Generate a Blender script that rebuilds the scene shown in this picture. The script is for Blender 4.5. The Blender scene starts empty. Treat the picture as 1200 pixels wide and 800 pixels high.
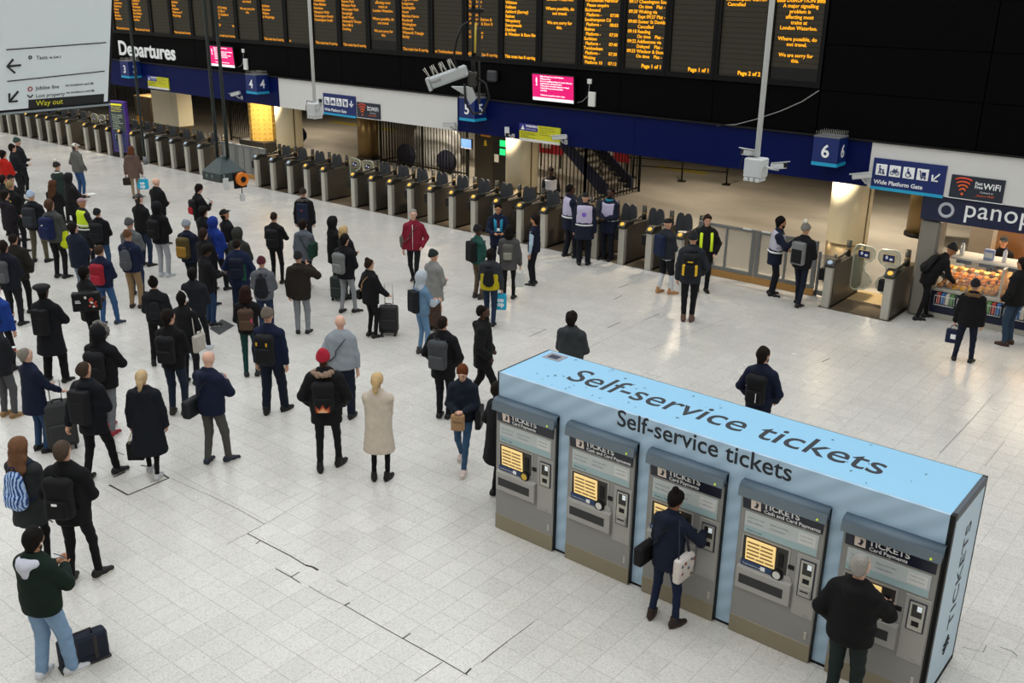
import bpy, math, random
import numpy as np
from mathutils import Vector, Matrix

random.seed(7)
SC = bpy.context.scene
COL = SC.collection
PI = math.pi

# ------------------------------------------------------------------ camera
CAM_H = 6.7
FPX, PITCH, ROLL, YAW = 1167.27, 0.347894, 0.0143166, -0.678602      # fitted to the vanishing points
_fw = np.array([math.sin(YAW) * math.cos(PITCH), math.cos(YAW) * math.cos(PITCH), -math.sin(PITCH)])
_r0 = np.array([math.cos(YAW), -math.sin(YAW), 0.0])
_u0 = np.cross(_r0, _fw)
_r = math.cos(ROLL) * _r0 + math.sin(ROLL) * _u0
_u = -math.sin(ROLL) * _r0 + math.cos(ROLL) * _u0
CAMP = np.array([0, 0, CAM_H])
cd = bpy.data.cameras.new('camera')
cd.sensor_width = 36.0
cd.lens = 36.0 * FPX / 1200.0
cd.clip_end = 300
cam = bpy.data.objects.new('camera', cd)
COL.objects.link(cam)
cam.matrix_world = Matrix(((_r[0], _u[0], -_fw[0], 0), (_r[1], _u[1], -_fw[1], 0), (_r[2], _u[2], -_fw[2], CAM_H), (0, 0, 0, 1)))
SC.camera = cam

# ------------------------------------------------------------------ sky and exposure
W = bpy.data.worlds.new('overcast_sky')
SC.world = W
W.use_nodes = True
bg = W.node_tree.nodes['Background']
bg.inputs['Color'].default_value = (0.96, 0.985, 1.0, 1)
bg.inputs['Strength'].default_value = 1.72
SC.view_settings.view_transform = 'Standard'
SC.view_settings.look = 'None'
SC.view_settings.gamma = 1.0
SC.view_settings.use_curve_mapping = False
SC.view_settings.exposure = 0.0


def ray(px, py):
    return (px - 600) / FPX * _r - (py - 400) / FPX * _u + _fw


def on(ax, val, px, py):
    """point where the pixel's ray meets the plane axis = val"""
    d = ray(px, py)
    return CAMP + (val - CAMP[ax]) / d[ax] * d


def proj_y(P):
    d = np.array(P) - CAMP
    return 400 - FPX * (d @ _u) / (d @ _fw)


# ------------------------------------------------------------------ colours and materials
def lin(c):
    if isinstance(c, str):
        c = c.lstrip('#')
        c = c if len(c) == 6 else ''.join(q + q for q in c)
        c = tuple(int(c[i:i + 2], 16) / 255 for i in (0, 2, 4))
    return tuple((x / 12.92 if x <= 0.04045 else ((x + 0.055) / 1.055) ** 2.4) for x in c)


_mats = {}


def mat(name, col, rough=0.5, metal=0.0, emit=0.0, ecol=None, spec=0.5, vary=0.0, vscale=6.0, bump=0.0, bscale=80.0, alpha=1.0, trans=0.0, rand=0.0):
    key = (name, str(col), rough, metal, emit, str(ecol), vary, bump, alpha, trans, rand, vscale, bscale)
    if key in _mats:
        return _mats[key]
    m = bpy.data.materials.new(name)
    m.use_nodes = True
    nt = m.node_tree
    b = nt.nodes['Principled BSDF']
    L = lin(col)
    b.inputs['Base Color'].default_value = (*L, 1)
    b.inputs['Roughness'].default_value = rough
    b.inputs['Metallic'].default_value = metal
    b.inputs['Specular IOR Level'].default_value = spec
    if emit:
        b.inputs['Emission Color'].default_value = (*lin(ecol or col), 1)
        b.inputs['Emission Strength'].default_value = emit
    if alpha < 1:
        b.inputs['Alpha'].default_value = alpha
    if trans:
        b.inputs['Transmission Weight'].default_value = trans
        b.inputs['IOR'].default_value = 1.1
    if vary or bump or rand:
        tc = nt.nodes.new('ShaderNodeTexCoord')
    if vary:
        n = nt.nodes.new('ShaderNodeTexNoise')
        n.inputs['Scale'].default_value = vscale
        n.inputs['Detail'].default_value = 4
        nt.links.new(tc.outputs['Object'], n.inputs['Vector'])
        mx = nt.nodes.new('ShaderNodeMix')
        mx.data_type = 'RGBA'
        mx.inputs['A'].default_value = (*[x * (1 - vary) for x in L], 1)
        mx.inputs['B'].default_value = (*[min(1, x * (1 + vary)) for x in L], 1)
        nt.links.new(n.outputs['Fac'], mx.inputs['Factor'])
        nt.links.new(mx.outputs['Result'], b.inputs['Base Color'])
    if bump:
        n2 = nt.nodes.new('ShaderNodeTexNoise')
        n2.inputs['Scale'].default_value = bscale
        nt.links.new(tc.outputs['Object'], n2.inputs['Vector'])
        bp = nt.nodes.new('ShaderNodeBump')
        bp.inputs['Strength'].default_value = bump
        bp.inputs['Distance'].default_value = 0.01
        nt.links.new(n2.outputs['Fac'], bp.inputs['Height'])
        nt.links.new(bp.outputs['Normal'], b.inputs['Normal'])
    _mats[key] = m
    return m


def node_mat(name, build):
    m = bpy.data.materials.new(name)
    m.use_nodes = True
    build(m.node_tree, m.node_tree.nodes['Principled BSDF'])
    return m


# ------------------------------------------------------------------ object helpers
def tag(o, label=None, cat=None, group=None, kind=None):
    if label:
        o['label'] = label
    if cat:
        o['category'] = cat
    if group:
        o['group'] = group
    if kind:
        o['kind'] = kind
    return o


def thing(name, label, cat, loc=(0, 0, 0), rz=0.0, group=None, rot=None):
    o = bpy.data.objects.new(name, None)
    o.empty_display_size = 0.1
    COL.objects.link(o)
    o.location = loc
    o.rotation_euler = rot if rot else (0, 0, rz)
    return tag(o, label, cat, group)


def link(name, me, m=None, parent=None, loc=None, rot=None, scale=None):
    o = bpy.data.objects.new(name, me)
    COL.objects.link(o)
    if parent is not None:
        o.parent = parent
    if loc is not None:
        o.location = loc
    if rot is not None:
        o.rotation_euler = rot
    if scale is not None:
        o.scale = scale
    if m is not None:
        if not me.materials:
            me.materials.append(m)
        else:
            o.material_slots[0].link = 'OBJECT'
            o.material_slots[0].material = m
    return o


def copy_tree(o, parent=None):
    c = o.copy()
    COL.objects.link(c)
    c.parent = parent
    for ch in o.children:
        copy_tree(ch, c)
    return c


def np_mesh(name, V, F, smooth=True):
    """mesh from an (n,3) array and an (m,4) or (m,3) array"""
    me = bpy.data.meshes.new(name)
    V = np.asarray(V, np.float32)
    F = np.asarray(F, np.int32)
    k = F.shape[1]
    me.vertices.add(len(V))
    me.vertices.foreach_set('co', V.ravel())
    me.loops.add(F.size)
    me.loops.foreach_set('vertex_index', F.ravel())
    me.polygons.add(len(F))
    me.polygons.foreach_set('loop_start', np.arange(0, F.size, k, dtype=np.int32))
    me.polygons.foreach_set('use_smooth', np.full(len(F), smooth, bool))
    me.update(calc_edges=True)
    return me


class MB:
    """collects shapes into one mesh"""

    def __init__(s):
        s.v = []
        s.f = []
        s.sm = []

    def add(s, vs, fs, smooth=False, M=None):
        n = len(s.v)
        if M is not None:
            vs = [tuple(M @ Vector(p)) for p in vs]
        s.v += [tuple(map(float, p)) for p in vs]
        s.f += [tuple(i + n for i in f) for f in fs]
        s.sm += [smooth] * len(fs)
        return s

    def box(s, x0, x1, y0, y1, z0, z1, bev=0.0, M=None):
        if bev <= 0:
            vs = [(x, y, z) for z in (z0, z1) for y in (y0, y1) for x in (x0, x1)]
            fs = [(0, 2, 3, 1), (4, 5, 7, 6), (0, 1, 5, 4), (2, 6, 7, 3), (0, 4, 6, 2), (1, 3, 7, 5)]
            return s.add(vs, fs, False, M)
        b = min(bev, (x1 - x0) * .49, (y1 - y0) * .49, (z1 - z0) * .49)
        vs = []
        idx = {}
        for i, (X, dx) in enumerate(((x0, 1), (x1, -1))):
            for j, (Y, dy) in enumerate(((y0, 1), (y1, -1))):
                for k, (Z, dz) in enumerate(((z0, 1), (z1, -1))):
                    idx[i, j, k, 0] = len(vs); vs.append((X, Y + dy * b, Z + dz * b))
                    idx[i, j, k, 1] = len(vs); vs.append((X + dx * b, Y, Z + dz * b))
                    idx[i, j, k, 2] = len(vs); vs.append((X + dx * b, Y + dy * b, Z))
        fs = []
        g = lambda i, j, k, a: idx[i, j, k, a]
        for i in (0, 1):
            q = [g(i, 0, 0, 0), g(i, 0, 1, 0), g(i, 1, 1, 0), g(i, 1, 0, 0)]
            fs.append(q if i == 0 else q[::-1])
            q = [g(0, i, 0, 1), g(1, i, 0, 1), g(1, i, 1, 1), g(0, i, 1, 1)]
            fs.append(q if i == 0 else q[::-1])
            q = [g(0, 0, i, 2), g(0, 1, i, 2), g(1, 1, i, 2), g(1, 0, i, 2)]
            fs.append(q if i == 0 else q[::-1])
        for i in (0, 1):
            for j in (0, 1):
                q = [g(i, j, 0, 0), g(i, j, 0, 1), g(i, j, 1, 1), g(i, j, 1, 0)]
                fs.append(q if (i + j) % 2 == 0 else q[::-1])
                q = [g(i, 0, j, 0), g(i, 1, j, 0), g(i, 1, j, 2), g(i, 0, j, 2)]
                fs.append(q if (i + j) % 2 == 0 else q[::-1])
                q = [g(0, i, j, 1), g(0, i, j, 2), g(1, i, j, 2), g(1, i, j, 1)]
                fs.append(q if (i + j) % 2 == 0 else q[::-1])
                for k in (0, 1):
                    q = [g(i, j, k, 0), g(i, j, k, 1), g(i, j, k, 2)]
                    fs.append(q if (i + j + k) % 2 else q[::-1])
        return s.add(vs, fs, False, M)

    def prism(s, pts, axis, a, b, smooth=False, M=None):
        """closed 2-D outline pushed from a to b along an axis; outline in the other two axes in order"""
        n = len(pts)
        def P(p, t):
            if axis == 'x': return (t, p[0], p[1])
            if axis == 'y': return (p[0], t, p[1])
            return (p[0], p[1], t)
        vs = [P(p, a) for p in pts] + [P(p, b) for p in pts]
        fs = [tuple(range(n))[::-1], tuple(range(n, 2 * n))] + [(i, (i + 1) % n, n + (i + 1) % n, n + i) for i in range(n)]
        return s.add(vs, fs, smooth, M)

    def cyl(s, a, b, r0, r1=None, n=12, caps=True, smooth=True):
        r1 = r0 if r1 is None else r1
        a = Vector(a); b = Vector(b)
        d = (b - a).normalized()
        t = Vector((0, 0, 1)) if abs(d.z) < .9 else Vector((1, 0, 0))
        e1 = d.cross(t).normalized(); e2 = d.cross(e1)
        vs = []
        for c, r in ((a, r0), (b, r1)):
            for i in range(n):
                w = 2 * PI * i / n
                vs.append(c + e1 * (r * math.cos(w)) + e2 * (r * math.sin(w)))
        base = len(s.v)
        s.add(vs, [(i, n + i, n + (i + 1) % n, (i + 1) % n) for i in range(n)], smooth)
        if caps:
            s.f += [tuple(base + i for i in range(n)), tuple(base + n + i for i in range(n))[::-1]]
            s.sm += [False, False]
        return s

    def tube(s, pts, r, n=8, closed=False, flat=None):
        """tube along a path; r may be a list; flat = (width, thickness) gives a strap"""
        pts = [Vector(p) for p in pts]
        m = len(pts)
        rs = r if isinstance(r, (list, tuple)) else [r] * m
        vs = []
        prev = None
        for i, p in enumerate(pts):
            if closed:
                d = pts[(i + 1) % m] - pts[i - 1]
            else:
                d = pts[min(i + 1, m - 1)] - pts[max(i - 1, 0)]
            d.normalize()
            if prev is None:
                t = Vector((0, 0, 1)) if abs(d.z) < .9 else Vector((1, 0, 0))
                e1 = d.cross(t).normalized()
            else:
                e1 = (prev - d * prev.dot(d)).normalized()
            prev = e1
            e2 = d.cross(e1)
            for k in range(n):
                w = 2 * PI * k / n
                if flat:
                    vs.append(p + e1 * (flat[0] * math.cos(w)) + e2 * (flat[1] * math.sin(w)))
                else:
                    vs.append(p + e1 * (rs[i] * math.cos(w)) + e2 * (rs[i] * math.sin(w)))
        fs = []
        for i in range(m if closed else m - 1):
            j = (i + 1) % m
            for k in range(n):
                fs.append((i * n + k, i * n + (k + 1) % n, j * n + (k + 1) % n, j * n + k))
        base = len(s.v)
        s.add(vs, fs, True)
        if not closed:
            s.f += [tuple(base + k for k in range(n))[::-1], tuple(base + (m - 1) * n + k for k in range(n))]
            s.sm += [False, False]
        return s

    def ball(s, c, rx, ry=None, rz=None, n=10, m=6, M=None):
        ry = rx if ry is None else ry
        rz = rx if rz is None else rz
        vs = [(c[0], c[1], c[2] + rz)]
        for j in range(1, m):
            t = PI * j / m
            for i in range(n):
                w = 2 * PI * i / n
                vs.append((c[0] + rx * math.sin(t) * math.cos(w), c[1] + ry * math.sin(t) * math.sin(w), c[2] + rz * math.cos(t)))
        vs.append((c[0], c[1], c[2] - rz))
        fs = [(0, 1 + i, 1 + (i + 1) % n) for i in range(n)]
        for j in range(m - 2):
            a = 1 + j * n
            fs += [(a + i, a + n + i, a + n + (i + 1) % n, a + (i + 1) % n) for i in range(n)]
        a = 1 + (m - 2) * n
        e = len(vs) - 1
        fs += [(a + i, e, a + (i + 1) % n) for i in range(n)]
        return s.add(vs, fs, True, M)

    def torus(s, c, R, r, axis='z', n=20, k=8):
        pts = []
        for i in range(n):
            w = 2 * PI * i / n
            a, b = R * math.cos(w), R * math.sin(w)
            pts.append({'z': (c[0] + a, c[1] + b, c[2]), 'y': (c[0] + a, c[1], c[2] + b), 'x': (c[0], c[1] + a, c[2] + b)}[axis])
        return s.tube(pts, r, k, closed=True)

    def mesh(s, name):
        me = bpy.data.meshes.new(name)
        me.from_pydata(s.v, [], s.f)
        me.polygons.foreach_set('use_smooth', s.sm)
        me.update()
        return me

    def build(s, name, m=None, parent=None, loc=None, rot=None):
        return link(name, s.mesh(name), m, parent, loc, rot)


def bx(name, m, parent, x0, x1, y0, y1, z0, z1, bev=0.0):
    return MB().box(x0, x1, y0, y1, z0, z1, bev).build(name, m, parent)


def struct(o):
    o['kind'] = 'structure'
    return o


_tm = {}


def text_mesh(s, size=1.0, align='LEFT', bold=0.0, depth=0.0, spacing=1.0, line=1.0, res=2, shear=0.0):
    key = (s, size, align, bold, depth, spacing, line, res, shear)
    if key in _tm:
        return _tm[key]
    cu = bpy.data.curves.new('lettering', 'FONT')
    cu.body = s
    cu.size = size
    cu.align_x = align
    cu.offset = bold
    cu.extrude = depth
    cu.space_character = spacing
    cu.space_line = line
    cu.resolution_u = res
    cu.shear = shear
    o = bpy.data.objects.new('lettering', cu)
    me = bpy.data.meshes.new_from_object(o)
    bpy.data.objects.remove(o)
    bpy.data.curves.remove(cu)
    me.name = 'lettering'
    _tm[key] = me
    return me


def text(s, m, parent, loc, size, plane='front', align='LEFT', bold=0.0, fitw=None, fith=None, name='lettering', depth=0.002, spacing=1.0, line=1.0, res=2):
    """lettering in a plane: front = reads along +x, up z, facing -y; top = reads along +x, up +y; side = reads along +y (up z), facing +x"""
    me = text_mesh(s, size, align, bold, depth, spacing, line, res)
    sx = sy = 1.0
    n = len(me.vertices)
    if n and (fitw or fith):
        co = np.empty(n * 3, np.float32)
        me.vertices.foreach_get('co', co)
        co = co.reshape(-1, 3)
        ext = co.max(0) - co.min(0)
        if fitw:
            sx = fitw / max(ext[0], 1e-4)
            sy = sx
        if fith:
            sy = fith / max(ext[1], 1e-4)
            if not fitw:
                sx = sy
    rot = {'front': (PI / 2, 0, 0), 'top': (0, 0, 0), 'side': (PI / 2, 0, PI / 2), 'left': (PI / 2, 0, -PI / 2)}[plane]
    return link(name, me, m, parent, loc, rot, (sx, sy, 1))
# ------------------------------------------------------------------ implicit surfaces -> quad meshes
_EDGES = [(0, 1), (2, 3), (4, 5), (6, 7), (0, 2), (1, 3), (4, 6), (5, 7), (0, 4), (1, 5), (2, 6), (3, 7)]
_CORN = np.array([(i, j, k) for i in (0, 1) for j in (0, 1) for k in (0, 1)], np.float32)


def surface_nets(D, org, vox):
    S = D < 0
    cnt = np.zeros([n - 1 for n in D.shape], np.int8)
    sl = lambda a, n: slice(a, n - 1 + a)
    nx, ny, nz = D.shape
    for i, j, k in _CORN.astype(int):
        cnt += S[sl(i, nx), sl(j, ny), sl(k, nz)]
    act = (cnt > 0) & (cnt < 8)
    idx = np.argwhere(act)
    vid = np.full(act.shape, -1, np.int32)
    vid[act] = np.arange(len(idx), dtype=np.int32)
    vals = np.stack([D[idx[:, 0] + int(i), idx[:, 1] + int(j), idx[:, 2] + int(k)] for i, j, k in _CORN], 1)
    acc = np.zeros((len(idx), 3), np.float32)
    num = np.zeros(len(idx), np.float32)
    for a, b in _EDGES:
        va, vb = vals[:, a], vals[:, b]
        m = (va < 0) != (vb < 0)
        t = np.where(m, va / np.where(m, va - vb, 1), 0)[:, None]
        acc += np.where(m[:, None], _CORN[a] + t * (_CORN[b] - _CORN[a]), 0)
        num += m
    V = (idx + acc / num[:, None]) * vox + org
    F = []
    for ax in range(3):
        A = np.moveaxis(S, ax, 0)
        ch = A[:-1] != A[1:]
        C = np.moveaxis(vid, ax, 0)
        e = np.argwhere(ch)
        e = e[(e[:, 1] > 0) & (e[:, 2] > 0) & (e[:, 1] < A.shape[1] - 1) & (e[:, 2] < A.shape[2] - 1)]
        i, j, k = e.T
        q = np.stack([C[i, j - 1, k - 1], C[i, j, k - 1], C[i, j, k], C[i, j - 1, k]], 1)
        flip = A[i, j, k] == 0
        if ax == 1:
            flip = ~flip
        q[flip] = q[flip][:, ::-1]
        F.append(q)
    F = np.concatenate(F)
    F = F[(F >= 0).all(1)]
    return V, F


def cap(a, b, ra, rb=None, sq=(1, 1, 1), R=None, k=0.03):
    return ('c', np.array(a, float), np.array(b, float), ra, ra if rb is None else rb, np.array(sq, float), R, k)


def rbox(c, half, rnd, R=None, k=0.02):
    return ('b', np.array(c, float), np.array(half, float), rnd, 0, np.ones(3), R, k)


def grid_mesh(prims, vox, clips=(), fold=0.0, quilt=0.0, seed=0):
    """prims joined smoothly; clips = (point, normal) keep the side the normal points away from"""
    lo = np.full(3, 9.0); hi = -lo
    boxes = []
    for p in prims:
        if p[0] == 'c':
            r = max(p[3], p[4]) * p[5].max()
            l = np.minimum(p[1], p[2]) - r; h = np.maximum(p[1], p[2]) + r
        else:
            r = np.linalg.norm(p[2]) if p[6] is not None else p[2]
            l = p[1] - r; h = p[1] + r
        boxes.append((l, h))
        lo = np.minimum(lo, l); hi = np.maximum(hi, h)
    lo = lo - 2.5 * vox; hi = hi + 2.5 * vox
    n = np.ceil((hi - lo) / vox).astype(int) + 1
    ax = [lo[i] + vox * np.arange(n[i]) for i in range(3)]
    D = np.full(n, 0.5, np.float32)
    for p, (l, h) in zip(prims, boxes):
        mg = p[7] + 2 * vox + 0.01
        i0 = np.clip(((l - mg - lo) / vox).astype(int), 0, n)
        i1 = np.clip(((h + mg - lo) / vox).astype(int) + 2, 0, n)
        X = (ax[0][i0[0]:i1[0]] - p[1][0])[:, None, None]
        Y = (ax[1][i0[1]:i1[1]] - p[1][1])[None, :, None]
        Z = (ax[2][i0[2]:i1[2]] - p[1][2])[None, None, :]
        R = p[6]
        if R is not None:
            X, Y, Z = (X * R[0, 0] + Y * R[1, 0] + Z * R[2, 0], X * R[0, 1] + Y * R[1, 1] + Z * R[2, 1], X * R[0, 2] + Y * R[1, 2] + Z * R[2, 2])
        if p[0] == 'c':
            sq = p[5]
            X = X / sq[0]; Y = Y / sq[1]; Z = Z / sq[2]
            ab = p[2] - p[1]
            if R is not None:
                ab = ab @ R
            ab = ab / sq
            L = ab @ ab
            if L > 1e-10:
                t = np.clip((X * ab[0] + Y * ab[1] + Z * ab[2]) / L, 0, 1)
                d = np.sqrt((X - t * ab[0]) ** 2 + (Y - t * ab[1]) ** 2 + (Z - t * ab[2]) ** 2) - (p[3] + (p[4] - p[3]) * t)
            else:
                d = np.sqrt(X * X + Y * Y + Z * Z) - p[3]
            d = d * sq.min()
        else:
            hx, hy, hz = p[2] - p[3]
            qx = np.abs(X) - hx; qy = np.abs(Y) - hy; qz = np.abs(Z) - hz
            d = np.sqrt(np.maximum(qx, 0) ** 2 + np.maximum(qy, 0) ** 2 + np.maximum(qz, 0) ** 2) + np.minimum(np.maximum(np.maximum(qx, qy), qz), 0) - p[3]
        w = D[i0[0]:i1[0], i0[1]:i1[1], i0[2]:i1[2]]
        k = p[7]
        hh = np.maximum(k - np.abs(w - d), 0) / k
        D[i0[0]:i1[0], i0[1]:i1[1], i0[2]:i1[2]] = np.minimum(w, d) - hh * hh * k * 0.25
    X = ax[0][:, None, None]; Y = ax[1][None, :, None]; Z = ax[2][None, None, :]
    if fold:
        D += (fold * (np.sin(X * 31 + Z * 17 + seed) * np.sin(Y * 27 - Z * 23 + 2 * seed) + 0.6 * np.sin(Z * 47 + X * 19 - Y * 13 + seed))).astype(np.float32)
    if quilt:
        D += (quilt * np.abs(np.sin(Z * (PI / 0.075))) * -1 + quilt * .6).astype(np.float32)
    for pt, nm in clips:
        D = np.maximum(D, ((X - pt[0]) * nm[0] + (Y - pt[1]) * nm[1] + (Z - pt[2]) * nm[2]).astype(np.float32))
    D[0] = D[-1] = 0.5; D[:, 0] = D[:, -1] = 0.5; D[:, :, 0] = D[:, :, -1] = 0.5
    return surface_nets(D, lo, vox)


def rotx(a):
    c, s = math.cos(a), math.sin(a)
    return np.array([[1, 0, 0], [0, c, -s], [0, s, c]])


def rotz(a):
    c, s = math.cos(a), math.sin(a)
    return np.array([[c, -s, 0], [s, c, 0], [0, 0, 1]])


def ik(a, c, l1, l2, pole):
    """middle joint between a and c; c pulled in when too far"""
    a = np.array(a, float); c = np.array(c, float)
    d = c - a
    L = np.linalg.norm(d)
    if L > (l1 + l2) * .995:
        c = a + d / L * (l1 + l2) * .995
        d = c - a
        L = np.linalg.norm(d)
    u = d / L
    x = (l1 * l1 - l2 * l2 + L * L) / (2 * L)
    h = math.sqrt(max(l1 * l1 - x * x, 0))
    p = np.array(pole, float)
    p = p - u * (p @ u)
    p /= np.linalg.norm(p)
    return a + u * x + p * h, c


ARMS = {'down': (.25, .02, .80), 'pocket': (.21, .13, .95), 'phone': (.07, .30, 1.22), 'phone2': (.10, .33, 1.12), 'front': (.05, .25, 1.08),
        'strap': (.13, .17, 1.28), 'fold': (-.06, .22, 1.16), 'back': (.06, -.20, .98), 'hold': (.27, .05, .80), 'up': (.16, .24, 1.42),
        'pull': (.27, -.18, .86), 'ear': (.11, .10, 1.60), 'face': (.05, .20, 1.50), 'out': (.20, .42, 1.18)}
STANCE = {'stand': ((-.10, 0, -14), (.11, .02, 14)), 'wide': ((-.16, .0, -16), (.16, .03, 16)), 'walk': ((-.07, .30, -2), (.08, -.26, 4)),
          'walk2': ((-.08, -.27, -3), (.08, .28, 3)), 'shift': ((-.12, -.04, -10), (.13, .13, 26)), 'close': ((-.075, 0, -8), (.08, .02, 8)),
          'step': ((-.09, .14, -5), (.10, -.14, 8))}

_tmpl = {}


def shoe_mesh(kind):
    if ('shoe', kind) not in _tmpl:
        hi = .15 if kind == 'boot' else .10
        pr = [cap((0, -.055, .045), (0, .06, .04), .043, .045, k=.03), cap((0, .06, .035), (.004, .155, .028), .044, .036, (1, 1, .85), k=.03), cap((0, -.03, .05), (0, -.025, hi), .045, .046, k=.03)]
        V, F = grid_mesh(pr, .014, clips=[((0, 0, 0.0), (0, 0, -1)), ((0, 0, hi), (0, 0, 1))])
        _tmpl['shoe', kind] = np_mesh('shoe', V, F)
        sm = MB()
        out = []
        for i in range(18):
            w = 2 * PI * i / 18
            y = .047 + .143 * math.sin(w)
            out.append((.046 * math.cos(w) * (1.0 if y > 0 else .93), y))
        sm.prism(out, 'z', 0.0, .018, True)
        _tmpl['sole', kind] = sm.mesh('sole')
    return _tmpl['shoe', kind], _tmpl['sole', kind]


def finger_quads(root, d, n_in, lat, L, r):
    """bent tapering finger: rings along three joints"""
    pts = [root]
    ang = [0.25, 0.75, 1.15]
    p = root
    for a, f in zip(ang, (.42, .33, .25)):
        p = p + (d * math.cos(a) + n_in * math.sin(a)) * L * f
        pts.append(p)
    V = []
    rs = [r, r, r * .9, r * .75]
    for i, q in enumerate(pts + [pts[-1] + (pts[-1] - pts[-2]) * .12]):
        t = pts[min(i + 1, 3)] - pts[max(min(i, 3) - 1, 0)]
        t = t / np.linalg.norm(t)
        e2 = np.cross(t, lat)
        rr = rs[i] if i < 4 else r * .12
        for k in range(6):
            w = k * PI / 3
            V.append(q + lat * (rr * math.cos(w)) + e2 * (rr * math.sin(w)))
    F = [(i * 6 + k, i * 6 + (k + 1) % 6, (i + 1) * 6 + (k + 1) % 6, (i + 1) * 6 + k) for i in range(4) for k in range(6)]
    return np.array(V), np.array(F)


def cloth(col, rough=.85, sheen=0.0):
    return mat('cloth', col, rough, vary=.18, vscale=9, bump=.25, bscale=160, spec=.25)


SKIN = {'l': '#c99a80', 'p': '#d6ab95', 'm': '#9c6b4c', 'd': '#4a3024', 't': '#b98562'}


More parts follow.
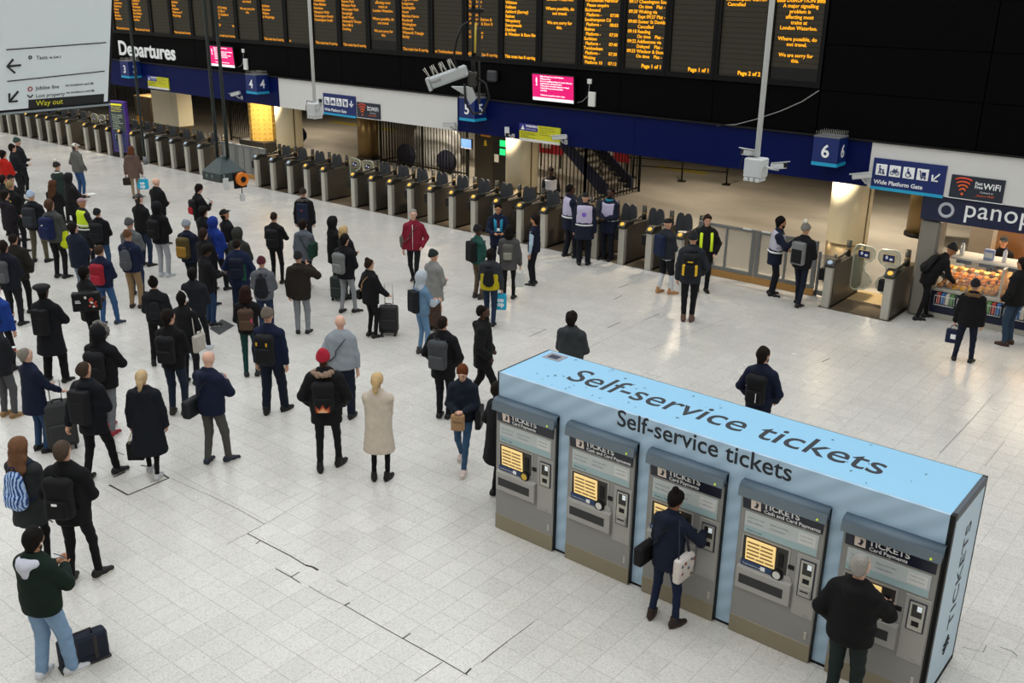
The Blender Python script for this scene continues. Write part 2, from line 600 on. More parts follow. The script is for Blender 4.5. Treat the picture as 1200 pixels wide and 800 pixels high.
def person(head, foot, a, label, H=None, top='jacket', tc='#15161a', hem=.80, leg='reg', lc='#17181c', shoe='#0f0f10', sole='#d8d8d4', skin='l', hair='short', hc='#1d1713',
           arms=('down', 'down'), st='stand', lean=0.0, hy=0.0, hp=0.0, g=1.0, bulk=.018, hood=None, fur=None, hat=None, boot=False, face=None, extras=None,
           name='person', cat='person', quilt=0.0, collar=True, turn=0.0, beard=None, shift=None, sleeve=None, z0=0.0):
    """head and foot are photograph pixels; a = facing, clockwise from straight away from the camera"""
    if foot is not None:
        loc = on(2, z0, *foot)
        if H is None:
            lo_, hi_ = 1.3, 2.2
            for _ in range(30):
                mid = (lo_ + hi_) / 2
                if proj_y((loc[0], loc[1], mid)) > head[1]: lo_ = mid
                else: hi_ = mid
            H = min(max(mid, 1.60), 1.92)
            if mid < 1.58:      # the feet are hidden: stand the person where the head shows
                H = 1.68
                loc = on(2, z0 + H, *head)
                loc[2] = z0
    else:
        H = H or 1.75
        loc = on(2, H, *head)
        loc[2] = z0
    v = np.array([loc[0], loc[1]]); dist = np.linalg.norm(loc - CAMP); v = v / np.linalg.norm(v)
    w = math.radians(-a)
    f = (v[0] * math.cos(w) - v[1] * math.sin(w), v[0] * math.sin(w) + v[1] * math.cos(w))
    rz = math.atan2(f[1], f[0]) - PI / 2
    s = H / 1.79
    vox = (.0125 + .0005 * dist) / s
    seed = (len(bpy.data.objects) * 7919 % 100) / 10
    root = thing(name, label, cat, (loc[0], loc[1], z0), rz)
    root.scale = (s, s, s)
    # ---- joints
    RL = rotx(-lean)
    hipP = np.array([0, 0, .93])
    T = lambda p: RL @ (np.array(p, float) - hipP) + hipP
    RH = RL @ rotz(-math.radians(hy)) @ rotx(math.radians(hp))
    nk = T((0, .0, 1.53))
    HD = lambda p: RH @ (np.array(p, float) - np.array([0, 0, 1.53])) + nk
    sh = .175 if g >= 1 else .175 * g
    J = {}
    feet = STANCE[st] if isinstance(st, str) else st
    drop = max(0, max(abs(q[1]) for q in feet) - .12) * .18
    for i, sg in ((0, -1), (1, 1)):
        q = feet[i]
        hp_ = np.array([sg * .09, 0, .93 - drop])
        an = np.array([q[0], q[1] - .0, .09 if q[1] > -.2 else .115])
        kn, an = ik(hp_, an, .43, .42, (sg * .12, 1, 0))
        arm = arms[i]
        base = T((sg * sh, 0, 1.39))
        tgt = ARMS[arm] if isinstance(arm, str) else arm
        tg = np.array([sg * tgt[0], tgt[1], tgt[2]])
        tg = T(tg) if (lean and isinstance(arm, str)) else tg
        el, wr = ik(base, tg, .285, .26, (sg * .9, -.7, -.5) if arm not in ('up', 'ear') else (sg, -.2, -1))
        J[i] = dict(hip=hp_, knee=kn, ankle=an, sh=base, el=el, wr=wr, yaw=q[2], tuck=arm in ('pocket',) or arm == 'fold')
    # ---- body: one skin, head to feet
    pr = [cap(T((0, 0, .96)), T((0, 0, 1.30)), .10 * g, .105, (1.1, .8, 1), RL), cap(T((-sh + .03, 0, 1.40)), T((sh - .03, 0, 1.40)), .05), cap((-.06, 0, .93 - drop), (.06, 0, .93 - drop), .085),
          cap(T((0, -.01, 1.40)), HD((0, .0, 1.60)), .052 + .01 * (g - 1), .052),
          cap(HD((0, -.012, 1.69)), HD((0, .012, 1.69)), .094, .09, (.84, 1, 1.0), RH, .02), cap(HD((0, .022, 1.65)), HD((0, .05, 1.585)), .066, .04, (.95, 1, 1), RH, .03),
          cap(HD((0, .098, 1.665)), HD((0, .112, 1.635)), .010, .015, k=.012), cap(HD((-.03, .083, 1.69)), HD((.03, .083, 1.69)), .014, k=.02), cap(HD((-.018, .083, 1.605)), HD((.018, .083, 1.605)), .012, k=.015)]
    for sg in (-1, 1):
        pr.append(cap(HD((sg * .080, -.005, 1.665)), HD((sg * .080, -.0, 1.635)), .016, .011, k=.012))
    fV, fF, fn = [], [], 0
    for i, sg in ((0, -1), (1, 1)):
        j = J[i]
        pr += [cap(j['hip'], j['knee'], .062, .040), cap(j['knee'], j['ankle'], .040, .028), cap(j['ankle'] + (0, 0, -.02), j['ankle'] + (0, .08, -.05), .035, .03),
               cap(j['sh'], j['el'], .045, .036), cap(j['el'], j['wr'], .036, .027)]
        d = j['wr'] - j['el']; d /= np.linalg.norm(d)
        inw = np.array([-sg, .25, .15]) if abs(d[2]) > .7 else np.array([0, .2, 1.0]) if d[1] > .2 else np.array([-sg, 0, 0.3])
        inw = inw - d * (d @ inw); inw /= np.linalg.norm(inw)
        lat = np.cross(d, inw) * (1 if sg > 0 else -1)
        pe = j['wr'] + d * .085
        j['hand'] = j['wr'] + d * .10 + inw * .02
        j['dir'] = d
        pr += [cap(j['wr'], pe, .027, .030, k=.02), cap(j['wr'] + d * .05 - lat * .018, pe - lat * .022, .019, .017, k=.015), cap(j['wr'] + d * .05 + lat * .018, pe + lat * .02, .019, .016, k=.015)]
        if not j['tuck']:
            up_ = lat if lat @ np.array([0, 1, .6]) > 0 else -lat
            for q, L in ((-1.5, .066), (-.5, .080), (.5, .084), (1.5, .076)):
                Vq, Fq = finger_quads(pe - d * .005 + up_ * (q * .0185), d, inw, up_, L, .0088)
                fV.append(Vq); fF.append(Fq + fn); fn += len(Vq)
            td = d * .75 + up_ * .65; td /= np.linalg.norm(td)
            tl = np.cross(td, inw); tl /= np.linalg.norm(tl)
            Vq, Fq = finger_quads(j['wr'] + d * .03 + up_ * .026, td, inw * .6, tl, .066, .0105)
            fV.append(Vq); fF.append(Fq + fn); fn += len(Vq)
    V, F = grid_mesh(pr, max(vox, .016))
    if fV:
        F = np.concatenate([F] + [q + len(V) for q in fF]); V = np.concatenate([V] + fV)
    skm = mat('skin', SKIN.get(skin, skin), .55, vary=.08, vscale=14, spec=.4)
    link('body', np_mesh('body', V, F), skm, root)
    # ---- face
    if face is None:
        face = 55 < (a + hy) % 360 < 305
    if face:
        for sg in (-1, 1):
            e = HD((sg * .031, .090, 1.668))
            MB().ball(e, .0125, .009, .0095, 8, 5).build('eye', mat('eye', '#1a1512', .3), root)
            b0, b1, b2 = HD((sg * .014, .102, 1.690)), HD((sg * .032, .100, 1.697)), HD((sg * .050, .086, 1.690))
            MB().tube([b0, b1, b2], .005, 5).build('eyebrow', mat('brow_hair', hc if hc != '#b9a07a' else '#8a6f4d', .9), root)
        MB().tube([HD((-.022, .088, 1.604)), HD((0, .097, 1.606)), HD((.022, .088, 1.604))], [.004, .006, .004], 6).build('mouth', mat('lips', '#8c5248', .5), root)
    if beard:
        V, F = grid_mesh([cap(HD((0, .03, 1.625)), HD((0, .055, 1.578)), .072, .047, (.97, 1, 1), RH, .03)], max(vox, .016), clips=[(HD((0, .06, 1.625)), RH @ np.array([0, -.35, .94])), (HD((0, -.02, 1.6)), RH @ np.array([0, -1, 0]))])
        link('beard', np_mesh('beard', V, F), mat('beard_hair', beard, .9, bump=.5, bscale=120), root)
    # ---- hair, hat, hood
    cran = lambda e, kk=.02: cap(HD((0, -.014, 1.692)), HD((0, .010, 1.692)), .094 + e, .089 + e, (.86, 1, 1.0), RH, kk)
    hv = max(vox * .9, .015)
    hm = mat('hair', hc, .8, vary=.3, vscale=40, bump=.6, bscale=70, spec=.15)
    hc_clip = [(HD((0, .055, 1.715)), RH @ np.array([0, .70, -.71]))]
    hp_ = None
    if hair in ('short', 'crop', 'fringe') and not hood == 'up':
        e = {'short': .014, 'crop': .007, 'fringe': .020}[hair]
        hp_ = [cap(HD((0, -.024, 1.700)), HD((0, .002, 1.700)), .094 + e, .087 + e, (.86, 1, .98), RH, .02), cap(HD((0, -.045, 1.66)), HD((0, -.045, 1.575)), .066, .05, (1.2, .95, 1), RH)]
        hc_clip = [(HD((0, .068, 1.705)), RH @ np.array([0, .78, -.62]))] if hair != 'crop' else [(HD((0, .05, 1.715)), RH @ np.array([0, .66, -.75]))]
        if hair != 'crop':
            rt = random.Random(int(seed * 100) + 5)
            for _ in range(9):
                th, ph = rt.uniform(0, 2 * PI), rt.uniform(.15, 1.25)
                c_ = HD((.075 * math.sin(ph) * math.cos(th), -.012 + .088 * math.sin(ph) * math.sin(th), 1.70 + .088 * math.cos(ph)))
                hp_.append(cap(c_, c_, .024 + rt.uniform(0, .010), k=.02))
    elif hair in ('long', 'bob') and not hood == 'up':
        zb = 1.34 if hair == 'long' else 1.53
        hp_ = [cran(.02), cap(HD((0, -.05, 1.66)), HD((0, -.075, 1.55)), .09, .085, (1.05, .75, 1), RH), cap(HD((0, -.075, 1.55)), T((0, -.14 if hair == 'long' else -.075, zb)), .085, .07, (1.5, .55, 1), RH)]
        for sg in (-1, 1):
            hp_.append(cap(HD((sg * .075, .0, 1.69)), HD((sg * .085, .0, 1.52)), .03, .024))
        hc_clip = [(HD((0, .066, 1.70)), RH @ np.array([0, .86, -.5]))]
    elif hair == 'pony' and not hood == 'up':
        hp_ = [cran(.014), cap(HD((0, -.05, 1.65)), HD((0, -.06, 1.62)), .055, .045, (1.1, .8, 1), RH), cap(HD((0, -.11, 1.70)), HD((0, -.135, 1.64)), .036, .032), cap(HD((0, -.135, 1.64)), T((0, -.15, 1.40)), .036, .022, (1.3, .9, 1), RH)]
    elif hair == 'bun' and not hood == 'up':
        hp_ = [cran(.014), cap(HD((0, -.05, 1.65)), HD((0, -.055, 1.62)), .055, .045, (1.1, .8, 1), RH), cap(HD((0, -.055, 1.80)), HD((0, -.06, 1.80)), .046)]
    if hp_ and hat is None:
        V, F = grid_mesh(hp_, hv, hc_clip, fold=.0055, seed=seed)
        link('hair', np_mesh('hair', V, F), hm, root)
    elif hp_ and hat and hair in ('long', 'bob', 'pony', 'short', 'bun'):
        V, F = grid_mesh([q for q in hp_[1:]] if hair != 'bun' else hp_[1:2], hv, hc_clip, seed=seed)
        link('hair', np_mesh('hair', V, F), hm, root)
    if hat:
        ht, hcol = hat
        hmat = mat('hat_fabric', hcol, .9, vary=.12, vscale=30, bump=.6, bscale=110)
        if ht in ('beanie', 'bobble'):
            V, F = grid_mesh([cran(.021), cap(HD((0, -.03, 1.75)), HD((0, -.045, 1.775)), .075, .06, (1, 1, 1), RH)], hv, [(HD((0, .08, 1.695)), RH @ np.array([0, .22, -.975]))], fold=.002, seed=seed)
            o = link('beanie', np_mesh('beanie', V, F), hmat, root)
            if ht == 'bobble':
                MB().ball(HD((0, -.05, 1.85)), .05, n=12, m=8).build('bobble', mat('bobble_fluff', '#d9d4c8', 1, bump=1, bscale=60), root)
        elif ht == 'cap':
            V, F = grid_mesh([cran(.014), cap(HD((-.03, .105, 1.712)), HD((.03, .105, 1.712)), .065, .065, (1, 1.05, .16), RH, .012)], hv, [(HD((0, 0, 1.703)), RH @ np.array([0, .0, -1]))])
            link('cap', np_mesh('cap', V, F), hmat, root)
        elif ht == 'beret':
            V, F = grid_mesh([cran(.012), cap(HD((-.02, -.03, 1.765)), HD((.01, -.03, 1.765)), .135, .135, (1, 1, .42), RH, .03)], hv, [(HD((0, .05, 1.71)), RH @ np.array([0, .3, -.95]))])
            link('beret', np_mesh('beret', V, F), hmat, root)
    tmat = cloth(tc)
    if hood == 'up':
        V, F = grid_mesh([cran(.036), cap(HD((0, -.03, 1.66)), T((0, -.02, 1.50)), .105, .10, (1, 1, 1), RH, .05), cap(T((-.06, -.04, 1.45)), T((.06, -.04, 1.45)), .08)], hv,
                         [(HD((0, .065, 1.68)), RH @ np.array([0, .97, -.2])), (T((0, 0, 1.40)), np.array([0, 0, -1]))], fold=.003, seed=seed)
        link('hood', np_mesh('hood', V, F), cloth(extras.get('hoodc', tc) if extras else tc), root)
    # ---- top
    long_ = hem < .72
    R_ = RL
    b = bulk
    cg = g
    tp = [cap(T((0, -.003, 1.35)), T((0, 0, 1.18)), .172 * cg + b, .168 * cg + b, (1, .70, 1), R_, .05), cap(T((0, .004 * cg, 1.18)), T((0, 0, 1.02)), .163 * cg + b, .170 * cg + b, (1, .74, 1), R_, .05),
          cap(T((-sh + .02, -.005, 1.375)), T((sh - .02, -.005, 1.375)), .055 + b * .8, k=.05)]
    for sg in (-1, 1):
        tp.append(cap(T((sg * .045, -.012, 1.455)), T((sg * (sh - .01), -.006, 1.385)), .045 + b * .5, .050 + b * .7, k=.04))
    hz = hem - .06
    if long_:
        tp += [cap((0, 0, 1.0), (0, -.01, hz), .175 * cg + b, .205 * cg + b * 1.5 + (.72 - hem) * .10, (1, .82, 1), None, .05)]
    else:
        tp += [cap(T((0, 0, 1.02)), (0, 0, hz), .170 * cg + b, .178 * cg + b, (1, .78, 1), None, .05)]
    if collar:
        tp += [cap(T((0, -.012, 1.44)), T((0, -.012, 1.555)), .070 + b * .5, .063 + b * .5, k=.03)]
    if hood == 'down':
        tp += [cap(T((-.085, -.075, 1.46)), T((0, -.125, 1.455)), .042, .058, k=.03), cap(T((0, -.125, 1.455)), T((.085, -.075, 1.46)), .058, .042, k=.03), cap(T((0, -.12, 1.45)), T((0, -.13, 1.36)), .055, .03, (1.5, .8, 1), R_, .03)]
    for i in (0, 1):
        j = J[i]
        if sleeve != 'none':
            tp += [cap(j['sh'], j['el'], .054 + b * .9, .044 + b * .9, k=.03)]
            if sleeve != 'short':
                e_ = j['wr'] + (j['el'] - j['wr']) * .04
                tp += [cap(j['el'], e_, .044 + b * .9, .036 + b * .75, k=.025)]
                if top == 'gilet':
                    tp.pop(); tp.pop()
    clips = [((0, 0, hem), (0, 0, -1))]
    nd = T((0, 0, 1.553)); nn = RL @ np.array([0, .25, .97])
    clips.append((nd, nn))
    V, F = grid_mesh(tp, vox, clips, fold=.0035 if not quilt else .002, quilt=quilt, seed=seed)
    nm = {'jacket': 'jacket', 'coat': 'coat', 'hoodie': 'hoodie', 'jumper': 'jumper', 'gilet': 'waistcoat', 'vest': 'jacket'}.get(top, 'jacket')
    link(nm, np_mesh(nm, V, F), tmat, root)
    if top == 'gilet':
        sp = []
        for i in (0, 1):
            j = J[i]
            sp += [[cap(j['sh'], j['el'], .060, .048, k=.03), cap(j['el'], j['wr'], .048, .036, k=.03)]]
        for q in sp:
            V, F = grid_mesh(q, vox, fold=.003, seed=seed)
            link('shirt_sleeve', np_mesh('shirt_sleeve', V, F), cloth((extras or {}).get('sleevec', '#b8cbd8')), root)
    if top == 'vest' or (extras and 'vest' in extras):
        vc, vcol, band = (extras or {}).get('vest', ('vest', '#b9b4c6', '#d8d8d8'))
        vz = 1.02
        vp = [cap(T((0, -.003, 1.35)), T((0, 0, 1.18)), .172 * cg + b + .012, .168 * cg + b + .012, (1, .72, 1), R_, .05), cap(T((0, 0, 1.18)), T((0, 0, .98)), .163 * cg + b + .014, .170 * cg + b + .014, (1, .76, 1), R_, .05),
              cap(T((-sh + .06, -.005, 1.39)), T((sh - .06, -.005, 1.39)), .066 + b * .8 + .012, k=.05)]
        nvec = RL @ np.array([0, 0, 1.0])
        V, F = grid_mesh(vp, vox, [(T((0, 0, 1.06)), -nvec), (T((0, 0, 1.47)), RL @ np.array([0, .35, .94])), (T((.20, 0, 1.3)), np.array([.98, 0, .1])), (T((-.20, 0, 1.3)), np.array([-.98, 0, .1]))], seed=seed)
        link('safety_vest', np_mesh('safety_vest', V, F), mat('vest_cloth', vcol, .7, vary=.06), root)
        for z_ in ((1.03,) if vc == 'vest' else (1.12, 1.02)):
            V, F = grid_mesh([cap(T((0, 0, z_ + .1)), T((0, 0, z_ - .1)), .172 * cg + b + .030, .174 * cg + b + .030, (1, .80, 1), R_, .05)], vox, [(T((0, 0, z_ - .022)), -nvec), (T((0, 0, z_ + .022)), nvec)])
            link('reflective_band', np_mesh('reflective_band', V, F), mat('reflective', band, .35, spec=.8), root)
    if fur:
        m_ = MB()
        rr = random.Random(int(seed * 10))
        pts = [T((.125 * math.cos(t), -.05 - .135 * math.sin(t), 1.485 + .015 * math.sin(t))) for t in np.linspace(-.35, PI + .35, 13)] if hood != 'up' else [HD((.112 * math.cos(t), .055, 1.685 + .125 * math.sin(t))) for t in np.linspace(-.7, PI + .7, 15)]
        for p_ in pts:
            for _ in range(3):
                q_ = np.array(p_) + np.array([rr.uniform(-.02, .02) for _ in range(3)])
                m_.ball(q_, .030 + rr.uniform(-.006, .008), n=7, m=5)
        m_.build('fur_trim', mat('fur', fur, 1, bump=1.0, bscale=140, vary=.3, vscale=60), root)
    # ---- legs
    k_ = {'reg': (1.0, 0.0), 'slim': (.90, -.006), 'wide': (1.08, .016), 'tight': (.84, -.012), 'flare': (1.05, .03)}.get(leg, (1, 0))
    if leg == 'skirt':
        V, F = grid_mesh([cap((0, 0, .95), (0, 0, .10), .15, .175, (1, .85, 1), None, .05)], vox, [((0, 0, .14), (0, 0, -1))], fold=.006, seed=seed)
        link('skirt', np_mesh('skirt', V, F), cloth(lc), root)
    else:
        lp = [cap((-.055 * g, 0, .955 - drop), (.055 * g, 0, .955 - drop), .118 * g, sq=(1, .88, 1), k=.05)]
        for i in (0, 1):
            j = J[i]
            lp += [cap(j['hip'], j['knee'], .094 * k_[0] * (.5 + .5 * g), .066 * k_[0] + k_[1] * .5, k=.025), cap(j['knee'], j['ankle'] + (0, 0, -.01), .064 * k_[0] + k_[1] * .5, .050 + k_[1], k=.025)]
        V, F = grid_mesh(lp, vox, [((0, 0, .055), (0, 0, -1))], fold=.003, seed=seed + 1)
        link('trousers', np_mesh('trousers', V, F), cloth(lc), root)
    # ---- shoes
    sm_, so_ = shoe_mesh('boot' if boot else 'shoe')
    for i in (0, 1):
        j = J[i]
        yw = math.radians(-j['yaw'])
        zz = max(0, j['ankle'][2] - .09)
        o = link('shoe', sm_, mat('shoe_leather', shoe, .55, spec=.4), root, (j['ankle'][0], j['ankle'][1], zz), (0, 0, yw))
        link('sole', so_, mat('shoe_sole', sole, .7), o)
    J['root'] = root; J['T'] = T; J['HD'] = HD; J['s'] = s; J['rz'] = rz; J['loc'] = np.array([loc[0], loc[1], z0]); J['g'] = g; J['b'] = b; J['RL'] = RL
    return J


def at_local(J, p):
    """person-local point -> world"""
    p = np.array(p, float) * J['s']
    c, s_ = math.cos(J['rz']), math.sin(J['rz'])
    return Vector((J['loc'][0] + c * p[0] - s_ * p[1], J['loc'][1] + s_ * p[0] + c * p[1], J['loc'][2] + p[2]))


def carried(J, name, label, cat, p=(0, 0, 0), rz=0.0, group=None):
    """Empty for a thing someone carries, at a person-local point"""
    o = thing(name, label, cat, at_local(J, p), J['rz'] + rz, group)
    o.scale = (J['s'],) * 3
    return o


def bag_parts(kind):
    if ('pack', kind) in _tmpl:
        return _tmpl['pack', kind]
    P = {}
    if kind == 'day':
        P['bag'] = [rbox((0, -.07, -.02), (.145, .075, .21), .065), cap((-.09, -.07, .16), (.09, -.07, .16), .065, .065, (1, 1, 1), None, .05)]
        P['front_pocket'] = [rbox((0, -.145, -.10), (.115, .035, .105), .033)]
    elif kind == 'box':
        P['bag'] = [rbox((0, -.07, -.01), (.145, .07, .24), .03)]
        P['front_pocket'] = [rbox((0, -.138, -.06), (.12, .014, .15), .013)]
    elif kind == 'big':
        P['bag'] = [rbox((0, -.09, -.02), (.155, .095, .25), .07)]
        P['front_pocket'] = [rbox((0, -.185, -.09), (.125, .04, .125), .038)]
    elif kind == 'soft':
        P['bag'] = [cap((0, -.06, .10), (0, -.07, -.12), .10, .135, (1.05, .55, 1), None, .05)]
        P['front_pocket'] = [rbox((0, -.13, -.12), (.09, .02, .07), .018)]
    out = {}
    for n_, q in P.items():
        V, F = grid_mesh(q, .014, fold=.0015)
        out[n_] = np_mesh(n_, V, F)
    for sg in (-1, 1):
        m_ = MB().tube([(sg * .075, -.02, .17), (sg * .085, .03, .235), (sg * .10, .10, .245), (sg * .115, .165, .19), (sg * .12, .195, .08), (sg * .125, .16, -.07), (sg * .15, .06, -.14), (sg * .12, -.02, -.16)], .01, 6, flat=(.024, .007))
        out['strap', sg] = m_.mesh('strap')
    out['handle'] = MB().tube([(-.03, -.06, .20), (-.025, -.06, .245), (.025, -.06, .245), (.03, -.06, .20)], .008, 6).mesh('handle')
    _tmpl['pack', kind] = out
    return out


def backpack(J, label, col, kind='day', pocket=None, strap=None, group=None, dz=0.0, sc=1.0, extra=None):
    t = bag_parts(kind)
    back = -(.172 * J['g'] + J['b']) * .70 + .005
    p = J['T']((0, back, 1.20 + dz))
    o = carried(J, 'backpack', label, 'backpack', p, group=group)
    ln = math.atan2(J['RL'][2, 1], J['RL'][1, 1])
    o.rotation_euler = (ln, 0, J['rz'])
    o.scale = (J['s'] * sc,) * 3
    link('bag', t['bag'], cloth(col, .75), o)
    link('front_pocket', t['front_pocket'], cloth(pocket or col, .75), o)
    for sg in (-1, 1):
        link('strap', t['strap', sg], cloth(strap or col), o, loc=(0, (.012 + (J['b'] - .018)) * 1.0, .012))
    link('handle', t['handle'], cloth(strap or col), o)
    if extra:
        extra(o)
    return o


def phone(J, label, side=1, scr='#9fb4c4'):
    h = J[side]['hand']
    o = carried(J, 'phone', label, 'phone', h)
    MB().box(-.037, .037, -.004, .004, -.02, .13, .003).build('case', mat('phone_case', '#121214', .3), o)
    MB().box(-.034, .034, -.0055, -.004, -.012, .122).build('screen', mat('phone_glass', '#20262c', .1, emit=.6, ecol=scr), o)
    for c in o.children:
        c.rotation_euler = (.75 + 0, 0, 0)
    return o


def hand_bag(J, label, side, w, d, h, col, drop=.28, name='handbag', cat='bag', handle=None, rnd=.02, rz=0.0, art=None, group=None):
    """bag hanging from a hand"""
    p = J[side]['hand']
    o = carried(J, name, label, cat, p, rz, group)
    hm_ = mat('bag_handle', handle or col, .7)
    V, F = grid_mesh([rbox((0, 0, -drop - h / 2), (w / 2, d / 2, h / 2), min(rnd, d / 2.2, w / 2.2))], .016 if d > .05 else .012, fold=.002)
    link('bag', np_mesh('bag', V, F), cloth(col, .6), o)
    for sg in (-1, 1):
        y = sg * (d / 2 - .01)
        MB().tube([(-w * .28, y, -drop - .03), (-w * .24, y, -drop * .5), (-.015, y * .3, -.01), (.015, y * .3, -.01), (w * .24, y, -drop * .5), (w * .28, y, -drop - .03)], .006, 6).build('handle', hm_, o)
    if art:
        art(o, w, d, h, drop)
    return o


def cross_strap(J, o, col, side=1):
    """diagonal strap part for a cross-body bag: side = shoulder it sits on"""
    b = .172 * J['g'] + J['b'] + .012
    pts = []
    for i in range(20):
        t = 2 * PI * i / 20
        z = 1.24 + .20 * math.sin(t)
        lat = side * (.10 * math.sin(t)) - side * .06 * (1 - abs(math.sin(t)))
        y = b * .80 * math.copysign(abs(math.cos(t)) ** .35, math.cos(t))
        if math.sin(t) < 0:
            lat = side * -.185 * abs(math.sin(t))
        pts.append(J['T']((lat, y, z)))
    base = np.array(o['at'])
    m_ = MB().tube([tuple(np.array(q) - base) for q in pts], .01, 6, closed=True, flat=(.018, .006))
    return m_.build('strap', mat('strap_webbing', col, .8), o)


def shoulder_bag(J, label, side, col, w=.30, d=.12, h=.24, z=.98, y=-.02, strapc=None, name='shoulder_bag', cross=True, group=None, rnd=.04):
    p = np.array([side * (.19 * J['g'] + .07), y, z])
    o = carried(J, name, label, 'bag', p, group=group)
    o['at'] = [float(q) for q in p]
    V, F = grid_mesh([rbox((0, 0, 0), (d / 2, w / 2, h / 2), rnd)], .016, fold=.002)
    link('bag', np_mesh('bag', V, F), cloth(col, .65), o)
    MB().box(d / 2 - .012, d / 2 + .008, -w * .45, w * .45, -h * .1, h * .44, .01).build('flap', cloth(col, .6), o)
    if cross:
        cross_strap(J, o, strapc or col, -side)
    else:
        MB().tube([(0, -w * .35, h * .4), (-.03 * side, -w * .25, h * .4 + .2), (-.10 * side, .0, 1.50 - z), (-.03 * side, w * .25, h * .4 + .2), (0, w * .35, h * .4)], .012, 6, flat=(.018, .006)).build('strap', mat('strap_webbing', strapc or col, .8), o)
    del o['at']
    return o
# ------------------------------------------------------------------ shared finishes
M_STEEL = mat('brushed_steel', '#bdbab0', .42, .45, vary=.08, vscale=30)
M_DARKSTEEL = mat('dark_steel', '#3c3b38', .45, .5, vary=.1)
M_BLACK = mat('black_paint', '#08090b', .5, spec=.3)
M_WHITE = mat('white_paint', '#d9dad6', .5, vary=.04)
M_NAVY = mat('navy_panel', '#021047', .45, vary=.05, spec=.12)
M_SIGNBLUE = mat('sign_blue', '#0d2566', .4)
M_CYAN = mat('cyan_strip', '#1f9fcb', .4)
M_LETTER = mat('white_lettering', '#f2f4f5', .5)
M_GREYPAINT = mat('grey_paint', '#6d7072', .5)


def terrazzo(nt, b):
    geo = nt.nodes.new('ShaderNodeNewGeometry')
    # a slight tone for each tile
    sn = nt.nodes.new('ShaderNodeVectorMath'); sn.operation = 'SNAP'
    off = nt.nodes.new('ShaderNodeVectorMath'); off.operation = 'ADD'; off.inputs[1].default_value = (7.48, 0.085, 0.5)
    sn.inputs[1].default_value = (.305, .305, 10)
    wn = nt.nodes.new('ShaderNodeTexWhiteNoise')
    nt.links.new(geo.outputs['Position'], off.inputs[0]); nt.links.new(off.outputs[0], sn.inputs[0]); nt.links.new(sn.outputs[0], wn.inputs['Vector'])
    vo = nt.nodes.new('ShaderNodeTexVoronoi'); vo.inputs['Scale'].default_value = 85
    nt.links.new(geo.outputs['Position'], vo.inputs['Vector'])
    cr = nt.nodes.new('ShaderNodeValToRGB')
    e = cr.color_ramp.elements
    e[0].position = 0.0; e[0].color = (.525, .51, .47, 1)
    e[1].position = .30; e[1].color = (.635, .617, .575, 1)
    q = e.new(.6); q.color = (.665, .647, .605, 1)
    q = e.new(.9); q.color = (.705, .688, .645, 1)
    sep = nt.nodes.new('ShaderNodeSeparateColor')
    nt.links.new(vo.outputs['Color'], sep.inputs[0]); nt.links.new(sep.outputs[0], cr.inputs[0])
    ns = nt.nodes.new('ShaderNodeTexNoise'); ns.inputs['Scale'].default_value = .45; ns.inputs['Detail'].default_value = 5
    nt.links.new(geo.outputs['Position'], ns.inputs['Vector'])
    mp = nt.nodes.new('ShaderNodeMapRange'); mp.inputs['From Min'].default_value = .3; mp.inputs['From Max'].default_value = .7; mp.inputs['To Min'].default_value = .90; mp.inputs['To Max'].default_value = 1.03
    nt.links.new(ns.outputs['Fac'], mp.inputs['Value'])
    mp2 = nt.nodes.new('ShaderNodeMapRange'); mp2.inputs['To Min'].default_value = .95; mp2.inputs['To Max'].default_value = 1.03
    nt.links.new(wn.outputs['Value'], mp2.inputs['Value'])
    mu = nt.nodes.new('ShaderNodeMath'); mu.operation = 'MULTIPLY'
    nt.links.new(mp.outputs[0], mu.inputs[0]); nt.links.new(mp2.outputs[0], mu.inputs[1])
    vm = nt.nodes.new('ShaderNodeVectorMath'); vm.operation = 'SCALE'
    nt.links.new(cr.outputs['Color'], vm.inputs[0]); nt.links.new(mu.outputs[0], vm.inputs['Scale'])
    nt.links.new(vm.outputs[0], b.inputs['Base Color'])
    mp3 = nt.nodes.new('ShaderNodeMapRange'); mp3.inputs['To Min'].default_value = .18; mp3.inputs['To Max'].default_value = .34
    nt.links.new(ns.outputs['Fac'], mp3.inputs['Value']); nt.links.new(mp3.outputs[0], b.inputs['Roughness'])
    b.inputs['Specular IOR Level'].default_value = .5


M_TERRAZZO = node_mat('terrazzo_tile', terrazzo)
M_GROUT = mat('grout', '#b3b0a8', .8)


def concrete(nt, b):
    geo = nt.nodes.new('ShaderNodeNewGeometry')
    n = nt.nodes.new('ShaderNodeTexNoise'); n.inputs['Scale'].default_value = .5; n.inputs['Detail'].default_value = 8
    mpv = nt.nodes.new('ShaderNodeMapping'); mpv.inputs['Scale'].default_value = (.8, 1.6, 1)
    nt.links.new(geo.outputs['Position'], mpv.inputs[0]); nt.links.new(mpv.outputs[0], n.inputs['Vector'])
    cr = nt.nodes.new('ShaderNodeValToRGB'); e = cr.color_ramp.elements
    e[0].position = .3; e[0].color = (.25, .236, .212, 1); e[1].position = .72; e[1].color = (.38, .36, .325, 1)
    nt.links.new(n.outputs['Fac'], cr.inputs[0]); nt.links.new(cr.outputs[0], b.inputs['Base Color'])
    b.inputs['Roughness'].default_value = .5


M_PLATFORM = node_mat('platform_concrete', concrete)
M_STONE = mat('hall_stone', '#a39a8a', .8, vary=.12, vscale=.6)

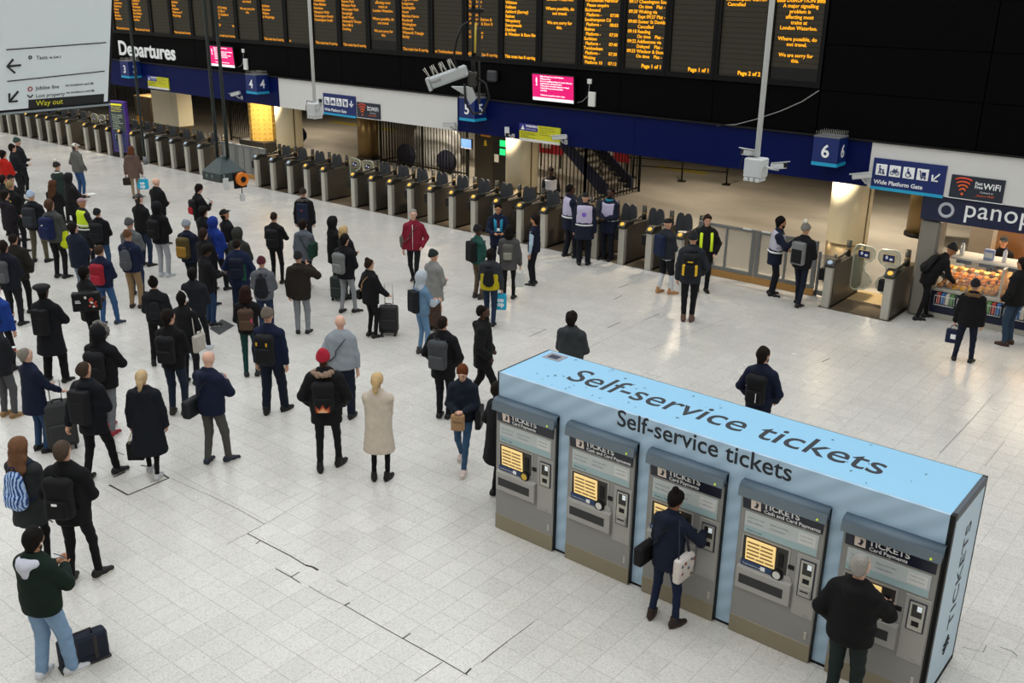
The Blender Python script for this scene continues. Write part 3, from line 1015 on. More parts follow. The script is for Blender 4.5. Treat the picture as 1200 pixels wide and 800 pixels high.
# ------------------------------------------------------------------ floor: slab and one-foot tiles
GY = 20.6            # front of the gate line
TS, TX, TY = .305, -7.48, 6.31
floor = struct(MB().box(-70, 12, -8, GY, -.3, -.004).box(-6.35, 12, GY, GY + 1.75, -.3, -.004).box(-30.85, -28.0, GY, GY + 1.75, -.3, -.004).box(-11.4, -7.95, GY, GY + 1.75, -.3, -.004).build('floor', M_GROUT))
tm = MB().box(-TS / 2 + .0012, TS / 2 - .0012, -TS / 2 + .0012, TS / 2 - .0012, -.01, 0, .001).mesh('tile')
tm.materials.append(M_TERRAZZO)
cells = []
for i in range(-200, 64):
    x = TX + (i + .5) * TS
    for j in range(-46, 53):
        y = TY + (j + .5) * TS
        if x < -69.5 or x > 11.8 or y < -7.8 or y > (GY + 1.6 if x > -6.2 or -30.7 < x < -28.15 or -11.25 < x < -8.1 else GY - .1):
            continue
        d = np.array([x, y, 0]) - CAMP
        dep = d @ _fw
        if dep < 1:
            cells.append((99, x, y)); continue
        px = 600 + FPX * (d @ _r) / dep; py = 400 - FPX * (d @ _u) / dep
        vis = -10 < px < 1210 and -10 < py < 805
        hid = 575 < px < 1150 and py > 420 + (px - 600) * .30 and py < 615 + (px - 581) * .437
        cells.append((dep if vis and not hid else 99, x, y))
cells.sort()
for n, (dep, x, y) in enumerate(cells[:300]):
    link('tile', tm, None, floor, (x, y, 0))
rest = np.array([(c[1], c[2]) for c in cells[300:]])
h = TS / 2 - .0012; h2 = h - .001
base = np.array([(-h, -h, -.003), (h, -h, -.003), (h, h, -.003), (-h, h, -.003), (-h2, -h2, 0), (h2, -h2, 0), (h2, h2, 0), (-h2, h2, 0)])
V = (rest[:, None, :] * np.ones((1, 8, 1)))
V = np.concatenate([V + base[None, :, :2], np.broadcast_to(base[None, :, 2:], (len(rest), 8, 1))], 2).reshape(-1, 3)
qf = np.array([(4, 5, 6, 7), (0, 1, 5, 4), (1, 2, 6, 5), (2, 3, 7, 6), (3, 0, 4, 7)])
F = (np.arange(len(rest))[:, None, None] * 8 + qf[None]).reshape(-1, 4)
o = link('tiles', np_mesh('tiles', V, F, False), M_TERRAZZO, floor)
o['kind'] = 'stuff'
o['label'] = 'pale speckled terrazzo floor tiles further off'

# cracks and dark joints in the floor, along the tile lines
M_CRACK = mat('dark_joint', '#33302c', .9)


def floor_line(pts, w, name='crack', m=None, z=.0015):
    P = [on(2, 0, *p) for p in pts]
    V = []; F = []
    for a, b in zip(P[:-1], P[1:]):
        d = (b - a)[:2]; d /= np.linalg.norm(d); nrm = np.array([-d[1], d[0]]) * w / 2
        k = len(V)
        for q, s_ in ((a, 1), (b, 1), (b, -1), (a, -1)):
            V.append((q[0] + nrm[0] * s_, q[1] + nrm[1] * s_, z))
        F.append((k + 3, k + 2, k + 1, k))
    me = bpy.data.meshes.new(name); me.from_pydata(V, [], F)
    return link(name, me, m or M_CRACK, floor)


for pts, w in [([(290, 625), (305, 633), (340, 651), (358, 662)], .016), ([(305, 633), (300, 637)], .014), ([(358, 662), (366, 664), (373, 668)], .03), ([(323, 666), (341, 676), (352, 683)], .014),
               ([(341, 676), (351, 670)], .016), ([(362, 687), (384, 700), (404, 709)], .006), ([(404, 709), (440, 730), (472, 748)], .010), ([(404, 709), (410, 706)], .02), ([(472, 748), (519, 774), (548, 791)], .012),
               ([(472, 748), (481, 742)], .016), ([(546, 789), (552, 783)], .02), ([(564, 776), (576, 766), (594, 752)], .010), ([(594, 752), (625, 729)], .005), ([(394, 680), (408, 687)], .008),
               ([(245, 580), (280, 597), (310, 614)], .008), ([(310, 614), (290, 625), (265, 638)], .006), ([(200, 560), (226, 572), (245, 580)], .006), ([(310, 614), (372, 578)], .004), ([(486, 798), (518, 776)], .008),
               ([(620, 394.6), (640, 385.5)], .016), ([(626, 384), (640, 386)], .008), ([(607, 388), (627, 383)], .008), ([(712, 384), (727, 377.5)], .02), ([(755, 375), (773, 367.5)], .016), ([(719, 351), (729, 346)], .02), ([(725, 337), (737, 333)], .016),
               ([(690, 407), (755, 375)], .005), ([(762, 409), (800, 394), (845, 376)], .005), ([(845, 376), (852, 374)], .008), ([(963, 424), (972, 420)], .02), ([(1128, 758), (1152, 764)], .006), ([(1172, 758), (1186, 763), (1192, 768)], .010), ([(1152, 764), (1156, 756)], .006),
               ([(1101, 531), (1140, 490), (1164, 462)], .006), ([(1154, 546), (1178, 516)], .006), ([(340, 382), (365, 372), (394, 369)], .006), ([(56, 607), (62, 612)], .02), ([(53, 605), (57, 608)], .02)]:
    floor_line(pts, w)
# frame of an inspection cover, and a dark steel plate
floor_line([(128, 568), (150, 580), (198, 560), (182, 551)], .028, 'cover_frame')
floor_line([(133, 559), (147, 553)], .028, 'cover_frame')
floor_line([(165, 545), (176, 547)], .028, 'cover_frame')
floor_line([(130, 527), (146, 533)], .016, 'cover_frame')
qp = [on(2, 0, *p) for p in ((245.6, 385), (260, 374), (275, 381.5), (257, 392.5))]
pm = MB(); pm.add([(p[0], p[1], .001) for p in qp] + [(p[0], p[1], .005) for p in qp], [(7, 6, 5, 4), (0, 1, 5, 4), (1, 2, 6, 5), (2, 3, 7, 6), (3, 0, 4, 7)])
pm.build('floor_plate', mat('floor_plate_steel', '#4b4c4d', .5, .3, bump=.4, bscale=90), floor)

# platform side of the gates
M_GATEFLOOR = mat('gate_floor_rubber', '#574a38', .7, vary=.2, vscale=2)
for a, b in ((-70, -30.85), (-28.0, -11.4), (-7.95, -6.35)):
    struct(MB().box(a, b, GY, GY + 1.75, -.3, .0).build('floor_gate_strip', M_GATEFLOOR))
pf = struct(MB().box(-90, 12, GY + 1.75, 48, -.3, .0).build('floor_platform', M_PLATFORM))
floorp = pf

# ------------------------------------------------------------------ the hall: three stone walls, roof beams, glazed roof left open to the sky
struct(MB().box(-70, 12, -8.6, -8, 0, 15).build('wall_back', M_STONE))
struct(MB().box(-70.6, -70, -8.6, 21.3, 0, 15).build('wall_left', M_STONE))
struct(MB().box(12, 12.6, -8.6, 48, 0, 15).build('wall_right', M_STONE))
struct(MB().box(-90, 12, 48, 48.4, 0, 9).build('wall_platform', mat('platform_wall', '#5c5346', .9)))
for n_, y in enumerate((5.9, 8.0, 11.0, 12.0, 14.0)):
    m_ = MB()
    m_.box(-70, 12, y - .08, y + .08, 12.0, 12.12); m_.box(-70, 12, y - .08, y + .08, 13.2, 13.32)
    for k in range(41):
        x = -70 + 2 * k
        m_.tube([(x, y, 12.1), (x + 1, y, 13.2), (x + 2, y, 12.1)], .04, 5)
    struct(m_.build('ceiling_truss', M_GREYPAINT))

# ------------------------------------------------------------------ front wall over the gates: fascia, black band, canopy
FY = 21.3
ZB, ZT = 2.65, 3.60
wf = struct(MB().box(-60, 8, FY + .06, FY + .5, ZB + .05, 9.2).build('wall_front', M_BLACK))
M_BLACKPANEL = mat('black_cladding', '#020203', .6, vary=.12, vscale=1.5, spec=.06)
xs = [-8.73 - 2.554 * k for k in range(0, 19)]
for a, b in zip(xs[1:], xs[:-1]):
    MB().box(a + .006, b - .006, FY - .02, FY + .06, ZT, 4.58, .004).build('panel', M_BLACKPANEL, wf)
for a, b in ((-8.70, -5.4), (-5.38, -1.9), (-1.88, 1.6), (1.62, 5.2), (5.22, 8)):
    for z0, z1 in ((ZT, 4.55), (4.57, 5.5), (5.52, 6.45), (6.47, 7.4), (7.42, 9.2)):
        MB().box(a, b, FY - .05, FY + .06, z0, z1, .004).build('panel', M_BLACKPANEL, wf)
M_WHITEPANEL = mat('white_fascia', '#d6d6d4', .45, vary=.03)
for a, b, m_, st in ((-60, -27.15, M_NAVY, 6.5), (-27.15, -19.24, M_WHITEPANEL, 3.95), (-19.24, -7.45, M_NAVY, 5.9), (-7.45, 8, M_WHITEPANEL, 3.9)):
    n_ = max(1, round((b - a) / st))
    for k in range(n_):
        u0, u1 = a + (b - a) * k / n_, a + (b - a) * (k + 1) / n_
        MB().box(u0 + .003, u1 - .003, FY - .04, FY + .06, ZB, ZT - .008, .003).build('fascia_panel', m_, wf)
MB().box(-60, 8, FY - .10, FY - .02, ZT - .006, ZT + .03, .004).build('ledge', M_BLACK, wf)
struct(MB().box(-90, 12, FY + .5, 48, 3.6, 3.9).build('ceiling', mat('soffit', '#8f8779', .8)))

# soffit downlights over the gates and the platform end
M_LAMP = mat('lamp_glow', '#ffd9a0', .5, emit=14, ecol='#ffd49a')
for n_, (x, y, pw) in enumerate([(x, y, p) for x, y, p in ((-8.75, 22.0, 110), (-18.55, 22.0, 110), (-29.4, 22.0, 110), (-38, 23.2, 60), (-13.2, 23.5, 70), (-23.9, 25.0, 110), (-33.5, 24.6, 60), (-9.5, 29, 110), (-16, 29.5, 60), (-25, 30.5, 70), (-36, 30, 60), (-5.0, 26, 60), (-45, 24, 60))]):
    t = thing('downlight', 'round warm downlight in the canopy soffit over the gates', 'light', (x, y, 3.6), group='soffit downlights')
    MB().cyl((0, 0, -.10), (0, 0, 0), .16, .16, 16).build('housing', M_GREYPAINT, t)
    MB().cyl((0, 0, -.115), (0, 0, -.10), .13, .13, 16).build('lens', M_LAMP, t)
    L = bpy.data.lights.new('downlight_lamp', 'SPOT'); L.energy = pw * 9.0; L.color = (1, .84, .62); L.spot_size = 2.6; L.spot_blend = .7; L.shadow_soft_size = .14
    lo = bpy.data.objects.new('downlight_lamp', L); COL.objects.link(lo); lo.parent = t; lo.location = (0, 0, -.16)

# ------------------------------------------------------------------ departure board
M_SCREEN = node_mat('led_screen', lambda nt, b: None)


def led(nt, b):
    geo = nt.nodes.new('ShaderNodeNewGeometry')
    sp = nt.nodes.new('ShaderNodeSeparateXYZ'); nt.links.new(geo.outputs['Position'], sp.inputs[0])
    m1 = nt.nodes.new('ShaderNodeMath'); m1.operation = 'SUBTRACT'; m1.inputs[1].default_value = 4.745
    m2 = nt.nodes.new('ShaderNodeMath'); m2.operation = 'DIVIDE'; m2.inputs[1].default_value = .113
    m3 = nt.nodes.new('ShaderNodeMath'); m3.operation = 'FRACT'
    m4 = nt.nodes.new('ShaderNodeMath'); m4.operation = 'GREATER_THAN'; m4.inputs[1].default_value = .16
    nt.links.new(sp.outputs['Z'], m1.inputs[0]); nt.links.new(m1.outputs[0], m2.inputs[0]); nt.links.new(m2.outputs[0], m3.inputs[0]); nt.links.new(m3.outputs[0], m4.inputs[0])
    mx = nt.nodes.new('ShaderNodeMix'); mx.data_type = 'RGBA'
    mx.inputs['A'].default_value = (.006, .006, .006, 1); mx.inputs['B'].default_value = (.030, .027, .017, 1)
    nt.links.new(m4.outputs[0], mx.inputs['Factor']); nt.links.new(mx.outputs['Result'], b.inputs['Base Color'])
    b.inputs['Roughness'].default_value = .3


led(M_SCREEN.node_tree, M_SCREEN.node_tree.nodes['Principled BSDF'])
M_AMBER = mat('amber_led', '#2a1a00', .5, emit=1.5, ecol='#ffac12')
M_AMBER_FAR = mat('amber_led_dim', '#2a1a00', .5, emit=1.0, ecol='#f09a20')
M_FRAMEBLACK = mat('board_frame', '#050507', .5, spec=.2)
board = thing('departure_board', 'long row of black LED departure screens with amber lettering above the gates', 'display board', (0, FY, 4.58))
PITCHX = 1.277
msg = ['#### DISRUPTION ####', 'A major signalling', 'problem is', 'affecting most', 'trains at', 'London Waterloo.', '', 'Where possible, do', 'not travel.', '', 'We are sorry for', 'this.']
car = 'This train has 8 carriages'
PAGES = {  # rows listed from the top; the last row is the bottom line of the screen
    0: ('C', msg + ['', '', '']), 1: ('L', ['Basingstoke     08:39', ' Cancelled', 'Southampton Ctl  09:09', ' Cancelled'] + [''] * 12 + ['>Page 2 of 2']), 2: ('L', ['>Page 1 of 1']),
    3: ('L', ['09:12 Shepperton', '      Cancelled', '09:15 Hounslow', '      Cancelled', '09:17 Chessington South', '      On time    Plat -', '09:20 Woking via', '      Expt 09:27 Plat -', '09:00 Exeter St Davids', '      Cancelled', '09:18 Reading', '      On time    Plat -', '09:22 Addlestone via', '      Delayed    Plat -', '09:25 Windsor & Eton Riv', '      On time    Plat -', '', '>Page 1 of 1']),
    4: ('L', ['Guildford', ' Platform -     07:10', 'Haslemere', ' Platform 10    07:13', 'Portsmouth Harbour', ' Please enquire', 'Richmond', ' Platform -     07:00', 'Southampton Ctl', ' Platform -     08:03', 'Staines', ' Platform -     07:50', 'Surbiton', ' Platform -     07:40', 'Twickenham', ' Platform -     07:30', 'Woking', ' Platform 10    07:13']),
    5: ('C', msg + ['', '', '', '', '', '', '']), 6: ('L', ['Clapham Junction', 'Putney', 'Richmond', 'Twickenham', 'Whitton', 'Feltham', 'Ashford (Surrey)', 'Staines', 'Wraysbury', 'Sunnymeads', 'Datchet', '& Windsor & Eton Riv', '', '', '', '', car]),
    7: ('L', ['Barnes', 'Chiswick', 'Kew Bridge', 'Brentford', 'Syon Lane', 'Isleworth', 'Hounslow', 'Feltham', 'Ashford Staines &', 'Windsor & Eton R', '', 'Calling first', 'at Vauxhall', '', '', '', car]), 8: ('L', ['at Twickenham, Richmond etc']),
    9: ('L', ['Clapham Jn', 'Richmond', 'Staines', 'Egham', 'Virginia Water', 'Longcross', 'Sunningdale', 'Ascot', 'Martins Heron', 'Bracknell', 'Wokingham', 'Winnersh', 'Winnersh Triangle', 'Earley', '', '', car]),
    10: ('C', msg + ['', '', '']), 11: ('L', ['Earlsfield', 'Wimbledon', 'Raynes Park', 'Motspur Park', 'Worcester Park', 'Stoneleigh', 'Ewell West', 'Ashtead & Thorpe', 'Box Hill &', 'Dorking', '', '', '', car]),
    12: ('L', ['Wimbledon', 'New Malden', 'Norbiton', 'Hampton Wick', 'Chessington North', 'Chessington South', '', '', '', '', '', car]), 13: ('L', ['as']), 14: ('L', ['Surbiton', 'Hersham', 'Walton', '& Weybridge', '', '', '', '', '', car]),
    15: ('C', ['Where possible, do', 'not travel.', '', 'We are sorry for', 'this.', '', '', '', '', '', '', '']), 16: ('L', ['09:10 Dorking', '09:12 Plat 4', '09:15 Guildford', '09:17', '', '09:20  via', '', '', car]), 17: ('L', [' ']),
    18: ('L', ['Wimbledon', 'Surbiton', 'Esher', 'Hersham', 'Walton-on-T', 'Weybridge', '', '', '', '', car]), 19: ('C', ['We are sorry for', 'this.', '', '', '', '', '', '', '', '', '', '']), 20: ('L', ['Vauxhall', 'Clapham Jn', 'Earlsfield', 'Wimbledon', 'Raynes Park', 'New Malden', 'Berrylands', 'Surbiton', '', '', car]),
    21: ('L', ['Vauxhall', 'Queenstown', 'Clapham Jn', 'Putney', 'Barnes', 'Mortlake', 'Richmond', '', '', car])}
for k in range(22):
    x1 = -8.73 - PITCHX * k; x0 = x1 - PITCHX
    sc_ = MB().box(x0 + .09, x1 - .09, -.03, .06, .14, 2.95).build('screen', M_SCREEN, board)
    fr = MB()
    fr.box(x0 + .005, x0 + .09, -.07, .06, .02, 3.1); fr.box(x1 - .09, x1 - .005, -.07, .06, .02, 3.1); fr.box(x0 + .09, x1 - .09, -.07, .06, .02, .14); fr.box(x0 + .09, x1 - .09, -.07, .06, 2.95, 3.1)
    fr.build('screen_frame', M_FRAMEBLACK, board)
    al, rows = PAGES[k]
    nb = len(rows)
    mm = M_AMBER if k < 7 else M_AMBER_FAR
    for r_, s_ in enumerate(rows):
        if not s_.strip():
            continue
        z = .165 + (nb - 1 - r_) * .113 + .012
        if z > 2.1:
            continue
        st_ = s_.lstrip('>')
        bold = .003 if s_[0] == '>' else .0015
        lead = len(st_) - len(st_.lstrip())
        parts_ = [(lead, st_.strip())]
        if st_.strip().count('  '):
            a_, b_ = st_.strip().split('  ', 1) if '   ' not in st_.strip() else (st_.strip()[:st_.strip().index('   ')], st_.strip()[st_.strip().rindex('   '):])
            parts_ = [(lead, a_.strip()), (99, b_.strip())]
        for ld, tx in parts_:
            if s_[0] == '>' or ld == 99:
                X, A = x1 - .14, 'RIGHT'
            elif al == 'C':
                X, A = (x0 + x1) / 2, 'CENTER'
            else:
                X, A = x0 + .14 + ld * .045, 'LEFT'
            text(tx, mm, sc_, (X, -.034, z), .112 if s_[0] != '>' else .125, 'front', A, bold, depth=.002, res=2)
for k in (0, 5, 10):   # blanked lower strip on the notice screens
    if k != 5:
        x1 = -8.73 - PITCHX * k
        MB().box(x1 - PITCHX + .09, x1 - .09, -.036, -.03, .14, .40).build('blank_strip', mat('blank_glass', '#0d0f15', .25), board)

# ------------------------------------------------------------------ lettering, screens and signs on the wall
dl = thing('departures_lettering', 'large white Departures lettering on the black band', 'sign', (-36.72, FY - .03, 3.80))
text('Departures', M_LETTER, dl, (0, 0, .02), .8, 'front', bold=.02, fitw=3.75, fith=.70, depth=.01, res=3)


def pink_screen(x, z, label):
    t = thing('information_screen', label, 'screen', (x, FY - .03, z), rot=(math.radians(4), 0, 0))
    MB().box(0, 1.36, -.10, -.02, 0, .70, .01).build('casing', M_BLACK, t)
    s_ = MB().box(.02, 1.34, -.104, -.10, .10, .68).build('display', mat('pink_display', '#c40a62', .4, emit=.75, ecol='#d9096b'), t)
    MB().box(.02, 1.34, -.104, -.10, .02, .10).build('footer', mat('white_display', '#e8e8ec', .4, emit=.6, ecol='#f0f0f4'), t)
    MB().box(.3, 1.06, -.03, .04, .2, .5).build('bracket', M_BLACK, t)
    mw = mat('display_text', '#ffffff', .5, emit=.9)
    for r_, s2 in enumerate(('Major disruption to South Western', 'Railway services', 'Due to a signalling problem at London Waterloo', 'many lines are currently blocked', 'Trains may be cancelled, delayed or revised.', 'Check before you travel and allow', 'extra time', '', 'Tickets are accepted on other routes')):
        if s2:
            text(s2, mw, s_, (.28, -.107, .62 - r_ * .059), .052, 'front', bold=.001, depth=.001, res=1)
    text('!', mw, s_, (.12, -.107, .40), .28, 'front', bold=.008, depth=.001, res=1)
    sw = thing('junction_box', 'small white junction box right of the pink screen near ' + ('number five' if x > -20 else 'number four'), 'box', (x + 1.75, FY - .02, z - .02))
    MB().box(0, .2, -.07, 0, 0, .36, .01).build('case', M_WHITE, sw)
    MB().box(-.06, .06, -.05, 0, .55, .67, .008).build('socket', M_WHITE, sw)
    MB().tube([(0, -.03, .55), (0, -.035, .40), (-.03, -.03, .25), (-.2, -.03, .1), (-.36, -.03, .06)], .012, 6).build('cable', M_GREYPAINT, sw)


pink_screen(-16.5, 3.74, 'pink information screen on the black band above the yellow warning notice by number five')
pink_screen(-30.65, 3.76, 'pink information screen on the black band beside the Departures lettering')
o = MB().box(-.17, .17, -.14, 0, -.15, .15, .04).build('wall_speaker', mat('grey_plastic', '#303236', .5)); o.location = on(1, FY - .02, 579, 89); tag(o, 'small dark grey wall speaker on the black band above number five', 'speaker')

def warning_sign(x, z, label):
    t = thing('warning_notice', label, 'sign', (x, FY - .06, z))
    MB().box(0, 1.36, -.02, .02, 0, .44).build('plate', mat('notice_yellow', '#c9c81e', .5), t)
    MB().box(0, 1.36, -.022, -.02, 0, .07).build('white_foot', M_WHITE, t)
    p_ = MB().box(0, .62, -.024, -.02, .27, .46).build('purple_heading', mat('notice_purple', '#2a2a86', .5), t)
    text('WARNING', M_LETTER, p_, (.22, -.026, .375), .085, 'front', bold=.003, depth=.001, res=1)
    text('CCTV in operation', M_LETTER, p_, (.22, -.026, .31), .045, 'front', depth=.001, res=1)
    MB().prism([(.06, .30), (.18, .30), (.12, .42)], 'y', -.027, -.024).build('triangle', M_LETTER, p_)
    mt = mat('notice_text', '#4a4a20', .6)
    for r_, s2 in enumerate(('Images are being monitored for', 'the purpose of crime prevention', 'and public safety', 'For further information contact')):
        text(s2, mt, t, (.05, -.023, .215 - r_ * .042), .038, 'front', depth=.001, res=1)
        text(s2, mt, t, (.68, -.023, .385 - r_ * .06), .038, 'front', depth=.001, res=1)


warning_sign(-16.96, 2.64, 'yellow warning notice with purple heading on blue fascia right of number five')
warning_sign(-34.85, 2.71, 'yellow warning notice on blue fascia below the Departures lettering')


def number_box(n_, x0, label):
    t = thing('platform_number', label, 'sign', (x0, FY - .54, 3.05))
    MB().box(0, .56, 0, .5, .075, .60, .004).build('box', M_SIGNBLUE, t)
    MB().box(-.002, .562, -.002, .5, 0, .075).build('cyan_edge', M_CYAN, t)
    MB().box(-.005, .565, -.005, .5, .60, .63).build('lid', M_GREYPAINT, t)
    sp_ = MB()
    for i in range(14):
        for y_ in (.02, .25, .45):
            sp_.cyl((.02 + i * .04, y_, .63), (.02 + i * .04 + .01, y_, .73), .0025, n=4)
    sp_.build('bird_spikes', M_STEEL, t)['kind'] = 'stuff'
    text(n_, M_LETTER, t, (.28, -.004, .19), .42, 'front', 'CENTER', .008, fith=.28, depth=.002, res=4)
    text(n_, M_LETTER, t, (.564, .25, .19), .42, 'side', 'CENTER', .008, fith=.28, depth=.002, res=4)


for n_, px_ in (('6', -8.53), ('5', -18.72), ('4', -28.22), ('3', -35.85)):
    number_box(n_, px_, {'6': 'blue box sign reading 6 on fascia nearest the bakery', '5': 'blue box sign reading 5 beside the long white fascia', '4': 'blue box sign reading 4 left of the white fascia panel', '3': 'blue box sign reading 3 under the large Departures lettering'}[n_])


def picto(t, x, z, kind, s_):
    """white tile with a dark blue pictogram"""
    MB().box(x, x + s_, -.034, -.02, z, z + s_, .006).build('pictogram_tile', M_LETTER, t)
    m_ = MB()
    c = lambda a, b, r: m_.cyl((x + a * s_, -.036, z + b * s_), (x + a * s_, -.034, z + b * s_), r * s_, n=10)
    bar = lambda p, q, w=.05: m_.tube([(x + p[0] * s_, -.035, z + p[1] * s_), (x + q[0] * s_, -.035, z + q[1] * s_)], w * s_, 5)
    ring = lambda a, b, r: m_.torus((x + a * s_, -.035, z + b * s_), r * s_, .035 * s_, 'y', 14, 5)
    if kind == 'walk':
        c(.35, .80, .09); bar((.35, .68), (.40, .42), .07); bar((.40, .42), (.28, .14)); bar((.40, .42), (.52, .14)); bar((.36, .62), (.60, .50)); c(.72, .52, .06); bar((.70, .42), (.66, .14), .06); bar((.70, .40), (.82, .14)); bar((.60, .5), (.70, .38))
    elif kind == 'bike':
        ring(.27, .36, .16); ring(.73, .36, .16); bar((.27, .36), (.42, .60)); bar((.42, .60), (.66, .60)); bar((.66, .60), (.73, .36)); bar((.42, .60), (.50, .36)); bar((.50, .36), (.66, .6)); bar((.62, .70), (.72, .70)); bar((.36, .68), (.46, .68))
    elif kind == 'chair':
        c(.42, .84, .08); bar((.42, .74), (.46, .46), .06); bar((.46, .46), (.66, .46)); bar((.66, .46), (.74, .20)); bar((.44, .6), (.62, .6)); ring(.46, .34, .20)
    else:
        bar((.20, .80), (.30, .80)); bar((.30, .80), (.36, .30)); bar((.36, .30), (.80, .30)); m_.box(x + .42 * s_, x + .78 * s_, -.036, -.034, z + .38 * s_, z + .72 * s_); ring(.44, .18, .05); ring(.72, .18, .05)
    m_.build('pictogram', M_SIGNBLUE, t)


def gate_sign(x, label, arrow):
    t = thing('wide_gate_sign', label, 'sign', (x, FY - .05, 2.62))
    MB().box(0, 1.50, -.02, .02, 0, .66, .004).build('panel', M_SIGNBLUE, t)
    MB().box(0, 1.50, -.024, -.02, 0, .065).build('cyan_edge', M_CYAN, t)
    for i, k in enumerate(('walk', 'bike', 'chair', 'trolley')):
        picto(t, .07 + i * .285, .31, k, .235)
    text('Wide Platform Gate', M_LETTER, t, (.06, -.024, .125), .14, 'front', bold=.003, fitw=1.02, depth=.001, res=2)
    m_ = MB()
    if arrow == 'left':
        m_.tube([(1.38, -.026, .48), (1.25, -.026, .34)], .018, 6); m_.tube([(1.24, -.026, .45), (1.24, -.026, .33), (1.36, -.026, .33)], .018, 6)
    else:
        m_.tube([(1.32, -.026, .52), (1.32, -.026, .34)], .018, 6); m_.tube([(1.24, -.026, .42), (1.32, -.026, .33), (1.40, -.026, .42)], .018, 6)
    m_.build('arrow', M_LETTER, t)


gate_sign(-7.36, 'blue Wide Platform Gate sign on the white fascia above the bakery end', 'left')
gate_sign(-24.93, 'blue Wide Platform Gate sign on the white fascia left of number five', 'down')


def wifi_sign(x, label):
    t = thing('wifi_sign', label, 'sign', (x, FY - .05, 2.67))
    MB().box(0, 1.02, -.02, .02, 0, .46, .004).build('panel', mat('wifi_panel', '#1d2634', .5), t)
    MB().box(-.015, 1.035, -.018, .015, -.015, 0).build('white_edge', M_LETTER, t)
    for i, (r0, z_) in enumerate(((.16, .36), (.125, .29), (.09, .22), (.055, .15))):
        m_ = MB(); m_.tube([(.25 + r0 * math.cos(w), -.024, z_ + .05 * math.sin(w)) for w in np.linspace(.15, PI - .15, 9)], .018, 6)
        m_.build('wave', mat('wifi_orange', ('#d8432a', '#e0542c', '#e5642c', '#e5642c')[i], .5), t)
    MB().ball((.25, -.02, .09), .03, .012, .03).build('dot', mat('wifi_orange', '#e5642c', .5), t)
    text('Fast\nFree', M_LETTER, t, (.47, -.023, .31), .085, 'front', bold=.002, depth=.001, line=.85)
    text('WiFi', M_LETTER, t, (.63, -.023, .24), .2, 'front', bold=.003, fitw=.33, depth=.001)
    text('Connect to', M_LETTER, t, (.58, -.023, .155), .055, 'front', depth=.001, res=1)
    text('_Station WiFi', mat('wifi_orange', '#e5642c', .5), t, (.50, -.023, .08), .065, 'front', depth=.001, res=1)


wifi_sign(-5.75, 'dark free WiFi sign with orange signal waves over the bakery')
wifi_sign(-23.38, 'dark free WiFi sign on white fascia between numbers four and five')

# loose cable hanging along the black band
tag(MB().tube([tuple(on(1, FY - .07, *p)) for p in ((840, 147), (862, 146), (885, 140), (915, 130), (940, 119), (960, 106))], .012, 6).build('hanging_cable', mat('cable_grey', '#8a8a88', .6)), 'thin pale cable sagging across the black band near number six', 'cable')
# ------------------------------------------------------------------ ticket gates
M_CAB = mat('gate_cabinet', '#4a443b', .45, .1, vary=.15, vscale=3)
M_CAP = mat('gate_cap', '#33332f', .4, .3)
M_PAD = mat('reader_pad', '#d8a93a', .4, emit=.55, ecol='#ffc64a')
M_PADB = mat('reader_pad_blue', '#9fb0c0', .4, emit=.25, ecol='#b8cde0')
M_PADDLE = mat('paddle_rubber', '#33363a', .55)
M_BRASS = mat('brass_trim', '#7d6a48', .4, .6)
M_WOOD = mat('kick_strip', '#a58a5c', .5)


def oval(w, h, n=20, cx=0, cz=0):
    return [(cx + w * math.copysign(abs(math.cos(t)) ** .8, math.cos(t)), cz + h * math.copysign(abs(math.sin(t)) ** .7, math.sin(t))) for t in np.linspace(0, 2 * PI, n, endpoint=False)]


def make_gate(loc, label, paddles=True, pad=True):
    t = thing('ticket_gate', label, 'ticket gate', loc, group='ticket gates in the long gate line')
    MB().box(-.085, .085, .0, .14, 0, .93, .012).build('front_post', M_STEEL, t)
    prof = [(.12, .04), (1.62, .04), (1.62, .86), (1.55, .95), (1.1, .98), (.35, .98), (.12, .95)]
    MB().prism(prof, 'x', -.11, .11).build('cabinet', M_CAB, t)
    MB().box(-.12, .12, .10, 1.64, 0, .05).build('plinth', M_BLACK, t)
    cp = [(-.03, .92), (.16, .92), (.42, .99), (.42, 1.04), (.20, 1.09), (.08, 1.08), (-.03, .97)]
    MB().prism(cp, 'x', -.10, .10).build('reader_head', M_CAP, t)
    Mr = Matrix.Translation((0, .022, 1.032)) @ Matrix.Rotation(math.radians(45), 4, 'X')
    m_ = MB()
    m_.ball((0, 0, 0), .062, .055, .02, 14, 6, Mr)
    m_.build('reader_pad', M_PAD if pad else M_PADB, t)
    MB().box(-.215, -.09, .0, .14, .60, .86, .015).build('ticket_unit', M_BLACK, t)
    MB().tube([(0, .36, 1.03), (0, .70, 1.04), (0, .95, 1.08), (0, 1.02, 1.16)], [.028, .026, .026, .02], 8).build('guide_rail', M_CAP, t)
    MB().cyl((0, 1.05, .95), (0, 1.05, 1.33), .062, .058, 14).build('sensor_post', M_CAP, t)
    MB().cyl((0, 1.05, 1.10), (0, 1.05, 1.17), .064, .064, 14).build('brass_band', M_BRASS, t)
    if paddles:
        for x in (.24, .49):
            p_ = MB().prism(oval(.125, .40, 22, x + (.02 if x < .3 else -.02), .92), 'y', 1.03, 1.07).build('paddle', M_PADDLE, t)
        MB().box(.13, .68, 1.30, 1.38, .24, .27).build('lower_bar', M_WOOD, t)
    return t


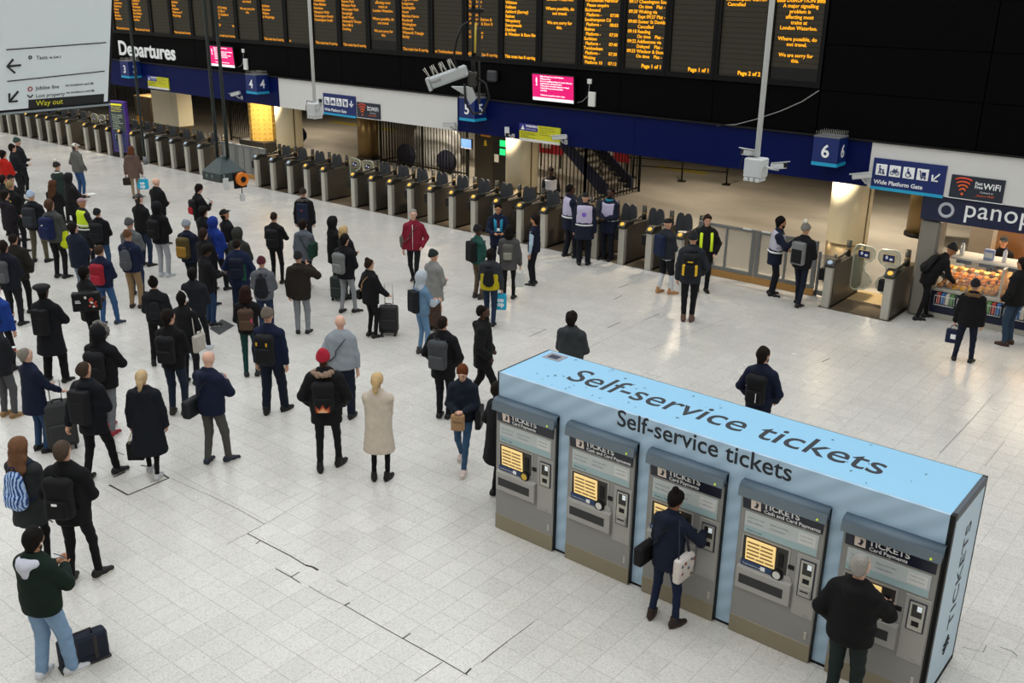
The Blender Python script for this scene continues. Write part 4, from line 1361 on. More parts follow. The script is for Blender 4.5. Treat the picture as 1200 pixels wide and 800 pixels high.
KX = 6.7 / 7.0
gx = [-48.27, -47.41, -46.51, -45.59, -44.6, -43.75, -42.9, -42.02, -40.59, -39.72, -38.82, -37.9, -37.0, -36.08, -35.16, -34.24, -33.29, -32.42, -29.06, -28.18, -27.26, -26.38, -25.5, -24.05, -23.2, -22.36, -21.5, -20.64, -19.77, -18.9, -18.04, -17.18, -16.33, -15.46, -14.6, -13.75, -12.91, -12.03]
wide_at = {-42.02, -25.5}
nop = {-32.42, -12.03}
g0 = None
near = {-48.27: 'at the far left end of the line', -12.03: 'beside the tall glass gates at the line end', -29.06: 'right of the low grey double gates', -25.5: 'left of the wide gate with picture plates near the columns', -24.05: 'right of the wide gate near the columns', -32.42: 'left of the low grey double gates', -42.02: 'left of the wide gate behind the white cap', -37.9: 'behind the purple totem', -36.08: 'first right of the purple totem'}
proto = {}
runs = {}
ORD = ('first', 'second', 'third', 'fourth', 'fifth', 'sixth', 'seventh', 'eighth', 'ninth', 'tenth', 'eleventh', 'twelfth', 'thirteenth', 'fourteenth', 'fifteenth', 'sixteenth', 'seventeenth')
for k, x in enumerate(gx):
    pd = x not in wide_at and x not in nop
    yl = not (-36.5 < x < -26.9)
    run = 'in the run beneath number five' if -24 < x < -12 else 'in the run between grey gates and number five' if x > -30 else 'in the run near the purple totem' if x > -42 else 'in the far run under the hanging sign'
    if x not in near:
        runs[run] = runs.get(run, 0) + 1
    lab = 'ticket gate ' + (near.get(x) or ORD[runs[run] - 1] + ' from the left ' + run)
    if (pd, yl) not in proto:
        t = make_gate((x * KX, GY, 0), lab, pd, yl)
        proto[pd, yl] = t
    else:
        t = copy_tree(proto[pd, yl]); t.location = (x * KX, GY, 0); t['label'] = lab

# wide gates with glass leaves
M_GLASS = mat('tinted_glass', '#8f9a86', .08, alpha=.35)
M_TUBE = mat('pale_tube', '#c9cdbf', .35, .3)
M_GLASSG = mat('grey_glass', '#8b8f8c', .12, alpha=.38)


def leaf_outline(w, sg):
    """tall rounded leaf with a bite on its free edge; sg = side of the free edge"""
    p = [(0, .30), (0, 1.18), (.05, 1.26), (.12, 1.28), (.40, 1.26), (.46, 1.20), (.46, 1.04), (.40, .95), (.29, .90), (.25, .80), (.29, .70), (.40, .62), (.46, .50), (.42, .38), (.30, .28), (.08, .24)]
    return [((q[0] * w / .46) * sg, q[1]) for q in p]


def glass_leaves(loc, width, label):
    t = thing('wide_gate', label, 'gate', loc)
    for sg, x0 in ((1, .14), (-1, width - .14)):
        out = [(x0 + q[0], q[1]) for q in leaf_outline(width * .36, sg)]
        lf = MB().prism(out if sg > 0 else out[::-1], 'y', 1.04, 1.055).build('glass_leaf', M_GLASS, t)
        MB().tube([(q[0], 1.047, q[1]) for q in out], .016, 6, closed=True).build('leaf_frame', M_TUBE, lf)
        cx = x0 + sg * width * .18
        pl = MB().box(cx - .13, cx + .13, 1.02, 1.04, 1.00, 1.17, .01).build('picture_plate', M_SIGNBLUE, lf)
        MB().tube([(cx - .13, 1.02, 1.0), (cx + .13, 1.02, 1.0), (cx + .13, 1.02, 1.17), (cx - .13, 1.02, 1.17)], .009, 5, closed=True).build('plate_frame', mat('gold_edge', '#c9b060', .4), lf)
        MB().ball((cx - .05, 1.015, 1.10), .03, .006, .04, 8, 5).build('pictogram', M_LETTER, lf)
        MB().ball((cx + .05, 1.015, 1.07), .04, .006, .03, 8, 5).build('pictogram', M_LETTER, lf)
    return t


glass_leaves((-25.5 * KX, GY, 0), 1.45 * KX, 'wide gate with glass leaves and picture plates near the pale columns')
glass_leaves((-42.02 * KX, GY, 0), 1.43 * KX, 'wide gate with glass leaves in the far run behind the white cap')
wg0 = make_gate((-8.15 * KX, GY + .02, 0), 'dark steel gate cabinet left of the wide gate by the bakery', False, False)
wg1 = make_gate((-6.79 * KX, GY + .04, 0), 'dark steel gate cabinet between the wide gate and the bakery', False, True)
glass_leaves((-8.15 * KX, GY, 0), 1.36 * KX, 'wide gate with tinted glass leaves beside the bakery')
MB().box(-8.15 * KX + .1, -6.79 * KX - .1, GY + 1.0, GY + 1.9, .0005, .006).build('gate_mat', mat('beige_mat', '#a08d66', .8), floorp)
MB().box(-25.5 * KX + .1, -24.05 * KX - .1, GY + 1.0, GY + 1.9, .0005, .006).build('gate_mat', mat('beige_mat', '#a08d66', .8), floorp)


def panel_gates(x0, x1, h, label, leaves, glass, back):
    t = thing('service_gate', label, 'gate', (x0, GY + back, 0))
    w = (x1 - x0) / leaves
    m_f = mat('gate_frame_grey', '#7c7f7e', .4, .5)
    for k in range(leaves):
        a = k * w + .012; b = (k + 1) * w - .012
        fr = MB()
        fr.box(a, a + .10, -.03, .03, .16, h, .006); fr.box(b - .10, b, -.03, .03, .16, h, .006)
        fr.box(a + .10, b - .10, -.03, .03, h - .07, h, .006); fr.box(a + .10, b - .10, -.03, .03, .16, .25, .006)
        lf = fr.build('gate_leaf', m_f, t)
        md = (a + b) / 2
        MB().box(md - .025, md + .025, -.025, .025, .25, h - .07).build('mullion', m_f, lf)
        for u, v in ((a + .10, md - .025), (md + .025, b - .10)):
            MB().box(u, v, -.008, .008, .25, h - .07).build('pane', glass, lf)
        MB().box(b - .34 if k % 2 == 0 else a + .12, b - .12 if k % 2 == 0 else a + .34, -.045, -.03, h - .02, h + .02, .006).build('hinge_plate', M_WHITE, lf)
    MB().box(0, x1 - x0, -.05, .06, 0, .14, .006).build('threshold', mat('threshold_wood', '#a67c40', .5), t)
    return t


panel_gates(-11.4, -8.35, 1.28, 'tall glazed grey double gates with wooden threshold left of the bakery gate', 2, M_GLASSG, .72)
panel_gates(-30.75, -28.15, 1.15, 'low grey mesh double gates behind the hanging pyramid lantern', 3, mat('grey_mesh', '#7b7d7a', .6, vary=.1, vscale=60), .75)
# narrow glazed screen next to the wide gate
t = thing('glass_screen', 'narrow glass screen panel left of the wide gate by the bakery', 'screen', (-8.33, GY + .72, 0))
MB().box(0, .05, -.03, .03, 0, 1.05).build('post', M_GREYPAINT, t); MB().box(.36, .40, -.03, .03, 0, 1.05).build('post', M_GREYPAINT, t); MB().box(.05, .36, -.008, .008, .15, 1.0).build('pane', M_GLASSG, t); MB().box(.0, .40, -.03, .03, .04, .15).build('rail', M_GREYPAINT, t)

# ------------------------------------------------------------------ columns and what stands behind the gates
M_CREAM = mat('cream_column', '#efe7ca', .45, vary=.05, vscale=2)
M_COLMETAL = mat('column_metal', '#8d7e60', .35, .75, vary=.1, vscale=8)
for x, lab in ((on(1, 22.85, 996, 250)[0], 'cream round column with metal foot beside the bakery gate'), (on(1, 22.85, 611, 215)[0], 'cream round column with metal foot under the yellow notice by number five'), (on(1, 22.85, 340, 170)[0], 'cream round column with metal foot right of number four')):
    t = thing('column', lab, 'column', (x, 22.85, 0))
    MB().cyl((0, 0, 1.02), (0, 0, 3.6), .47, .47, 36).build('shaft', M_CREAM, t)
    MB().cyl((0, 0, 0), (0, 0, 1.02), .455, .455, 36).build('metal_foot', M_COLMETAL, t)
    MB().box(.40, .46, -.15, -.10, 1.02, 3.6).build('seam_strip', M_COLMETAL, t)
t = thing('column', 'yellow dimpled column on a dark base left of the round cream column', 'column', (on(1, 23.3, 309, 150)[0], 23.3, 0))
m_ = MB(); m_.cyl((0, 0, 1.0), (0, 0, 3.6), .52, .52, 8, smooth=False); m_.build('shaft', mat('yellow_column', '#c8a44e', .55, vary=.1), t)
st_ = MB()
for k in range(8):
    for z in np.arange(1.1, 3.4, .17):
        w = (k + .5) * PI / 4
        for d in (-.1, .1):
            st_.ball((.49 * math.cos(w) - d * math.sin(w), .49 * math.sin(w) + d * math.cos(w), z), .022, n=5, m=4)
q = st_.build('dimples', mat('yellow_stud', '#a8863a', .6), t); q['kind'] = 'stuff'
MB().box(-.75, .75, -.6, .6, 0, 1.0, .02).build('base_box', M_DARKSTEEL, t)
t = thing('advert_pillar', 'wide flat cream pillar behind the gates below the left yellow notice', 'pillar', (*on(1, 23.2, 197, 150)[:2], 0))
MB().box(-.85, .55, -.1, .1, .95, 3.6, .01).build('panel', M_CREAM, t); MB().box(.55, .95, -.08, .6, .95, 3.6, .01).build('return_panel', M_CREAM, t); MB().box(-.80, .90, -.05, .5, 0, .95).build('foot', M_COLMETAL, t)
for p, lab, r in (((432, 186), 'far cream and brass column behind the gates left of the black fence', .42), ((1076, 276), 'far brass column seen between the bakery and its sign', .36)):
    P = on(2, 0, *p)
    t = thing('column', lab, 'column', (P[0], P[1], 0))
    MB().cyl((0, 0, 1.85), (0, 0, 3.6), r, r, 28).build('shaft', M_CREAM if r > .4 else M_COLMETAL, t)
    MB().cyl((0, 0, 0), (0, 0, 1.85), r * .98, r * .98, 28).build('metal_foot', M_BRASS, t)
    MB().cyl((0, 0, 0), (0, 0, .1), r * 1.1, r * 1.1, 28).build('foot_ring', M_BLACK, t)


def fence(a, b, h, label, gap=.14, rails=(.15, None), m=M_BLACK):
    a = np.array(a, float); b = np.array(b, float)
    L = np.linalg.norm(b - a)
    t = thing('bar_fence', label, 'fence', (a[0], a[1], 0), math.atan2(b[1] - a[1], b[0] - a[0]))
    bm = MB().box(-.012, .012, -.012, .012, .05, h - .05).mesh('bar'); bm.materials.append(m)
    n = int(L / gap)
    for i in range(n + 1):
        link('bar', bm, None, t, (i * L / n, 0, 0))
    for z in (.15, h - .12):
        MB().box(0, L, -.02, .02, z - .025, z + .025).build('rail', m, t)
    for i in range(int(L / 1.9) + 1):
        x = i * L / max(1, int(L / 1.9))
        MB().box(x - .035, x + .035, -.035, .035, 0, h).build('post', m, t)
    return t


f0 = on(2, 0, 447, 192)[:2]
fence(f0, (f0[0] + 4.3, f0[1] + .1), 1.95, 'tall black bar fence in front of the white dome left of number five')
fence(f0, (f0[0] - .1, f0[1] + 3.2), 1.95, 'black bar fence running back beside the far cream column', .16)
t = thing('wall_boarding', 'white vertical boarding behind the black fence left of number five', 'boarding', (f0[0] + .1, f0[1] + 3.3, 0))
for k in range(9):
    MB().box(k * .55 + .01, k * .55 + .54, 0, .06, 0, 2.3, .006).build('board', mat('white_board', '#c6c5bf', .6), t)
# a pale plastic dome and dark blue round shapes behind that fence
t = thing('plastic_cover', 'pale translucent dome cover standing behind the black bar fence', 'cover', (on(1, f0[1] + 1.5, 512, 185)[0], f0[1] + 1.5, 0))
V, F = grid_mesh([cap((-.5, 0, .9), (.5, 0, .9), .62, .62, (1, .8, 1.0), None, .05), cap((-.5, 0, .2), (.5, 0, .2), .62, .62, (1, .8, 1), None, .1)], .06, [((0, 0, 0), (0, 0, -1))])
link('dome', np_mesh('dome', V, F), mat('pale_plastic', '#dfe2e6', .3), t)
MB().box(-1.1, 1.1, -.02, .02, .55, .60).build('band', M_GREYPAINT, t)
for dx, dy, lab in ((1.0, .35, 'dark navy round cover behind the fence, left of the dome'), (3.1, .32, 'dark navy round cover low in front of the pale dome')):
    t = thing('round_cover', lab, 'cover', (f0[0] + dx, f0[1] + dy, 0))
    MB().ball((0, 0, .42), .48, .2, .42, 18, 10).build('cover', mat('navy_cloth', '#101730', .8), t)
    MB().box(-.3, .3, -.1, .1, 0, .1).build('foot', M_BLACK, t)
# monitor on a stand next to the dark cabinets
P = on(1, f0[1] - .6, 547, 168)
t = thing('monitor', 'small lit blue monitor on a post left of the dark cabinets', 'screen', (P[0], P[1], 0))
MB().box(-.03, .03, .03, .09, 0, P[2]).build('post', M_BLACK, t)
MB().box(-.26, .26, -.03, .03, P[2] - .18, P[2] + .18, .01).build('casing', M_BLACK, t)
MB().box(-.23, .23, -.034, -.03, P[2] - .15, P[2] + .15).build('display', mat('blue_display', '#5f86c0', .4, emit=.7, ecol='#7ca6e6'), t)
MB().box(-.24, .24, -.034, -.03, P[2] - .17, P[2] - .13).build('caption_strip', M_LETTER, t)

M_BROWNCAB = mat('brown_cabinet', '#2e2920', .5, vary=.12)
P = on(2, 0, 556, 228)
t = thing('equipment_cabinet', 'tall dark brown cabinet with yellow warning label left of the cream column', 'cabinet', (P[0], P[1], 0))
MB().box(0, .82, 0, .8, 0, 2.5, .01).build('body', M_BROWNCAB, t)
MB().box(.03, .79, -.015, 0, .1, 2.42, .006).build('door', M_BROWNCAB, t)
MB().box(.28, .70, -.02, -.015, 1.95, 2.14).build('warning_label', mat('label_orange', '#c98a1e', .5), t)
MB().box(.40, .56, -.02, -.015, 2.16, 2.24).build('red_label', mat('label_red', '#b03024', .5), t)
MB().prism([(.42, 1.66), (.54, 1.66), (.52, 1.84), (.44, 1.84)], 'y', -.02, -.015).build('tag', mat('label_yellow', '#d0b41e', .5), t)
text('WARNING', mat('label_text', '#3a2608', .5), t, (.30, -.023, 2.0), .08, 'front', depth=.001, res=1)
t = thing('equipment_cabinet', 'narrow black cabinet with two green lights beside the cream column', 'cabinet', (P[0] + .84, P[1] - .05, 0))
MB().box(0, .85, 0, .7, 0, 2.5, .01).build('body', mat('black_cabinet', '#15140f', .5), t)
M_GREEN = mat('green_lamp', '#18a058', .4, emit=1.2, ecol='#27d07a')
for z in (1.72, 1.45):
    MB().box(.28, .52, -.02, 0, z, z + .2, .01).build('green_light', M_GREEN, t)
MB().ball((.36, -.01, 2.12), .05, .015, .06).build('indicator', mat('label_orange', '#c98a1e', .5), t)
MB().box(.06, .24, -.02, 0, 1.2, 1.45, .006).build('notice', M_WHITE, t)
P = on(2, 0, 163, 166)
t = thing('equipment_cabinet', 'brown cabinet with yellow label behind the gates left of the flat cream pillar', 'cabinet', (P[0], P[1], 0))
MB().box(0, 1.15, 0, .9, 0, 1.9, .01).build('body', mat('brown_cabinet_light', '#4a3f30', .5), t)
MB().box(-.01, 1.16, -.01, .91, 1.9, 1.95).build('top', M_WOOD, t)
MB().box(.05, .5, -.015, 0, .75, 1.1).build('warning_label', mat('label_orange', '#c98a1e', .5), t)
MB().box(.05, 1.1, -.012, 0, .1, 1.85, .005).build('door', mat('brown_cabinet_light', '#4a3f30', .5), t)

# fences towards the left and the stairs beyond
a_ = on(2, 0, 212, 172)[:2]; b_ = on(2, 0, 300, 180)[:2]
fence((a_[0], 26.2), (b_[0] + .2, 26.2), 2.2, 'black bar fence behind the grey double gates left of the yellow column')
fence((-45.5, 26.0), (-41.6, 26.0), 2.2, 'black bar fence behind the purple totem')
e0 = on(2, 0, 628, 222); e1 = on(2, 0, 735, 232)
fence((e0[0], 25.6), (e1[0] - .3, 25.6), 2.05, 'black bar fence behind the staff right of the cream column')
fence((e1[0] - .3, 25.6), (e1[0] - .3, 28.8), 2.05, 'black bar fence running back at the foot of the stairs', .18)
t = thing('staircase', 'staircase with navy sloping stringer behind the fence right of the cream column', 'stairs', (-18.4, 27.6, 0))
M_STR = mat('navy_stringer', '#16264f', .45)
for y in (0, 1.5):
    MB().prism([(-3.4, 2.62), (-3.4, 2.95), (.12, .34), (.12, 0), (-.2, 0)], 'y', y, y + .06).build('stringer', M_STR, t)
for k in range(14):
    z = .17 * (k + 1); x = -.05 - .235 * k
    MB().box(x - .28, x, .06, 1.5, z - .04, z, .004).build('tread', mat('stair_tread', '#54504a', .7), t)
for y in (.03, 1.53):
    MB().tube([(.05, y, 1.0), (-3.4, y, 3.5)], .025, 8).build('handrail', M_BLACK, t)
for k, (x, y, w_, h_) in enumerate(((on(1, 30.8, 702, 180)[0], 30.8, 1.3, 1.9), (on(1, 30.5, 632, 170)[0], 30.5, 1.1, 2.2))):
    t = thing('poster_board', 'red and white poster board ' + ('beyond the stairs right of the cream column' if k == 0 else 'beyond the fence beside the cream column'), 'poster', (x, y, 0))
    MB().box(0, w_, 0, .06, .5, h_ + .4, .01).build('panel', mat('poster_red', '#b3162a', .5), t)
    MB().box(.1, w_ * .5, -.005, 0, .7, 1.3).build('white_patch', M_WHITE, t)
    for x_ in (.06, w_ - .1):
        MB().box(x_, x_ + .05, .0, .05, 0, .5).build('leg', M_BLACK, t)
t = thing('barrier_rail', 'dark tubular crowd barrier on the platform floor right of the stairs', 'barrier', (*on(2, 0, 741, 208)[:2], 0))
for x_ in (0, 1.7, 3.2):
    MB().cyl((x_, x_ * .35, 0), (x_, x_ * .35, 1.0), .03, n=8).build('post', M_BLACK, t); MB().cyl((x_, x_ * .35, 0), (x_, x_ * .35, .03), .16, n=14).build('base', M_BLACK, t)
for z in (.45, .72, .96):
    MB().tube([(0, 0, z), (3.2, 1.12, z)], .018, 6).build('rail', M_BLACK, t)
# yellow floor panel near the platform edge
q = MB(); P0 = on(2, 0, 765, 196); q.box(0, 2.2, 0, .5, .001, .006); o_ = q.build('floor_marking', mat('yellow_marking', '#b3a23c', .7), floorp); o_.location = (P0[0], P0[1], 0)
P0 = on(2, 0, 385, 143); q = MB().box(0, 4.5, 0, .5, .001, .006).build('floor_marking', mat('yellow_marking', '#b3a23c', .7), floorp); q.location = (P0[0], P0[1], 0)

# stacked dark bundles seen through the left bars
for k, (px, py) in enumerate(((219, 178), (243, 176), (272, 182))):
    P = on(2, 0, px, py)
    t = thing('luggage_bundle', ('black rounded bundle behind the left bar fence, by the flat cream pillar', 'grey plastic sack behind the left bar fence, middle of three', 'dark blue bundle behind the bar fence nearest the yellow column')[k], 'bundle', (P[0], 27.0, 0))
    V, F = grid_mesh([cap((-.25, 0, .4), (.25, 0, .5), .40, .36), cap((0, 0, .3), (.1, 0, .9), .36, .3)], .05, [((0, 0, 0), (0, 0, -1))], fold=.02, seed=k * 3)
    link('sack', np_mesh('sack', V, F), cloth(('#101114', '#70757c', '#16213f')[k]), t)
    MB().tube([(-.1, 0, 1.1), (0, 0, 1.28), (.12, 0, 1.1)], .02, 6).build('knot', M_BLACK, t)

# ------------------------------------------------------------------ purple totem
P = on(2, 0, 146, 184)
t = thing('information_totem', 'purple edged digital totem with yellow headline in front of the gates', 'totem', (P[0], P[1], 0), math.radians(14))
MB().box(-.46, .42, -.12, .12, 0, .2, .01).build('foot', M_BLACK, t)
MB().box(-.42, .38, -.09, .09, .2, 2.15, .015).build('casing', mat('totem_purple', '#5a3a9a', .4), t)
d_ = MB().box(-.38, .34, -.095, -.09, .26, 2.10).build('display', mat('totem_display', '#1a2350', .3, emit=.15, ecol='#2a3a70'), t)
MB().box(-.38, .34, -.098, -.095, 1.0, 1.72).build('dark_panel', mat('totem_dark', '#33403f', .4), d_)
my = mat('totem_yellow', '#d9d21e', .5, emit=.5); mg = mat('totem_green', '#b9c9b0', .5, emit=.3)
MB().box(-.30, .26, -.10, -.095, 1.98, 2.05).build('headline', my, d_)
for r_, s2 in enumerate(('Major disruption', 'to South Western', 'Railway services')):
    text(s2, my, d_, (-.30, -.10, 1.90 - r_ * .075), .075, 'front', depth=.001, res=1)
for r_, s2 in enumerate(('Due to a signalling', 'problem many lines', 'are blocked', 'Trains may be', 'cancelled, delayed', 'or revised', 'Check before', 'you travel')):
    text(s2, mg, d_, (-.30, -.10, 1.60 - r_ * .075), .07, 'front', depth=.001, res=1)
text('Plan your\njourney', M_LETTER, d_, (-.25, -.10, .82), .085, 'front', depth=.001, res=1)
MB().box(-.06, .10, -.10, -.095, .42, .60, .003).build('pictogram', M_LETTER, d_)

# ------------------------------------------------------------------ bakery
M_SHOPNAVY = mat('shop_navy', '#101a3c', .45)
BX0, BX1, BY = -6.27, 1.0, 21.42
t = thing('bakery_stall', 'navy bakery stall with white hand-lettered sign and lit glass counter', 'shop', (BX0, BY, 0))
ln = BX1 - BX0
MB().box(0, ln, -.10, -.02, 2.12, 2.63, .01).build('sign_board', M_SHOPNAVY, t)
sgn = text('panopolis', M_LETTER, t, (.84, -.105, 2.30), .5, 'front', bold=.001, fitw=2.0, depth=.006, res=4, spacing=1.05)
rg = MB()
for k in range(26):
    w = 2 * PI * k / 26
    rg.ball((.50 + .13 * math.cos(w), -.105, 2.375 + .13 * math.sin(w)), .034, .008, .034, 6, 4)
rg.build('ring_logo', mat('pale_print', '#b9bcc6', .6), t)
MB().box(0, .42, -.02, .5, 0, 2.12, .05).build('end_pillar', mat('stall_metal', '#8c8880', .4, .5), t)
MB().box(.42, ln, 2.4, 2.5, 0, 2.58).build('back_wall', mat('stall_tiles', '#8f877c', .6, vary=.1), t)
MB().box(.42, ln, 1.3, 2.5, 2.58, 2.63).build('roof', M_BLACK, t)
MB().box(.42, ln, .12, .85, .12, .62, .01).build('plinth', M_SHOPNAVY, t)
MB().box(.42, ln, .10, .9, 0, .12).build('kickboard', M_STEEL, t)
MB().box(.42, ln, .02, .98, .62, .70, .006).build('counter_shelf', M_STEEL, t)
MB().box(.42, ln, .30, .98, 1.30, 1.34, .006).build('counter_top', mat('counter_white', '#cfcac0', .3), t)
gl = mat('counter_glass', '#dfe8e6', .05, alpha=.07)
for k in range(5):
    a_, b_ = .46 + k * 1.32, .46 + (k + 1) * 1.32 - .04
    MB().prism([(.03, .70), (.05, .70), (.32, 1.32), (.30, 1.32)], 'x', a_, b_).build('pane', gl, t)
    MB().box(b_, b_ + .04, .02, .95, .70, 1.32).build('divider', M_STEEL, t)
MB().box(.46, ln, .28, .80, 1.0, 1.02).build('glass_shelf', gl, t)
for z_ in (.98, 1.29):
    MB().box(.5, ln - .1, .86, .90, z_ - .02, z_ + .01).build('light_strip', mat('counter_light', '#ffb040', .4, emit=9, ecol='#ffa030'), t)
L = bpy.data.lights.new('counter_lamp', 'AREA'); L.shape = 'RECTANGLE'; L.size = 5.5; L.size_y = .25; L.energy = 42; L.color = (1, .74, .34)
lo = bpy.data.objects.new('counter_lamp', L); COL.objects.link(lo); lo.parent = t; lo.location = (3.2, .62, 1.27)
L = bpy.data.lights.new('stall_lamp', 'AREA'); L.shape = 'RECTANGLE'; L.size = 5.5; L.size_y = .4; L.energy = 110; L.color = (1, .84, .62)
lo = bpy.data.objects.new('stall_lamp', L); COL.objects.link(lo); lo.parent = t; lo.location = (3.2, 1.5, 2.48)
MB().box(.8, ln - .3, 1.35, 1.65, 2.50, 2.57).build('ceiling_light', mat('stall_tube', '#fff0d8', .4, emit=6), t)
# bread, pastry trays, goods
rr = random.Random(3)
M_BREAD = [mat('bread_crust', c, .6, vary=.3, vscale=25) for c in ('#a86408', '#bd7c0c', '#96540a', '#cf920f')]
loaf = {}
for k in range(4):
    V, F = grid_mesh([cap((-.07, 0, 0), (.07, 0, 0), .052 + .006 * k, .05, (1, 1, .8), None, .02)], .016, fold=.004, seed=k)
    loaf[k] = np_mesh('pastry', V, F)
    loaf[k].materials.append(M_BREAD[k])
def pastry(x, y, z, k, lab, g):
    o_ = link('pastry', loaf[k], None, None, (BX0 + x, BY + y, z), (0, 0, rr.uniform(-.4, .4) + PI / 2))
    tag(o_, lab, 'pastry', g)
for r_, (y, z) in enumerate(((.18, .745), (.30, .78), (.42, .82), (.55, .86), (.68, .90))):
    for i in range(17):
        pastry(.58 + i * .15 + rr.uniform(-.01, .01), y, z, rr.randrange(4), 'golden pastry in the ' + ('front', 'second', 'middle', 'fourth', 'back')[r_] + ' row of the lit bakery counter, ' + ORD[i] + ' from the left', 'pastries on the counter floor')
for i in range(12):
    pastry(.62 + i * .21, .48, 1.065, (i * 3) % 4, 'crusty roll on the glass shelf of the bakery counter, ' + ORD[i] + ' from the left', 'rolls on the glass shelf')
for i in range(13):
    o_ = MB().box(-.05, .05, -.004, .004, 0, .065, .002).build('price_card', mat('card_slate', '#22252c', .6)); o_.location = (BX0 + .65 + i * .2, BY + .135 + (i % 2) * .16, .70); tag(o_, 'small slate price card among the counter pastries, ' + ORD[i] + ' from the left', 'price card', 'price cards in the counter')
for i in range(6):
    bm_ = thing('snack_basket', 'white wire basket of snack packets under the bakery counter, ' + ('first', 'second', 'third', 'fourth', 'fifth', 'sixth')[i] + ' from the left', 'basket', (BX0 + .55 + i * .46, BY - .10, .36), group='baskets under the counter')
    w_ = MB()
    w_.tube([(0, 0, .20), (.40, 0, .20), (.40, .2, .22), (0, .2, .22)], .008, 5, True); w_.tube([(0, 0, .0), (.40, 0, .0), (.40, .2, .0), (0, .2, .0)], .008, 5, True)
    for j in range(9):
        w_.tube([(j * .05, 0, .20), (j * .05, 0, 0), (j * .05, .2, 0), (j * .05, .2, .21)], .004, 4)
    w_.build('wire_basket', M_WHITE, bm_)
    for j in range(4):
        MB().box(.03 + j * .09, .10 + j * .09, .03, .17, .02, .25, .01).build('packet', mat('packet', ('#b8443a', '#3a6fae', '#d8d2c4', '#5a8a4a')[(i + j) % 4], .4), bm_)
for i, (x, c, h_) in enumerate(((.62, '#3f6fb0', .26), (.78, '#e0e0e0', .3), (1.32, '#8f9fc8', .22), (1.62, '#e8e8f0', .30))):
    o_ = thing('counter_bottle', ('blue bottle at the left end of the bakery counter top', 'white bottle second on the bakery counter top', 'lilac carton on the bakery counter top', 'tall white squeeze bottle on the bakery counter top')[i], 'bottle', (BX0 + x, BY + .55, 1.34))
    if i == 2:
        MB().box(-.10, .10, -.05, .05, 0, h_, .01).build('carton', mat('goods', c, .4), o_); MB().box(-.08, .08, -.053, -.05, .05, .16).build('label', M_WHITE, o_)
    else:
        MB().cyl((0, 0, 0), (0, 0, h_ * .75), .045, .04, 14).cyl((0, 0, h_ * .75), (0, 0, h_ * .9), .04, .015, 14).build('bottle', mat('goods', c, .3), o_)
        MB().cyl((0, 0, h_ * .9), (0, 0, h_), .018, .016, 10).build('cap', mat('goods_cap', '#2a50a0', .4), o_)
o_ = thing('oven', 'steel bakery oven with glowing door against the stall back wall', 'oven', (BX0 + 1.05, BY + 1.7, 0))
MB().box(0, 1.5, 0, .7, .9, 2.1, .02).build('body', M_STEEL, o_); MB().box(.1, 1.2, -.02, 0, 1.2, 1.9, .01).build('door', mat('oven_glass', '#6a5038', .2, emit=.12, ecol='#c06a28'), o_); MB().tube([(.15, -.05, 1.96), (1.15, -.05, 1.96)], .015, 6).build('handle', M_STEEL, o_); MB().box(0, 1.5, 0, .7, 0, .9).build('stand', M_DARKSTEEL, o_)
for i in range(3):
    MB().box(1.27, 1.42, -.01, 0, 1.25 + i * .2, 1.36 + i * .2).build('control', M_BLACK, o_)
o_ = thing('coffee_machine', 'dark coffee machine behind the stall counter right of the worker', 'coffee machine', (BX0 + 2.65, BY + .62, 1.34))
MB().box(-.25, .45, -.2, .25, 0, .5, .03).build('body', mat('machine_black', '#141417', .3), o_); MB().box(-.14, .08, -.21, -.2, .1, .26).build('screen', mat('machine_screen', '#c8ccd0', .4, emit=.5), o_); MB().box(-.2, .4, -.24, -.1, 0, .04).build('drip_tray', M_STEEL, o_)
for i in range(4):
    MB().cyl((-.1 + i * .13, .03, .5), (-.1 + i * .13, .03, .58), .035, .045, 12).build('cup', M_WHITE, o_)
for i in range(4):
    tag(MB().box(BX0 + .75 + i * .45, BX0 + 1.05 + i * .45, BY + .33, BY + .34, 1.22, 1.30, .002).build('price_sign', mat('card_slate', '#1d2436', .6)), 'dark price sign clipped to the counter rim, ' + ('first', 'second', 'third', 'fourth')[i] + ' from the left', 'price sign', 'price signs on the counter rim')
# ------------------------------------------------------------------ self-service ticket block
KX0, KX1, KY0, KY1, KZ = -7.31, -1.86, 8.80, 9.84, 2.152


def stripe(base, c2, scale, ang):
    def f(nt, b):
        tc = nt.nodes.new('ShaderNodeTexCoord')
        mp = nt.nodes.new('ShaderNodeMapping'); mp.inputs['Rotation'].default_value = ang
        wv = nt.nodes.new('ShaderNodeTexWave'); wv.inputs['Scale'].default_value = scale; wv.bands_direction = 'X'; wv.inputs['Distortion'].default_value = .0
        nt.links.new(tc.outputs['Object'], mp.inputs[0]); nt.links.new(mp.outputs[0], wv.inputs['Vector'])
        mx = nt.nodes.new('ShaderNodeMix'); mx.data_type = 'RGBA'
        mx.inputs['A'].default_value = (*lin(base), 1); mx.inputs['B'].default_value = (*lin(c2), 1)
        nt.links.new(wv.outputs['Fac'], mx.inputs['Factor']); nt.links.new(mx.outputs['Result'], b.inputs['Base Color'])
        b.inputs['Roughness'].default_value = .4
    return f


